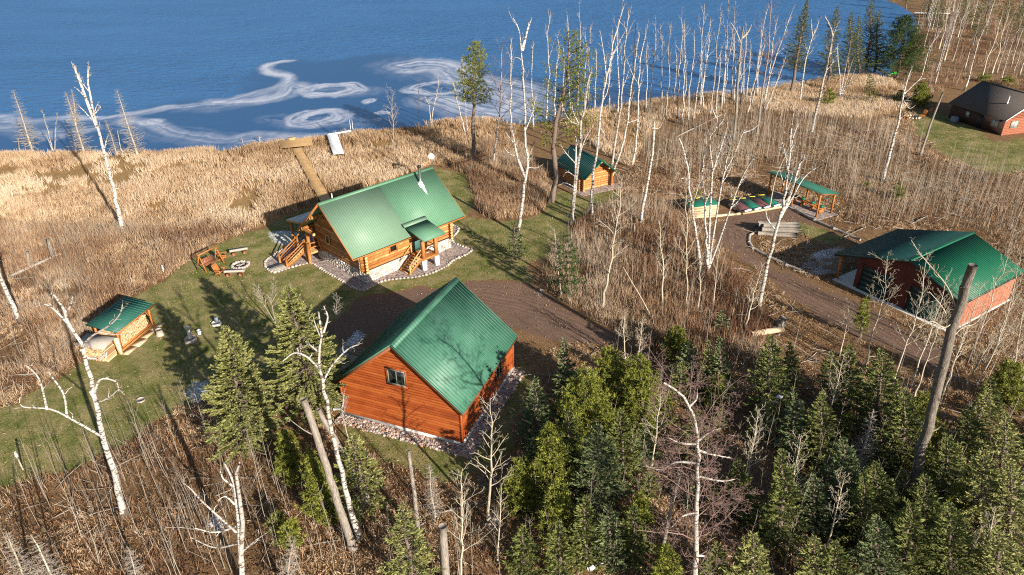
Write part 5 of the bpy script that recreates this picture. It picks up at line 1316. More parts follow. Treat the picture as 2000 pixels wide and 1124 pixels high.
def conifer(name, label, base, H, W, kind, seed, group=None, bare=0.08, lean=(0, 0), tilt=.0, dens=1.0, one_side=None, top_only=None):
    r = np.random.default_rng(seed); t = thing(name, label, 'tree', base, 0, group)
    tip = np.array([lean[0], lean[1], H])
    m = 7; f = np.linspace(0, 1, m); P = f[:, None] * tip; P[1:-1, :2] += r.normal(0, .012 * H, (m - 2, 2)); P[0, 2] -= .1
    r0 = .018 * H + .03
    tr = Limbs(); tr.add(P, r0 * (1 - f) ** .8 + .012, 7, .5)
    cr = MB(); VC, VD, VL, VW, VT = [], [], [], [], []
    style = {'spruce': 0, 'bluespruce': 0, 'fir': 1, 'pine': 2, 'darkpine': 2}[kind]
    nb = int((H * (19 if style < 2 else 11) + 24) * dens)
    for i in range(nb):
        h = bare + (1 - bare) * ((i + r.random()) / nb) ** 1.0
        if style == 0: h = min(.99, bare + (1 - bare) * (round((h - bare) / (1 - bare) * H * 2.6) / (H * 2.6)) + r.uniform(-.006, .006) + .004)
        if style == 2: h = bare + (1 - bare) * (round((h - bare) / (1 - bare) * H * 1.6) / (H * 1.6)) + r.uniform(-.01, .01); h = min(max(h, .02), .985)
        g_ = (h - bare) / (1 - bare); prof = (1 - g_) ** (.85 if style == 0 else .88 if style == 1 else .62) * min(1, .6 + 3.2 * g_) + .03
        ln = W * prof * r.uniform(.55, 1.2)
        if top_only: ln *= top_only(h)
        if ln < .06: continue
        a = i * 2.3999 + r.uniform(-.4, .4)
        if one_side is not None and r.random() < .5: a = one_side + r.normal(0, .7)
        d = np.array([math.cos(a), math.sin(a), (-.22 + .7 * h if style == 0 else -.30 + .6 * h if style == 1 else -.05 + .5 * h) + r.uniform(-.1, .1) * (2.6 if style == 1 else 1)]); d /= np.linalg.norm(d)
        p = along(P, h)[0]
        n = 5; Q = [p]
        for j in range(n - 1): d = unit(d + np.array([0, 0, .06 if style < 2 else .045]) + r.normal(0, .05, 3)); Q.append(Q[-1] + d * ln / (n - 1))
        Q = np.array(Q); tr.add(Q, np.linspace(.009 + .010 * ln, .004, n), 3, .5)
        if style < 2:
            k = max(6, int(ln / .030 * dens)); u = np.sqrt(r.uniform(.03 if style == 0 else .15, 1, k))
            x = u * (n - 1); ii_ = np.minimum(x.astype(int), n - 2); c = Q[ii_] + (Q[ii_ + 1] - Q[ii_]) * (x - ii_)[:, None]; tdir = (Q[ii_ + 1] - Q[ii_]); tdir /= np.linalg.norm(tdir, axis=1, keepdims=True)
            sd = np.cross(tdir, [0, 0, 1.]); sg = r.choice([-1., 1.], k)[:, None]
            dd = tdir * r.uniform(.4, 1, (k, 1)) + sd * sg * r.uniform(.3, 1, (k, 1)) + np.array([0, 0, 1.]) * r.uniform(-.30, .35, (k, 1))
            VC.append(c); VD.append(dd); VL.append(r.uniform(.14, .30, k) * (1 if ln > .4 else .75)); VW.append(r.uniform(.05, .085, k)); VT.append(np.clip(r.normal(.5, .2, k) + (.18 if u is not None else 0) * (u - .6), 0, 1))
        else:
            k = max(2, int(ln / .10 * dens))
            for j in range(k):
                u = 1 - (1 - r.random()) * .65 if j else 1.0; c, td = along(Q, min(u, 1)); c = c + r.normal(0, .10 + .05 * ln, 3) * (u < 1)
                nn_ = 15; dd = td * .55 + np.array([0, 0, .45]) + r.normal(0, .62, (nn_, 3))
                VC.append(np.repeat(c[None], nn_, 0)); VD.append(dd); VL.append(r.uniform(.14, .26, nn_)); VW.append(r.uniform(.030, .045, nn_)); VT.append(np.clip(r.normal(.5, .16) + r.normal(0, .14, nn_), 0, 1))
    VC, VD, VL, VW, VT = [np.concatenate(q) for q in (VC, VD, VL, VW, VT)]
    V, F = kites(VC, VD, VL, VW, r); cr.add(V, F, VT)
    if style == 1:     # bare grey lichen twigs inside old firs
        Q = Limbs()
        for i in range(int(H * 6)):
            h = r.uniform(.04, .75); a = r.uniform(0, 6.28); p = along(P, h)[0]; Q.add(wiggle(r, p, [math.cos(a), math.sin(a), -.25], W * (1 - h) * r.uniform(.5, 1.0), 4, .15), [.012, .010, .007, .004], 3, r.random())
        Q.mb().build('dead_twigs', M['deadwood'], t)
    tr.mb().build('trunk', M['pinebark'], t, True)
    cr.build('crown', M[kind], t)
    return t
def con(label, u, v, ut, vt, wpx, kind, name=None, group=None, **kw):
    NT[0] += 1
    b = at(u, v); tp = at_y(ut, vt, b[1]); H = float(tp[2]); ppm = FPX / ((b - [0, 0, CAMH]) @ FW)
    nm = name or {'spruce': 'spruce_tree', 'bluespruce': 'spruce_tree', 'fir': 'fir_tree', 'pine': 'pine_tree', 'darkpine': 'pine_tree'}[kind]
    return conifer(nm, label, b, H, wpx / 2 / ppm * 1.22, kind, 3000 + NT[0], group, lean=(float(tp[0] - b[0]), 0), **kw)
# ---------------------------------------------------------------- single trees, read from the photo
T = 'tree'
hero('tall crooked white birch at the lower left with long bare limbs over the lawn', T, [(243, 1008), (225, 930), (205, 870), (190, 800), (165, 690), (140, 640), (124, 603)], .26, .09, 'hero', limbs=[
    [(197, 852), (150, 825), (100, 800), (45, 795), (38, 776)], [(92, 800), (76, 740), (48, 712)], [(131, 815), (124, 770), (98, 732), (96, 722)], [(183, 775), (195, 742), (225, 745), (232, 760), (242, 770)],
    [(176, 765), (190, 785), (215, 775), (234, 758)], [(158, 685), (175, 660), (215, 635), (235, 612), (240, 588)], [(140, 640), (100, 600), (76, 594)], [(128, 610), (108, 580), (98, 575)], [(134, 605), (140, 590), (142, 576)], [(172, 700), (195, 700), (208, 688), (205, 705)]], name='birch_tree', lr=.36)
hero('leaning white birch with forked broken top in the straw marsh at left', T, [(240, 452), (228, 400), (210, 325), (192, 255), (178, 200), (171, 160), (172, 130)], .22, .07, 'snag', stems=[[(190, 250), (172, 205), (158, 165), (148, 140), (145, 130)]],
     limbs=[[(170, 195), (155, 178), (144, 170)], [(180, 235), (165, 218), (152, 205)], [(186, 222), (196, 210), (191, 205)]], name='birch_tree', lr=.3)
hero('white birch trunk cut by the left photo edge, charred at its side', T, [(38, 628), (22, 590), (2, 545), (-15, 500), (-30, 450)], .2, .1, 'snag', name='birch_tree')
hero('twin-stemmed white birch with crooked broken arms at the bottom left', T, [(474, 1150), (468, 1050), (462, 985), (456, 940), (438, 905)], .2, .05, 'hero', stems=[[(470, 1100), (474, 1020), (466, 960), (461, 925), (466, 910), (468, 905)]],
     limbs=[[(461, 1040), (430, 1012), (395, 980), (372, 955), (355, 942)], [(473, 1078), (500, 1055), (527, 1037)], [(458, 985), (440, 970), (425, 978)], [(460, 1030), (420, 1040), (380, 1032)], [(455, 950), (436, 935), (430, 920)], [(472, 1060), (420, 1070), (372, 1050)]], name='birch_tree', lr=.42)
hero('white birch with spreading white limbs standing left of the orange garage', T, [(702, 1055), (680, 980), (655, 870), (640, 800), (627, 735), (622, 690), (630, 650), (622, 610)], .22, .05, 'hero',
     limbs=[[(624, 722), (600, 698), (575, 690), (552, 706)], [(586, 694), (580, 680)], [(630, 748), (650, 712), (680, 682), (705, 672)], [(632, 650), (640, 620), (632, 598)], [(628, 660), (618, 640), (612, 620)], [(625, 690), (606, 675), (597, 668)], [(652, 800), (668, 795), (672, 765)]], name='birch_tree', lr=.4)
hero('thick grey broken-topped trunk leaning left of the orange garage', T, [(690, 1072), (665, 1000), (630, 890), (605, 810), (592, 780)], .27, .20, 'pole', 'greybark', name='dead_tree', limbs=[[(612, 850), (590, 838), (560, 815)]], lr=.2)
hero('shorter grey broken trunk just behind the thick one left of the garage', T, [(722, 985), (695, 930), (668, 880), (640, 835), (622, 800)], .22, .16, 'pole', 'greybark', name='dead_tree')
hero('slim grey dead trunk with grey lichen branches right below the garage front', T, [(818, 1050), (812, 990), (804, 930), (797, 880)], .17, .11, 'stubs', 'greybark', 'deadwood', name='dead_tree')
hero('stout pale sawn-off stub at the bottom centre', T, [(872, 1150), (868, 1080), (864, 1028)], .27, .24, 'pole', 'greybark', name='dead_tree')
hero('slender pale aspen with open upswept branches at the right front corner of the garage', T, [(953, 1022), (958, 940), (961, 860), (957, 778)], .12, .03, 'aspen', 'aspen', name='aspen_tree')
hero('thin cream aspen rising at bottom centre left of the garage corner aspen', T, [(902, 1150), (902, 1050), (900, 980), (903, 915)], .08, .02, 'aspen', 'aspen', name='aspen_tree')
hero('short forked aspen at the bottom just right of the garage corner aspen', T, [(972, 1100), (976, 1020), (980, 945)], .06, .02, 'young', 'aspen', name='aspen_tree')
hero('big white birch with a wide purplish twig crown among the conifers at lower right', T, [(1357, 1150), (1360, 1050), (1362, 950), (1363, 870), (1360, 830), (1342, 788), (1320, 762), (1296, 748)], .21, .05, 'crown', 'birch', 'redtwig',
     limbs=[[(1361, 905), (1320, 903), (1290, 918), (1262, 910)], [(1362, 868), (1330, 866), (1305, 855)], [(1363, 880), (1400, 890), (1428, 895)], [(1365, 860), (1385, 845), (1410, 836)], [(1360, 930), (1410, 940), (1440, 935)], [(1360, 1000), (1330, 1010), (1312, 1030)], [(1358, 1085), (1400, 1090), (1430, 1105)], [(1345, 795), (1360, 780), (1362, 760)]], name='birch_tree', lr=.42)
hero('thick dark ridged dead trunk with snapped top rising over the pole barn at right', T, [(1775, 988), (1800, 880), (1830, 765), (1858, 650), (1877, 590), (1884, 560)], .36, .27, 'stubs', 'ridgedbark', 'aspen', name='dead_tree', stems=[[(1880, 580), (1890, 548), (1901, 518)]], limbs=[[(1866, 625), (1845, 640), (1820, 628), (1795, 640)], [(1855, 665), (1880, 640), (1905, 632), (1930, 600)],[(1870, 610), (1850, 560), (1800, 500), (1780, 470)], [(1862, 640), (1840, 600), (1815, 570)]], lr=.16)
hero('grey leaning pole trunk beside the purplish birch at lower right', T, [(1288, 1110), (1300, 1040), (1315, 975), (1327, 928)], .14, .10, 'stubs', 'greybark', 'aspen', name='dead_tree')
# round the log cabin and sauna
hero('white birch forking low with one curved arm left of the sauna pine', T, [(1012, 457), (1020, 399), (1026, 344), (1031, 322), (1027, 282), (1025, 257), (1025, 200), (1021, 150), (1019, 98), (1012, 55), (1002, 36)], .20, .04, 'snag',
     stems=[[(1025, 346), (1010, 307), (1004, 275), (998, 240)], [(1020, 99), (1026, 75), (1031, 55), (1039, 35)]], limbs=[[(1030, 312), (1037, 295), (1043, 285)], [(1006, 305), (992, 298), (984, 286)], [(1032, 328), (1050, 328), (1063, 319)], [(1021, 122), (1014, 114), (1006, 112)], [(1004, 280), (994, 268), (987, 258)]], name='birch_tree', lr=.32)
hero('double-stemmed white birch standing right in front of the small sauna', T, [(1116, 441), (1122, 374), (1128, 330), (1133, 295), (1134, 250), (1143, 204), (1148, 165), (1155, 136)], .22, .07, 'snag',
     stems=[[(1120, 400), (1124, 340), (1125, 300), (1125, 268)]], limbs=[[(1133, 245), (1112, 235), (1097, 205)], [(1130, 242), (1120, 220), (1117, 202)], [(1132, 302), (1145, 268), (1163, 240)], [(1124, 320), (1106, 300), (1094, 282)], [(1123, 345), (1108, 336), (1100, 345)], [(1120, 365), (1105, 358), (1092, 362)]], name='birch_tree', lr=.3)
hero('tall white birch with a slight bend passing over the right end of the sauna roof', T, [(1155, 425), (1158, 349), (1166, 300), (1171, 245), (1176, 200), (1184, 154), (1194, 110), (1199, 85), (1208, 45), (1220, 8)], .19, .04, 'fork', limbs=[[(1184, 150), (1180, 110), (1172, 60)], [(1172, 250), (1180, 262), (1178, 272)], [(1190, 120), (1205, 90), (1222, 60)]], name='birch_tree', lr=.4)
hero('white birch leaning right just behind the sauna roof', T, [(1195, 326), (1205, 257), (1213, 207), (1217, 150), (1221, 96), (1228, 15)], .16, .04, 'snag', name='birch_tree')
hero('slanting white birch with a long bare arm right of the sauna', T, [(1192, 353), (1209, 305), (1224, 250), (1229, 200), (1237, 150), (1244, 100), (1249, 58)], .15, .04, 'snag', limbs=[[(1226, 240), (1240, 236), (1256, 226)]], name='birch_tree')
hero('grey-white birch with curved trunk second to the right of the sauna', T, [(1234, 326), (1242, 282), (1246, 225), (1247, 170), (1250, 120), (1263, 58)], .15, .04, 'fork', name='birch_tree')
hero('short broken white birch with antler-like stubs in the brown brush right of the sauna', T, [(1250, 440), (1260, 385), (1268, 339), (1273, 310), (1277, 270), (1277, 237)], .17, .10, 'pole', limbs=[[(1272, 325), (1280, 318), (1285, 314)], [(1277, 252), (1288, 250), (1295, 238)], [(1270, 305), (1268, 295)], [(1257, 375), (1256, 366)]], name='birch_tree', lr=.4)
hero('white birch with bent trunk left of the four-stemmed clump', T, [(1369, 548), (1367, 509), (1357, 437), (1347, 371), (1342, 320), (1335, 292), (1325, 268)], .17, .05, 'snag', limbs=[[(1345, 352), (1336, 349), (1326, 350)]], name='birch_tree')
hero('four-stemmed birch clump with charred foot in front of the lumber stacks', T, [(1382, 534), (1380, 482), (1379, 437), (1374, 375), (1373, 339), (1376, 300), (1378, 266)], .14, .05, 'snag',
     stems=[[(1382, 530), (1385, 470), (1386, 435), (1391, 339), (1402, 305), (1410, 284), (1421, 244)], [(1384, 530), (1391, 475), (1397, 437), (1409, 362), (1415, 337), (1421, 300), (1426, 266)], [(1382, 532), (1390, 510), (1405, 470), (1418, 432), (1428, 405), (1437, 377), (1453, 339), (1474, 304)]],
     limbs=[[(1393, 335), (1388, 300), (1387, 268), (1399, 249), (1403, 202)], [(1415, 337), (1435, 300), (1451, 260), (1462, 244)], [(1451, 260), (1470, 253), (1489, 237)], [(1399, 232), (1392, 215), (1390, 208)], [(1428, 405), (1440, 395), (1451, 380)], [(1400, 250), (1412, 235), (1417, 218)]], name='birch_tree', lr=.5)
hero('tall many-armed white birch in front of the open shelter and log pile', T, [(1483, 603), (1490, 560), (1503, 499), (1521, 432), (1531, 395), (1537, 349), (1541, 320), (1542, 290), (1547, 235)], .2, .05, 'snag',
     stems=[[(1524, 425), (1538, 395), (1550, 360), (1562, 320), (1570, 310)]], limbs=[[(1521, 430), (1545, 392), (1563, 358), (1578, 340), (1598, 326)], [(1537, 345), (1545, 290), (1551, 262), (1561, 240)], [(1538, 340), (1533, 300), (1524, 265)], [(1532, 395), (1545, 378), (1553, 350)], [(1541, 300), (1548, 285), (1553, 280)], [(1515, 450), (1500, 430), (1495, 410)]], name='birch_tree', lr=.42)
hero('thin leaning pale trunk at the left end of the open shelter', T, [(1502, 412), (1514, 350), (1523, 329), (1530, 312), (1538, 296)], .09, .04, 'pole', 'aspen', name='dead_tree')
hero('slim cream aspen with a fan of fine branches in the brown brush centre right', T, [(1176, 606), (1192, 520), (1201, 455), (1211, 400), (1216, 345)], .15, .03, 'fine', 'aspen', name='aspen_tree')
hero('small bare aspen in the brown brush between the fan-shaped aspen and the birch clump', T, [(1294, 598), (1295, 516), (1290, 470), (1287, 432)], .09, .02, 'aspen', 'aspen', name='aspen_tree')
hero('pale straight aspen with flat side branches left of the birch clump foot', T, [(1341, 599), (1341, 509), (1340, 440), (1340, 395), (1339, 352)], .09, .02, 'aspen', 'aspen', name='aspen_tree')
hero('thin aspen stem right below the foot of the birch clump', T, [(1364, 608), (1367, 540), (1371, 500)], .06, .03, 'young', 'aspen', name='aspen_tree')
hero('thin curved aspen stem right of the birch clump foot', T, [(1393, 597), (1401, 516), (1410, 470)], .06, .02, 'young', 'aspen', name='aspen_tree')
hero('leaning cream aspen left of the pale log bench', T, [(1454, 644), (1474, 570), (1481, 545), (1492, 515)], .08, .02, 'aspen', 'aspen', name='aspen_tree')
hero('bare pole leaning strongly left in the brown brush', T, [(1276, 625), (1245, 570), (1217, 522)], .06, .03, 'pole', 'aspen', name='dead_tree')
hero('bushy bare tree with pale twigs right of the driveway snow patch', T, [(1096, 582), (1090, 520), (1085, 480), (1082, 445)], .07, .02, 'fine', 'aspen', name='bare_tree')
hero('small twiggy bare tree at the end of the marsh between dock and sauna', T, [(770, 305), (768, 250), (766, 176)], .10, .02, 'fine', 'greybark', 'deadwood', name='bare_tree')
hero('small forked white birch at the shore right of the white dock', T, [(842, 254), (846, 215), (854, 180), (856, 152)], .10, .03, 'fork', name='birch_tree', stems=[[(843, 250), (838, 205), (830, 190)]])
hero('thin dark bare stem at the shore left of the forked birch', T, [(819, 262), (818, 200), (819, 150)], .05, .02, 'young', 'greybark', 'redtwig', name='bare_tree')
hero('left one of two slim white birches beside the brown pine at the shore', T, [(910, 266), (898, 220), (889, 180), (885, 162)], .11, .04, 'fork', name='birch_tree')
hero('right one of two slim white birches beside the brown pine at the shore', T, [(912, 262), (908, 200), (905, 150), (903, 112)], .10, .04, 'snag', name='birch_tree')
hero('white birch with reddish fine twigs right of the brown pine', T, [(963, 324), (972, 250), (977, 200), (979, 150), (981, 92)], .14, .03, 'fine', 'birch', 'redtwig', name='birch_tree', limbs=[[(976, 180), (966, 160), (957, 140)]])
hero('straight white birch between the red-twigged birch and the low-forking birch', T, [(999, 262), (997, 200), (997, 140), (1000, 73)], .13, .05, 'snag', name='birch_tree')
hero('small white branched stem at the water behind the low-forking birch', T, [(1042, 252), (1038, 160), (1041, 80)], .10, .05, 'pole', name='birch_tree', limbs=[[(1041, 90), (1045, 84)], [(1041, 95), (1036, 90)]])
# dead spruces and stubs at the far left shore
hero('bare silvery dead spruce at the far left shore', T, [(63, 294), (45, 235), (25, 175)], .13, .02, 'deadspruce', 'deadwood', name='dead_spruce')
hero('clump of thin white dead stems second from the left shore end', T, [(106, 302), (95, 262), (82, 212)], .09, .03, 'snag', 'birch', stems=[[(107, 300), (108, 260), (112, 215)], [(104, 300), (97, 280), (90, 262)]], name='birch_tree')
hero('brownish dead spruce with broken crown left of the leaning marsh birch', T, [(166, 302), (150, 250), (128, 180)], .13, .03, 'deadspruce', 'deadwood', name='dead_spruce', stems=[[(148, 245), (146, 210), (140, 175)]])
hero('small thin dead spruce right of the leaning marsh birch', T, [(228, 300), (218, 268), (206, 235)], .09, .02, 'deadspruce', 'deadwood', name='dead_spruce')
hero('tall shaggy grey dead spruce, rightmost of the dead spruces at the shore', T, [(270, 306), (250, 245), (228, 174)], .13, .02, 'deadspruce', 'deadwood', name='dead_spruce')
hero('short white broken stub between the two right dead spruces', T, [(238, 302), (229, 255)], .07, .05, 'pole', name='dead_tree')
hero('short dark broken stub left of the silvery dead spruce', T, [(38, 293), (35, 268)], .09, .07, 'pole', 'greybark', name='dead_tree')
hero('short weathered grey stub with white top in the marsh at left', T, [(103, 504), (97, 480), (93, 466)], .17, .13, 'pole', 'greybark', name='dead_tree')
hero('short dark rotten stub left of the white topped one in the marsh', T, [(57, 520), (53, 490)], .15, .12, 'pole', 'greybark', name='dead_tree')
hero('small broken stub at the foot of the antler-like birch', T, [(1238, 462), (1239, 437)], .10, .08, 'pole', 'greybark', name='dead_tree')
hero('bare grey shrub tree in the shade left of the garage roof', T, [(655, 660), (655, 620), (660, 578)], .06, .015, 'fine', 'greybark', 'deadwood', name='bare_tree')
hero('bare grey many-stemmed shrub behind the yellow-green fir left of the garage', T, [(540, 640), (530, 590), (535, 545)], .07, .015, 'fine', 'greybark', 'aspen', name='bare_tree', stems=[[(540, 635), (512, 590), (500, 560)], [(542, 635), (558, 590), (568, 560)]])
hero('small bare shrub behind the white birch left of the garage', T, [(612, 680), (600, 640), (598, 600)], .05, .015, 'fine', 'greybark', 'aspen', name='bare_tree')
hero('pale twiggy dead shrub against the left corner of the orange garage', T, [(682, 860), (668, 810), (672, 775)], .06, .015, 'fine', 'deadwood', name='bare_tree')
hero('dead fir of grey drooping branches right of the slim dead trunk', T, [(850, 1010), (842, 960), (838, 905)], .10, .02, 'deadspruce', 'deadwood', name='dead_spruce')
hero('grey dead spruce with dense drooping branches in the conifers left of the big ridged trunk', T, [(1672, 925), (1690, 865), (1706, 800)], .13, .05, 'deadspruce', 'deadwood', name='dead_spruce')
hero('leaning dead grey tree at the lower right corner', T, [(1960, 1060), (1978, 1000), (1998, 940)], .10, .02, 'deadspruce', 'deadwood', name='dead_spruce')
hero('pale dead spruce at the bottom left corner', T, [(62, 1180), (40, 1110), (12, 1040)], .10, .03, 'deadspruce', 'aspen', 'deadwood', name='dead_spruce')
hero('pale leaning dead spruce second from the bottom left corner', T, [(120, 1180), (95, 1110), (60, 1045)], .10, .03, 'deadspruce', 'aspen', 'deadwood', name='dead_spruce')
hero('bushy dead grey spruce at the bottom left between the corner and the twin-stemmed birch', T, [(265, 1170), (262, 1110), (250, 1070)], .09, .02, 'deadspruce', 'deadwood', name='dead_spruce')
hero('dead grey spruce top at the bottom right of the twin-stemmed birch', T, [(565, 1170), (562, 1110), (575, 1050)], .10, .03, 'deadspruce', 'deadwood', name='dead_spruce')
# right-hand side
hero('tall white birch with smooth trunk and bare limbs in front of the far house lawn', T, [(1724, 354), (1738, 300), (1752, 247), (1763, 195), (1768, 170), (1774, 150), (1781, 129)], .19, .06, 'snag', limbs=[[(1766, 184), (1785, 165), (1800, 148), (1815, 95), (1832, 70), (1845, 48)], [(1764, 196), (1776, 212), (1790, 205)]], name='birch_tree', lr=.4)
hero('dark straight pole trunk left of the far house lawn', T, [(1797, 304), (1815, 250), (1842, 180)], .14, .10, 'pole', 'greybark', name='dead_tree')
hero('tall white birch with a broken hooked top right of the shore clump', T, [(1584, 262), (1598, 201), (1614, 134), (1625, 76), (1622, 55), (1611, 33)], .2, .07, 'snag', limbs=[[(1622, 105), (1632, 97), (1638, 86)]], name='birch_tree')
hero('forked slim white birch between the two thin shore spruces', T, [(1562, 202), (1570, 140), (1578, 100), (1587, 72), (1596, 52), (1601, 35)], .13, .04, 'snag', stems=[[(1587, 73), (1585, 55), (1584, 38)]], name='birch_tree')
hero('white birch clump spreading like a fan right of the shore birches', T, [(1640, 196), (1640, 150), (1636, 110), (1636, 86)], .11, .05, 'pole', stems=[[(1640, 194), (1648, 150), (1656, 112)], [(1641, 192), (1655, 150), (1668, 110)], [(1642, 190), (1662, 155), (1671, 133)]], name='birch_tree')
hero('thick orange-grey half-dead trunk with broken crown in the shore birch row', T, [(1434, 272), (1438, 220), (1442, 150), (1446, 100), (1452, 52)], .22, .09, 'snag', 'greybark', 'deadwood', limbs=[[(1447, 85), (1438, 62), (1428, 45)], [(1450, 75), (1462, 62), (1468, 48)]], name='dead_tree')
hero('tall dark-barked tree with fine grey twigs at the top in the shore birch row', T, [(1478, 266), (1490, 171), (1500, 110), (1503, 60), (1507, -5)], .16, .03, 'fine', 'greybark', 'redtwig', name='bare_tree')
hero('charred black snag behind the sauna birches', T, [(1233, 228), (1237, 130), (1242, 47)], .13, .04, 'stubs', 'darktrunk', name='dead_tree')
hero('long white curved birch leaning right in the shore birch row', T, [(1490, 218), (1500, 160), (1512, 122), (1530, 70), (1548, 20)], .13, .04, 'snag', name='birch_tree')
# dense row of shore birches
ROW = [((1066, 238), (1076, 21)), ((1115, 218), (1107, 26)), ((1128, 218), (1131, 15)), ((1147, 208), (1154, 49)), ((1145, 195), (1143, 60)), ((1160, 217), (1164, 94)), ((1261, 218), (1265, 82)), ((1271, 218), (1281, 38)),
       ((1292, 228), (1289, 47)), ((1301, 232), (1311, 42)), ((1325, 232), (1332, 21)), ((1333, 242), (1337, 43)), ((1336, 194), (1343, 120)), ((1345, 238), (1357, 57)), ((1354, 238), (1372, 77)), ((1366, 210), (1376, 7)), ((1373, 218), (1378, 85)),
       ((1368, 214), (1388, 33)), ((1386, 228), (1410, 21)), ((1400, 228), (1406, 100)), ((1408, 218), (1421, 60)), ((1410, 205), (1424, 0)), ((1414, 208), (1436, 3)), ((1428, 200), (1432, 58)), ((1433, 200), (1437, 60)), ((1453, 190), (1457, 44)),
       ((1457, 195), (1466, 82)), ((1459, 223), (1501, 12)), ((1469, 210), (1495, 65)), ((1493, 220), (1536, 106)), ((1490, 216), (1520, 30)), ((1084, 232), (1090, 60)), ((1098, 225), (1100, 90)), ((1205, 226), (1208, 40)), ((1190, 220), (1194, 70)), ((1318, 205), (1320, 90)), ((1446, 205), (1449, 95)), ((1480, 190), (1486, 50))]
for (b, tp) in ROW:
    k = NT[0] % 3
    left = b[0] < 1180
    hero('slim white birch trunk in the shore row behind the sauna pine' if left else 'slim white birch trunk in the dense shore row at top centre right', T,
         [b, (b[0] * .62 + tp[0] * .38 + (2, -2, 1)[k], b[1] * .62 + tp[1] * .38), (b[0] * .3 + tp[0] * .7 + (-2, 2, 2)[k], b[1] * .3 + tp[1] * .7), tp], .115, .03, ('fork', 'snag', 'snag')[k], name='birch_tree', group='birches behind the sauna pine' if left else 'white birch row along the lake shore')

# conifers ------------------------------------------------------------------
con('big yellow-green fir in the lower left lawn corner', 492, 890, 438, 640, 132, 'fir', bare=.12, dens=1.9)
con('widest yellow-green fir beside the left end of the garage', 625, 805, 560, 562, 150, 'fir', bare=.10, dens=1.9)
con('slim bright green young fir left of the broken trunks', 577, 945, 553, 845, 52, 'pine', name='fir_tree', dens=1.3)
con('young green fir between the two broken trunks', 640, 1020, 605, 885, 62, 'pine', name='fir_tree', dens=1.3)
con('greyish green old fir below the left garage corner', 712, 1000, 690, 850, 105, 'fir', dens=1.2)
con('lichen-covered olive fir at the bottom centre', 806, 1160, 785, 985, 105, 'fir', dens=1.0)
con('small round green yew-like fir at lower left, upper of two', 545, 1042, 541, 1000, 36, 'pine', name='fir_tree', bare=.0)
con('small round green yew-like fir at lower left, lower of two', 570, 1072, 566, 1022, 46, 'pine', name='fir_tree', bare=.0)
con('small dark spruce at the driveway edge right of the cabin lawn', 1009, 507, 1003, 432, 40, 'bluespruce')
con('loose green fir behind the driveway snow patch', 1112, 585, 1106, 462, 62, 'darkpine', name='fir_tree', bare=.15, dens=.7)
con('brown-tipped tall shore pine with bare lower trunk', 922, 322, 929, 82, 66, 'pine', name='pine_tree', bare=.50, dens=.7)
con('tall sparse pine with crooked dark trunk beside the sauna', 1076, 395, 1112, 62, 150, 'pine', bare=.36, dens=.5, one_side=0.0)
con('thin tall spruce at the shore left of the hooked birch', 1545, 184, 1577, 0, 46, 'spruce', bare=.28)
con('thin tall spruce behind the hooked birch', 1616, 165, 1636, 10, 46, 'spruce', bare=.10)
con('slim spruce left of the dark twin spruces', 1655, 152, 1664, 22, 40, 'spruce', bare=.1)
con('short slim spruce tucked between the shore spruces', 1676, 150, 1677, 32, 34, 'spruce', bare=.1)
con('dark tall spruce, left of the twin spruces at the bay', 1692, 142, 1704, -2, 56, 'bluespruce', bare=.06)
con('dark spruce, right of the twin spruces at the bay', 1708, 140, 1719, 18, 46, 'bluespruce', bare=.06)
con('broad dark green pine at the bay above the green kayak', 1752, 152, 1771, 33, 92, 'darkpine', bare=.10, dens=1.2)
con('young rounded pine on the lawn left of the far house', 1797, 208, 1803, 162, 38, 'pine', bare=.02, dens=1.4)
con('small loose spruce in the dry grass below the twin spruces', 1697, 204, 1699, 146, 34, 'spruce', dens=.8)
con('small green spruce bush right of the hooked birch foot', 1618, 208, 1622, 176, 28, 'pine', name='fir_tree', bare=0)
con('small dark bush left of the young rounded pine', 1757, 202, 1760, 178, 26, 'darkpine', name='fir_tree', bare=0)
con('yellow-green fir at the left end of the far house roof', 1921, 160, 1924, 146, 26, 'pine', name='fir_tree', bare=0)
con('yellow-green fir behind the far house roof ridge', 1968, 166, 1971, 152, 30, 'pine', name='fir_tree', bare=0)
con('bright yellow-green little fir left of the open shelter brush', 1361, 388, 1362, 374, 14, 'pine', name='fir_tree', bare=0)
con('bright yellow-green small pine in the sapling thicket behind the shelter', 1752, 390, 1756, 360, 26, 'pine', bare=0)
con('little green pine left of the bright one in the thicket', 1693, 370, 1692, 356, 14, 'pine', bare=0)
con('small green fir in brown brush left of the log bench', 1408, 650, 1410, 607, 32, 'bluespruce', name='fir_tree', bare=0)
con('bright green young pine at the end of the driveway', 1319, 695, 1322, 642, 56, 'pine', bare=0, dens=1.4)
con('narrow green aspen-like fir beside the barn road', 1680, 660, 1690, 580, 24, 'pine', name='fir_tree', bare=.2)
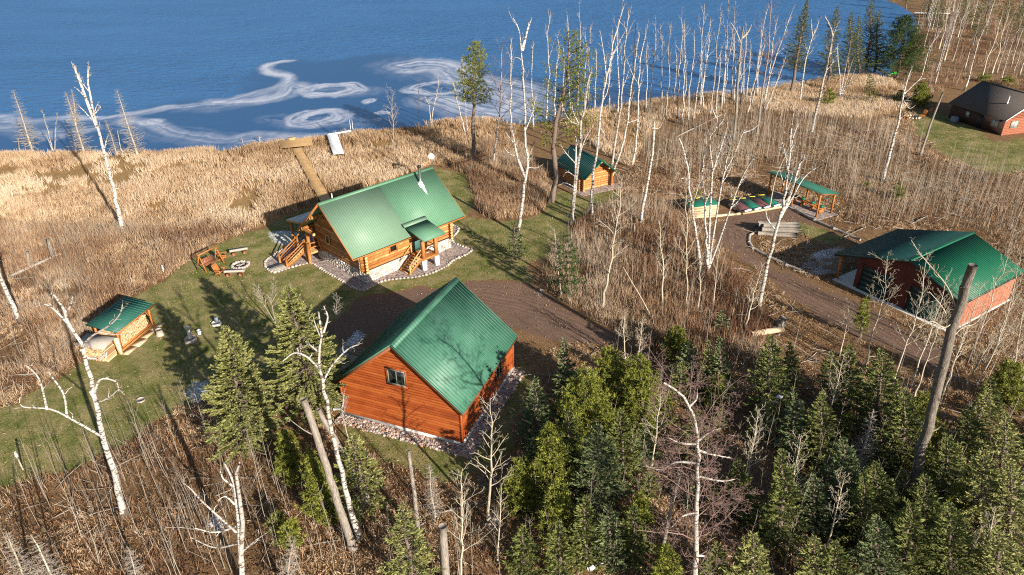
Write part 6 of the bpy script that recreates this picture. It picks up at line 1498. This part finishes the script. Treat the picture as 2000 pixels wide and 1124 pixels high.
LR = [  # conifer thicket at lower right: reading at foot, tip, width, kind
 (1045, 868, 1047, 738, 66, 'bluespruce', 'blue-green spruce nearest the right garage wall'), (1140, 890, 1145, 725, 110, 'pine', 'bushy yellow-green pine in the middle of the thicket right of the garage'),
 (1190, 815, 1190, 683, 95, 'pine', 'bushy yellow-green pine at the back of the thicket by the driveway'), (1257, 850, 1250, 697, 84, 'pine', 'yellow-green pine left of the purplish birch crown'),
 (1100, 775, 1103, 662, 48, 'bluespruce', 'small dark spruce at the driveway edge behind the pines'), (1072, 975, 1073, 832, 96, 'pine', 'leggy yellow-green pine below the blue-green spruce'),
 (1166, 1000, 1168, 832, 115, 'bluespruce', 'wide blue-green spruce in front of the bushy pines'), (1086, 1055, 1088, 945, 74, 'pine', 'young yellow-green pine low in the thicket'),
 (1141, 1100, 1145, 972, 74, 'spruce', 'dark green spruce at the bottom of the thicket'), (1192, 1105, 1187, 985, 66, 'bluespruce', 'bluish small spruce at the bottom right of the dark one'),
 (1091, 1135, 1093, 1020, 66, 'spruce', 'small green spruce at the bottom edge centre'), (1019, 1120, 1023, 1030, 62, 'spruce', 'small pale-tipped spruce at the bottom left of the thicket'),
 (1245, 1035, 1250, 970, 46, 'pine', 'tiny yellow-green pine between thicket and purplish birch'), (1386, 775, 1382, 665, 48, 'spruce', 'left of two slim spruces below the brown brush'),
 (1409, 780, 1405, 660, 48, 'bluespruce', 'right of two slim spruces below the brown brush'), (1500, 805, 1503, 655, 84, 'spruce', 'dark spruce below the pale log bench'),
 (1545, 758, 1541, 670, 42, 'spruce', 'small spruce right below the pale log bench'), (1525, 1070, 1527, 880, 84, 'spruce', 'green spruce right of the purplish birch crown'),
 (1470, 1165, 1470, 1043, 100, 'fir', 'low olive fir at the bottom right of the purplish birch'), (1300, 1165, 1300, 1070, 64, 'pine', 'small bright pine at the bottom left of the purplish birch foot'),
 (1660, 800, 1660, 675, 72, 'spruce', 'spruce at the lower end of the barn road'), (1715, 845, 1720, 684, 110, 'spruce', 'broad spruce in front of the barn road end'),
 (1760, 915, 1767, 763, 104, 'spruce', 'broad spruce left of the big ridged trunk'), (1804, 905, 1806, 770, 74, 'pine', 'yellowish pine behind the big ridged trunk'),
 (1550, 895, 1548, 763, 64, 'bluespruce', 'bluish spruce between the log bench and the dead grey spruce'), (1600, 915, 1604, 772, 84, 'spruce', 'dark spruce left of the dead grey spruce'),
 (1640, 1015, 1646, 856, 104, 'bluespruce', 'large bluish spruce below the dead grey spruce'), (1705, 1055, 1710, 905, 115, 'spruce', 'large dark spruce left below the foot of the ridged trunk'),
 (1885, 935, 1893, 795, 84, 'spruce', 'spruce right of the big ridged trunk'), (1955, 965, 1963, 805, 95, 'fir', 'tall olive fir near the right photo edge'),
 (1930, 820, 1935, 738, 54, 'spruce', 'small spruce above the olive firs near the right edge'), (1970, 790, 1975, 710, 74, 'pine', 'round yellow-green pine at the right photo edge'),
 (1845, 1000, 1850, 850, 104, 'spruce', 'spruce right of the ridged trunk foot'), (1915, 1065, 1920, 880, 125, 'fir', 'big lichen-yellow old fir at lower right'), (1970, 1085, 1975, 900, 115, 'fir', 'big lichen-yellow old fir at the right edge'),
 (1590, 1165, 1592, 1050, 84, 'fir', 'low olive fir at the bottom, left of the bottom spruces'), (1632, 1175, 1630, 1060, 90, 'spruce', 'spruce at the bottom edge right of the low olive fir'), (1715, 1150, 1710, 1010, 100, 'bluespruce', 'bluish spruce at the bottom below the large dark spruce'),
 (1775, 1135, 1777, 985, 110, 'spruce', 'dark spruce at the bottom in front of the ridged trunk foot'), (1855, 1145, 1855, 985, 115, 'spruce', 'dark spruce at the bottom right of the ridged trunk'), (1685, 1075, 1685, 935, 80, 'spruce', 'narrow spruce hidden between the bluish and dark large spruces'),
 (1590, 1040, 1588, 930, 80, 'bluespruce', 'spruce in the shade between the purplish birch and the dead grey spruce'), (1440, 1000, 1442, 900, 70, 'spruce', 'spruce in the purplish birch shade'), (1800, 1060, 1805, 930, 95, 'spruce', 'spruce just right of the ridged trunk foot'),
 (1110, 935, 1112, 800, 74, 'spruce', 'green spruce between the bushy pine and the leggy pine'), (1215, 935, 1215, 800, 90, 'spruce', 'dark spruce in front of the yellow-green pine by the birch crown'), (1010, 1000, 1012, 900, 60, 'pine', 'young pine right of the garage corner aspen'),
 (1235, 1095, 1238, 990, 70, 'spruce', 'spruce at the bottom between thicket and birch'), (1950, 1170, 1950, 1040, 110, 'fir', 'olive fir at the bottom right corner'), (1395, 1150, 1398, 1060, 64, 'spruce', 'small spruce right of the purplish birch foot'),
 (1620, 760, 1622, 690, 46, 'spruce', 'small spruce left of the spruce at the road end')]
for u, v, ut, vt, wp, kd, lab in LR: con(lab, u, v, ut, vt, wp, kd, dens=1.25, bare=.04)
# smaller spruces and pines filling the gaps of the thicket
rf_ = np.random.default_rng(31); FP = poly_w([(1010, 790), (1130, 760), (1290, 750), (1420, 730), (1560, 800), (1640, 780), (1760, 820), (2060, 840), (2060, 1150), (1010, 1150)]); placed = [at(q[0], q[1])[:2] for q in LR]
tries = 0; nfill = 0
while nfill < 44 and tries < 4000:
    tries += 1; x, y = rf_.uniform(FP.min(0), FP.max(0))
    if not inside(np.array([x]), np.array([y]), FP)[0] or min(np.hypot(x - q[0], y - q[1]) for q in placed) < 1.25: continue
    bx = at(1357, 1150); 
    if abs(x - bx[0]) < 1.6 and y < bx[1] + 5: continue
    placed.append(np.array([x, y])); kd = ('spruce', 'bluespruce', 'spruce', 'fir', 'pine')[nfill % 5]; H_ = rf_.uniform(1.6, 4.2)
    conifer({'fir': 'fir_tree', 'pine': 'pine_tree'}.get(kd, 'spruce_tree'), {'fir': 'smallish olive fir filling a gap in the lower right conifer thicket', 'pine': 'smallish yellow-green pine filling a gap in the lower right conifer thicket'}.get(kd, 'smallish green spruce filling a gap in the lower right conifer thicket'),
            (x, y, 0), H_, H_ * rf_.uniform(.26, .36), kd, 5000 + nfill, 'small conifers filling the lower right thicket', bare=.02, dens=1.1); nfill += 1
# pale aspens over the thicket at right
for i, (lab, tr) in enumerate([
    ('aspen with spreading crown in front of the left barn door', [(1690, 715), (1708, 640), (1728, 570), (1733, 500)]), ('white aspen left of three tall ones before the barn front', [(1744, 750), (1775, 660), (1800, 580), (1812, 500)]),
    ('white aspen in the middle before the barn front', [(1778, 760), (1805, 680), (1835, 600), (1848, 540)]), ('white aspen with curved stem before the barn front', [(1785, 780), (1805, 720), (1830, 650), (1850, 590)]),
    ('thin white aspen behind the big ridged trunk', [(1842, 770), (1875, 680), (1900, 610), (1915, 560)]), ('white aspen right of the ridged trunk in front of the red barn side', [(1893, 705), (1928, 615), (1950, 545), (1975, 490)]),
    ('thin white aspen at the right edge before the barn side', [(1945, 680), (1965, 620), (1980, 560), (1995, 490)]), ('thin aspen low at right beside the small spruces', [(1885, 758), (1915, 700), (1940, 660)]),
    ('leaning thin aspen near the right edge', [(1905, 755), (1935, 700), (1950, 672), (1985, 560)]), ('aspen in front of the dark spruce below the log bench', [(1490, 790), (1500, 730), (1512, 670)]),
    ('thin aspen over the bluish spruce at right of the log bench', [(1615, 840), (1632, 760), (1650, 690)]), ('aspen at the lower right with forked crown', [(1530, 1030), (1548, 940), (1565, 850)]),
    ('leaning bare aspen at the bottom right of the olive fir', [(1610, 1090), (1630, 1010), (1650, 930)]), ('thin aspen over the purplish birch right side', [(1455, 960), (1468, 880), (1482, 800)]),
    ('thin pale aspen before the yellow-green pine by the birch crown', [(1272, 920), (1283, 840), (1290, 765)]), ('aspen at the driveway end with bright twigs', [(1222, 710), (1218, 660), (1220, 610)]),
    ('bare aspen beside the driveway end, right of the bright twigged one', [(1243, 720), (1252, 660), (1256, 620)]), ('thin aspen at lower right corner', [(1918, 1140), (1930, 1060), (1945, 990)]),
    ('small bare aspen by the barn road edge', [(1640, 695), (1652, 640), (1660, 590)]), ('slender aspen at the right photo edge', [(1980, 720), (1992, 640), (2005, 570)])]):
    hero(lab, T, tr, .075, .02, 'aspen' if i % 3 else 'fine', 'aspen', name='aspen_tree')

# forest beyond the bay and behind the far house: a few models copied about
far_models = []
rr = np.random.default_rng(77)
for i in range(6):
    h = (9, 11, 13, 10, 12, 12)[i]
    far_models.append(bare_tree('birch_tree', 'x', T, (0, 0, 0), [(0, 0, 0), (rr.uniform(-.3, .3), 0, h * .35), (rr.uniform(-.5, .5), rr.uniform(-.3, .3), h * .7), (rr.uniform(-.9, .9), 0, h)], .13, .03, ('fork', 'snag', 'fine', 'snag', 'young', 'fine')[i], 900 + i, ('birch', 'birch', 'birch', 'greybark', 'aspen', 'greybark')[i], (None, None, 'redtwig', 'deadwood', None, 'deadwood')[i]))
FARP = [(1795, 64), (1828, 141), (1883, 137), (1884, 177), (1916, 158), (1937, 145), (1955, 158), (1979, 143), (1990, 150), (1860, 120), (1850, 95), (1870, 75), (1900, 90), (1925, 70), (1960, 90), (1985, 60), (1820, 60), (1840, 40), (1880, 40), (1905, 30), (1935, 25), (1965, 30), (1990, 20), (1860, 20), (1820, 12)]
while len(FARP) < 72:
    u, v = rr.uniform(1790, 2080), rr.uniform(-45, 175)
    if v > 150 - (u - 1790) * .0 and u > 1900: continue
    FARP.append((u, v))
labs = ['white birch with forked top in the bare wood beyond the far house', 'white broken-topped birch in the bare wood beyond the far house', 'birch with reddish fine twigs in the bare wood beyond the far house', 'grey dead tree in the bare wood beyond the far house', 'slim cream aspen in the bare wood beyond the far house', 'grey fine-twigged tree in the bare wood beyond the far house']
used = set()
for (u, v) in FARP:
    i = int(rr.integers(0, 6)); p = at(u, v)
    if sdist(np.array([p[0]]), np.array([p[1]]), lake)[0] > -1.0: continue
    k = rr.uniform(.75, 1.15)
    if i not in used:
        o = far_models[i]; used.add(i); o.location = p; o.rotation_euler = (0, 0, rr.uniform(0, 6)); o.scale = (k,) * 3
    else: o = dup(far_models[i], p, rr.uniform(0, 6), k)
    o['label'] = labs[i]; o['group'] = 'bare trees in the wood beyond the far house'
for i in set(range(6)) - used:
    for ch in list(far_models[i].children): bpy.data.objects.remove(ch)
    bpy.data.objects.remove(far_models[i])
for i, (u, v, ut, vt, wpx) in enumerate([(1830, 70, 1840, -10, 34), (1880, 60, 1892, -20, 36), (1770, 18, 1775, -40, 30), (1925, 45, 1940, -40, 36), (1960, 60, 1972, -20, 34), (1985, 85, 1998, 0, 36), (1905, 85, 1915, 10, 34), (1810, 40, 1818, -20, 26), (1745, 5, 1750, -50, 26)]):
    con('dark spruce among bare trees in the wood beyond the far house', u, v, ut, vt, wpx, 'spruce', group='spruces in the wood beyond the far house', bare=.2, dens=.8)
# ================================================================== GRASS, BRUSH, SAPLINGS, LEAVES
def sample(polys, n, seed, ex=()):
    r = np.random.default_rng(seed); P = [poly_w(p) if abs(np.max(p)) > 300 else np.array(p) for p in polys]
    ar = [abs(np.sum(p[:, 0] * np.roll(p[:, 1], -1) - p[:, 1] * np.roll(p[:, 0], -1))) / 2 for p in P]; out = []
    for p, a in zip(P, ar):
        k = int(n * a / sum(ar)); lo, hi = p.min(0), p.max(0); got = np.zeros((0, 2))
        while len(got) < k:
            q = r.uniform(lo, hi, (k * 2 + 50, 2)); got = np.vstack([got, q[inside(q[:, 0], q[:, 1], p)]])
        out.append(got[:k])
    return np.vstack(out), r
KEEP_OUT = [rect_w(GAR, GYAW, -.4, 10, -5.4, 5.2), rect_w(HOU, HYAW, -.4, 13, -7, 9.8), rect_w(BAR, BYAW, -.5, 9.8, -5, 6.6), rect_w(SAU, SYAW, -.4, 7, -2.9, 2.9), rect_w(NEI, NYAW, -.2, 10.4, -5.4, 5.4), bed,
            rect_w(o2, yw, -1.7, LS + .3, -.6, 3.6), rect_w(o3, y3, -.5, L3 + .3, -3.2, .5), rect_w((0, 0), 0, 20.5, 31.0, 72.3, 77.6) * 1.0]
BW = rect_w(pa[:2], math.atan2(pb[1] - pa[1], pb[0] - pa[0]), -1, 26, -.75, .75)
DECKS = [BW, np.array([q[:2] for q in (ca, cb, cc, cd_)]), rect_w(p1[:2], math.atan2(p2[1] - p1[1], p2[0] - p1[0]), -.2, 11, -.85, .85), np.array([at(640, 264)[:2], at(690, 258)[:2], at(690, 249)[:2], at(640, 256)[:2]])]
def clear(Q, polys=KEEP_OUT):
    k = np.ones(len(Q), bool)
    for p in polys: k &= ~inside(Q[:, 0], Q[:, 1], p)
    return Q[k]
def zones(Q):
    return {k: zone(Q[:, 0], Q[:, 1], k) for k in ('lawn', 'marsh', 'dirt')}
def blades(Q, r, per, h, wd, spread, lean, tn, tj=.18, sway=(0.0, 0.0), hn=None):
    """tufts: per upright kites at each point of Q"""
    n = len(Q); h_ = np.broadcast_to(h if hn is None else hn, (n,))
    B = np.repeat(Q, per, 0) + r.normal(0, spread, (n * per, 2)); z = land_z(B[:, 0], B[:, 1])
    C = np.stack([B[:, 0], B[:, 1], z - .03], -1)
    tl = np.repeat(r.normal(0, lean * .6, (n, 2)) + np.array(sway), per, 0) + r.normal(0, lean, (n * per, 2))
    D = np.stack([tl[:, 0], tl[:, 1], np.ones(n * per)], -1)
    L_ = np.repeat(h_, per) * r.uniform(.55, 1.2, n * per)
    V, F = kites(C, D, L_, wd * r.uniform(.7, 1.4, n * per), r, r.normal(0, 1, (n * per, 3)))
    return MB().add(V, F, np.clip(np.repeat(tn, per) + r.normal(0, tj, n * per), 0, 1))

# tall dead marsh grass
Q, r = sample(PZ['marsh'], 34000, 1)
Q = clear(Q, DECKS + KEEP_OUT); zz = zones(Q); d = -sdist(Q[:, 0], Q[:, 1], lake)
dens = fbm(Q[:, 0] * .22, Q[:, 1] * .22, 61, 4)
Q = Q[(d > .2) & (zz['lawn'] < .3) & (dens > .30 + .2 * r.random(len(Q)))]
pt = fbm(Q[:, 0] * .16, Q[:, 1] * .16, 63, 4); hh = .55 + .75 * fbm(Q[:, 0] * .3, Q[:, 1] * .3, 65, 3)
tag(blades(Q, r, 11, 0, .055, .16, .26, np.clip(.5 + (pt - .5) * 1.6 + .1, 0, 1), .16, (-.08, .05), hh).build('marsh_grass', M['straw']), 'tall straw coloured dead grass of the lake marsh', 'grass', kind='stuff')

# brown brush: thin stems at the marsh edge and over the forest floor
BR = [[(-150, 430), (110, 445), (330, 445), (500, 438), (470, 462), (380, 500), (300, 558), (210, 612), (185, 690), (120, 735), (30, 785), (-150, 840)],
      [(860, 300), (1000, 270), (1060, 330), (1080, 380), (1060, 420), (960, 430), (920, 400), (900, 345)],
      [(1090, 470), (1140, 420), (1230, 390), (1330, 400), (1400, 500), (1470, 560), (1500, 640), (1480, 720), (1250, 700), (1180, 640), (1060, 570)],
      [(1260, 240), (1500, 215), (1700, 235), (1860, 330), (2060, 360), (2060, 600), (1900, 450), (1660, 440), (1640, 380), (1500, 330), (1430, 400), (1330, 430), (1230, 390), (1200, 340)],
      [(-60, 940), (170, 912), (330, 832), (420, 800), (560, 900), (740, 930), (1000, 1000), (1000, 1150), (-60, 1150)],
      [(1780, 40), (2080, -30), (2080, 200), (1900, 160), (1800, 190)]]
Q, r = sample(BR, 26000, 2); Q = clear(Q); zz = zones(Q)
dn = fbm(Q[:, 0] * .25, Q[:, 1] * .25, 71, 4)
Q = Q[(zz['lawn'] < .25) & (zz['dirt'] < .25) & (dn > .36 + .16 * r.random(len(Q))) & (-sdist(Q[:, 0], Q[:, 1], lake) > 1)]
pt = fbm(Q[:, 0] * .12, Q[:, 1] * .12, 73, 3)
tag(blades(Q, r, 7, 0, .030, .22, .30, np.clip(.45 + (pt - .5) * 2.0, 0, 1), .2, (0, 0), .35 + .75 * fbm(Q[:, 0] * .3, Q[:, 1] * .3, 75, 3)).build('brown_brush', M['brush']), 'low brown brush covering the ground between the trees', 'brush', kind='stuff')

Q, r = sample(BR[:3], 15000, 22); Q = clear(Q); zz = zones(Q); dn = fbm(Q[:, 0] * .3, Q[:, 1] * .3, 171, 4)
Q = Q[(zz['lawn'] < .2) & (zz['dirt'] < .2) & (dn > .34 + .16 * r.random(len(Q))) & (-sdist(Q[:, 0], Q[:, 1], lake) > 1)]
tag(blades(Q, r, 9, 0, .026, .25, .24, np.clip(.62 + (fbm(Q[:, 0] * .14, Q[:, 1] * .14, 173, 3) - .5) * 1.6, 0, 1), .2, (0, 0), .7 + 1.0 * fbm(Q[:, 0] * .3, Q[:, 1] * .3, 175, 3)).build('tall_brush', M['brush']), 'tall tan and brown brush at the marsh edge and right of the driveway', 'brush', kind='stuff')
Q, r = sample(BR[:2], 5200, 23); Q = clear(Q); zz = zones(Q); Q = Q[(zz['lawn'] < .3) & (fbm(Q[:, 0] * .2, Q[:, 1] * .2, 177, 3) > .45 + .1 * (r.random(len(Q)) - .5)) & (-sdist(Q[:, 0], Q[:, 1], lake) > 1)]
tag(blades(Q, r, 12, .75, .045, .18, .3, np.clip(.5 + r.normal(0, .12, len(Q)), 0, 1), .15).build('dry_grass', M['straw']), 'straw grass mixed into the brush at the marsh edge', 'grass', kind='stuff')
# rusty leaves and dead bracken on the forest floor, straw tussocks among it
FL = [[(-200, 640), (200, 600), (300, 800), (500, 720), (1000, 700), (1200, 650), (1100, 500), (1250, 300), (1700, 240), (2080, 330), (2080, 1150), (-200, 1150)]]
Q, r = sample(FL, 330000, 3); zz = zones(Q); Q = clear(Q[(zz['lawn'] < .35 + .3 * r.random(len(Q))) & (zz['dirt'] < .45) & (zz['marsh'] < .5)])
near_ = r.random(len(Q)) < np.clip(60 / np.hypot(Q[:, 0], Q[:, 1]), .35, 1); Q = Q[near_]
cl_ = fbm(Q[:, 0] * .5, Q[:, 1] * .5, 81, 4); Q = Q[cl_ > .40 + .12 * (r.random(len(Q)) - .5)]
n = len(Q); z = land_z(Q[:, 0], Q[:, 1]) + r.uniform(.01, .16, n)
ang = r.uniform(0, 6.283, n); D = np.stack([np.cos(ang), np.sin(ang), r.normal(0, .45, n)], -1)
V, F = kites(np.stack([Q[:, 0], Q[:, 1], z], -1), D, r.uniform(.06, .17, n), r.uniform(.03, .08, n), r)
tag(MB().add(V, F, np.clip(.5 + (fbm(Q[:, 0] * .15, Q[:, 1] * .15, 83, 3) - .5) * 1.6 + r.normal(0, .2, n), 0, 1)).build('fallen_leaves', M['litter']), 'rusty fallen leaves and dead bracken on the forest floor', 'leaves', kind='stuff')
Q, r = sample(FL + [BR[0], [(1480, 425), (1570, 405), (1690, 462), (1640, 545), (1480, 496)], [(1690, 240), (1800, 215), (1900, 300), (2080, 330), (1850, 330)]], 20000, 4); zz = zones(Q); Q = clear(Q[(zz['lawn'] < .4) & (zz['dirt'] < .3)])
tu = fbm(Q[:, 0] * .18, Q[:, 1] * .18, 91, 4); Q = Q[tu > .47 + .06 * r.random(len(Q))]
tag(blades(Q, r, 16, .38, .035, .13, .55, np.clip(.55 + r.normal(0, .12, len(Q)), 0, 1), .14).build('dry_grass', M['straw']), 'tussocks of dry straw grass on the forest floor', 'grass', kind='stuff')
# loose leaves on the lawn and road
Q, r = sample(PZ['lawn'] + PZ['dirt'], 9000, 14); Q = clear(Q); Q = Q[fbm(Q[:, 0] * .3, Q[:, 1] * .3, 97, 3) > .42 + .2 * (r.random(len(Q)) - .5)]; n = len(Q); ang = r.uniform(0, 6.283, n)
V, F = kites(np.stack([Q[:, 0], Q[:, 1], land_z(Q[:, 0], Q[:, 1]) + r.uniform(.02, .07, n)], -1), np.stack([np.cos(ang), np.sin(ang), r.normal(0, .3, n)], -1), r.uniform(.07, .15, n), r.uniform(.05, .09, n), r)
tag(MB().add(V, F, np.clip(r.normal(.65, .2, n), 0, 1)).build('fallen_leaves', M['litter']), 'loose tan leaves lying on the lawn and dirt road', 'leaves', kind='stuff')
# dead sticks
Q, r = sample(FL + [BR[0]], 2600, 15); zz = zones(Q); Q = clear(Q[(zz['lawn'] < .3) & (zz['dirt'] < .3)]); n = len(Q); ang = r.uniform(0, 6.283, n); ln_ = r.uniform(.6, 2.6, n)
A_ = np.stack([Q[:, 0], Q[:, 1], land_z(Q[:, 0], Q[:, 1]) + .05], -1); D_ = np.stack([np.cos(ang), np.sin(ang), r.uniform(-.05, .35, n)], -1) * ln_[:, None]
PP = np.stack([A_, A_ + D_ * .5 + r.normal(0, .08, (n, 3)), A_ + D_], 1); rr_ = r.uniform(.012, .035, n)
tag(MB().tubes(PP, np.stack([rr_, rr_ * .8, rr_ * .4], -1), 4, r.random(n)).build('fallen_sticks', M['deadwood']), 'grey dead sticks lying over the forest floor', 'sticks', kind='stuff')
for (ua, va), (ub, vb), r_, mk, lab in [((1478, 822), (1530, 775), .24, 'white', 'snow covered fallen log among the conifers below the pale log bench'), ((1150, 1118), (1222, 1068), .14, 'white', 'snow covered thin fallen log at the bottom edge of the conifer thicket'),
      ((18, 545), (118, 500), .16, 'greywood', 'long grey driftwood log in the marsh brush at far left'), ((40, 378), (10, 384), .12, 'greywood', 'grey driftwood log in the straw marsh at the far left edge'), ((1868, 395), (1960, 388), .10, 'aspen', 'pale fallen trunk lying across the thicket behind the barn'),
      ((1320, 270), (1410, 226), .09, 'greywood', 'grey fallen trunk lying in the brush before the shore birches'), ((1640, 470), (1690, 446), .08, 'aspen', 'thin pale fallen pole beside the far edging logs'), ((860, 1005), (930, 985), .06, 'deadwood', 'thin grey fallen branch right of the slim dead trunk'), ((1780, 440), (1810, 425), .1, 'aspen', 'short pale fallen log behind the barn roof')]:
    p, q = at(ua, va), at(ub, vb); p[2] = q[2] = r_ + .06; log_(p, q, r_, r_ * .7, lab, mk, 'fallen_log')
# lawn: short tufts
Q, r = sample(PZ['lawn'], 60000, 5); zz = zones(Q); Q = clear(Q[(zz['lawn'] > .4) & (zz['dirt'] < .3)])
tag(blades(Q, r, 3, .09, .05, .10, .9, np.clip(.45 + (fbm(Q[:, 0] * .55, Q[:, 1] * .55, 93, 4) - .5) * 2.4, 0, 1), .18).build('lawn_grass', M['lawnblade']), 'short green and tan lawn grass', 'grass', kind='stuff')

# thin saplings
SP = [([[(1260, 245), (1500, 218), (1700, 242), (1780, 282), (1860, 332), (2080, 362), (2080, 590), (1990, 515), (1900, 448), (1760, 442), (1660, 438), (1650, 385), (1500, 332), (1430, 345), (1330, 362), (1250, 340)]], 2300, 1.2, 4.8),
      ([[(-60, 945), (170, 914), (330, 836), (420, 805), (520, 900), (700, 1060), (1000, 1000), (1000, 1150), (-60, 1150)]], 190, 2.6, 5.2),
      ([BR[0]], 420, 1.6, 3.6), ([BR[2]], 230, 2.0, 4.2), ([[(1840, 650), (2080, 620), (2080, 800), (1880, 780)]], 80, 2.5, 5.0), ([[(1250, 700), (1640, 700), (2080, 860), (2080, 1150), (1000, 1150), (1010, 900)]], 240, 2.2, 4.8),
      ([BR[5]], 420, 2.0, 5.0), ([[(1080, 235), (1290, 195), (1500, 175), (1560, 190), (1500, 215), (1260, 245), (1200, 300), (1060, 290)]], 260, 1.5, 3.5), ([BR[1]], 70, 1.2, 2.6)]
PT, HT = [], []
for i, (pl, n, h0, h1) in enumerate(SP):
    Q, r = sample(pl, n, 100 + i); zz = zones(Q); Q = clear(Q[(zz['lawn'] < .2) & (zz['dirt'] < .2) & (-sdist(Q[:, 0], Q[:, 1], lake) > 1)])
    Q = Q[fbm(Q[:, 0] * .2, Q[:, 1] * .2, 95, 3) > .34]
    PT.append(Q); HT.append(r.uniform(h0, h1, len(Q)))
PT, HT = np.vstack(PT), np.concatenate(HT)
od = np.argsort(np.hypot(PT[:, 0], PT[:, 1]) / HT); PT, HT = PT[od], HT[od]
def sapling_mesh(B, H, r, twigs=5):
    n = len(B); mb = MB(); f = np.array([0, .35, .7, 1.0]); ln = r.normal(0, .055, (n, 2)); bn = r.normal(0, .010, (n, 2))
    P = np.zeros((n, 4, 3)); P[:, :, 2] = B[:, 2:3] + H[:, None] * f; P[:, :, :2] = B[:, None, :2] + H[:, None, None] * (ln[:, None] * f[None, :, None] + bn[:, None] * (np.sin(f * 4))[None, :, None])
    R = (.008 + .0042 * H)[:, None] * (1 - .8 * f)[None]; tn = np.clip(r.normal(.55, .25, n), 0, 1); mb.tubes(P, R, 3, tn, False)
    m = n * twigs; ix = np.repeat(np.arange(n), twigs); ff = r.uniform(.35, .97, m); x = ff * 3; k = np.minimum(np.searchsorted(f, ff) - 1, 2)
    t_ = (ff - f[k]) / (f[k + 1] - f[k]); S_ = P[ix, k] + (P[ix, k + 1] - P[ix, k]) * t_[:, None]
    a = r.uniform(0, 6.283, m); L_ = H[ix] * r.uniform(.10, .24, m) * (1.15 - .6 * ff); up = r.uniform(.7, 1.6, m)
    D = np.stack([np.cos(a), np.sin(a), up], -1); D /= np.linalg.norm(D, axis=1, keepdims=True)
    Tq = np.stack([S_, S_ + D * L_[:, None] * .5, S_ + D * L_[:, None] + np.array([0, 0, .12]) * L_[:, None]], 1)
    mb.tubes(Tq, np.stack([.0045 + .0008 * H[ix], .0045 + 0 * a, .003 + 0 * a], -1), 3, np.clip(tn[ix] - .1, 0, 1), False)
    return mb
r = np.random.default_rng(55)
NI = 296
var = [sapling_mesh(np.zeros((1, 3)), np.array([3.6]), np.random.default_rng(700 + i), 10).mesh('sapling', M['sapling']) for i in range(10)]
for i in range(NI):
    o = bpy.data.objects.new('sapling', var[i % 10]); COL.objects.link(o); x, y = PT[i]; k = HT[i] / 3.6
    o.location = (x, y, float(land_z(np.array([x]), np.array([y]))[0]) - .05); o.rotation_euler = (0, 0, r.uniform(0, 6.3)); o.scale = (k, k, k)
    left = x < -2 and y < 62; g = 'left brush' if left else 'right'
    tag(o, 'thin bare leafless sapling in the brown brush on the left side' if left else 'thin bare leafless sapling among the conifers and brush right of the garage', 'sapling', 'saplings in the left brush' if left else 'saplings in the right brush')
B = np.column_stack([PT[NI:], land_z(PT[NI:, 0], PT[NI:, 1]) - .05])
tag(sapling_mesh(B, HT[NI:], r, 4).build('sapling_thicket', M['sapling']), 'dense thicket of thin bare saplings behind the shelter and barn', 'saplings', kind='stuff')
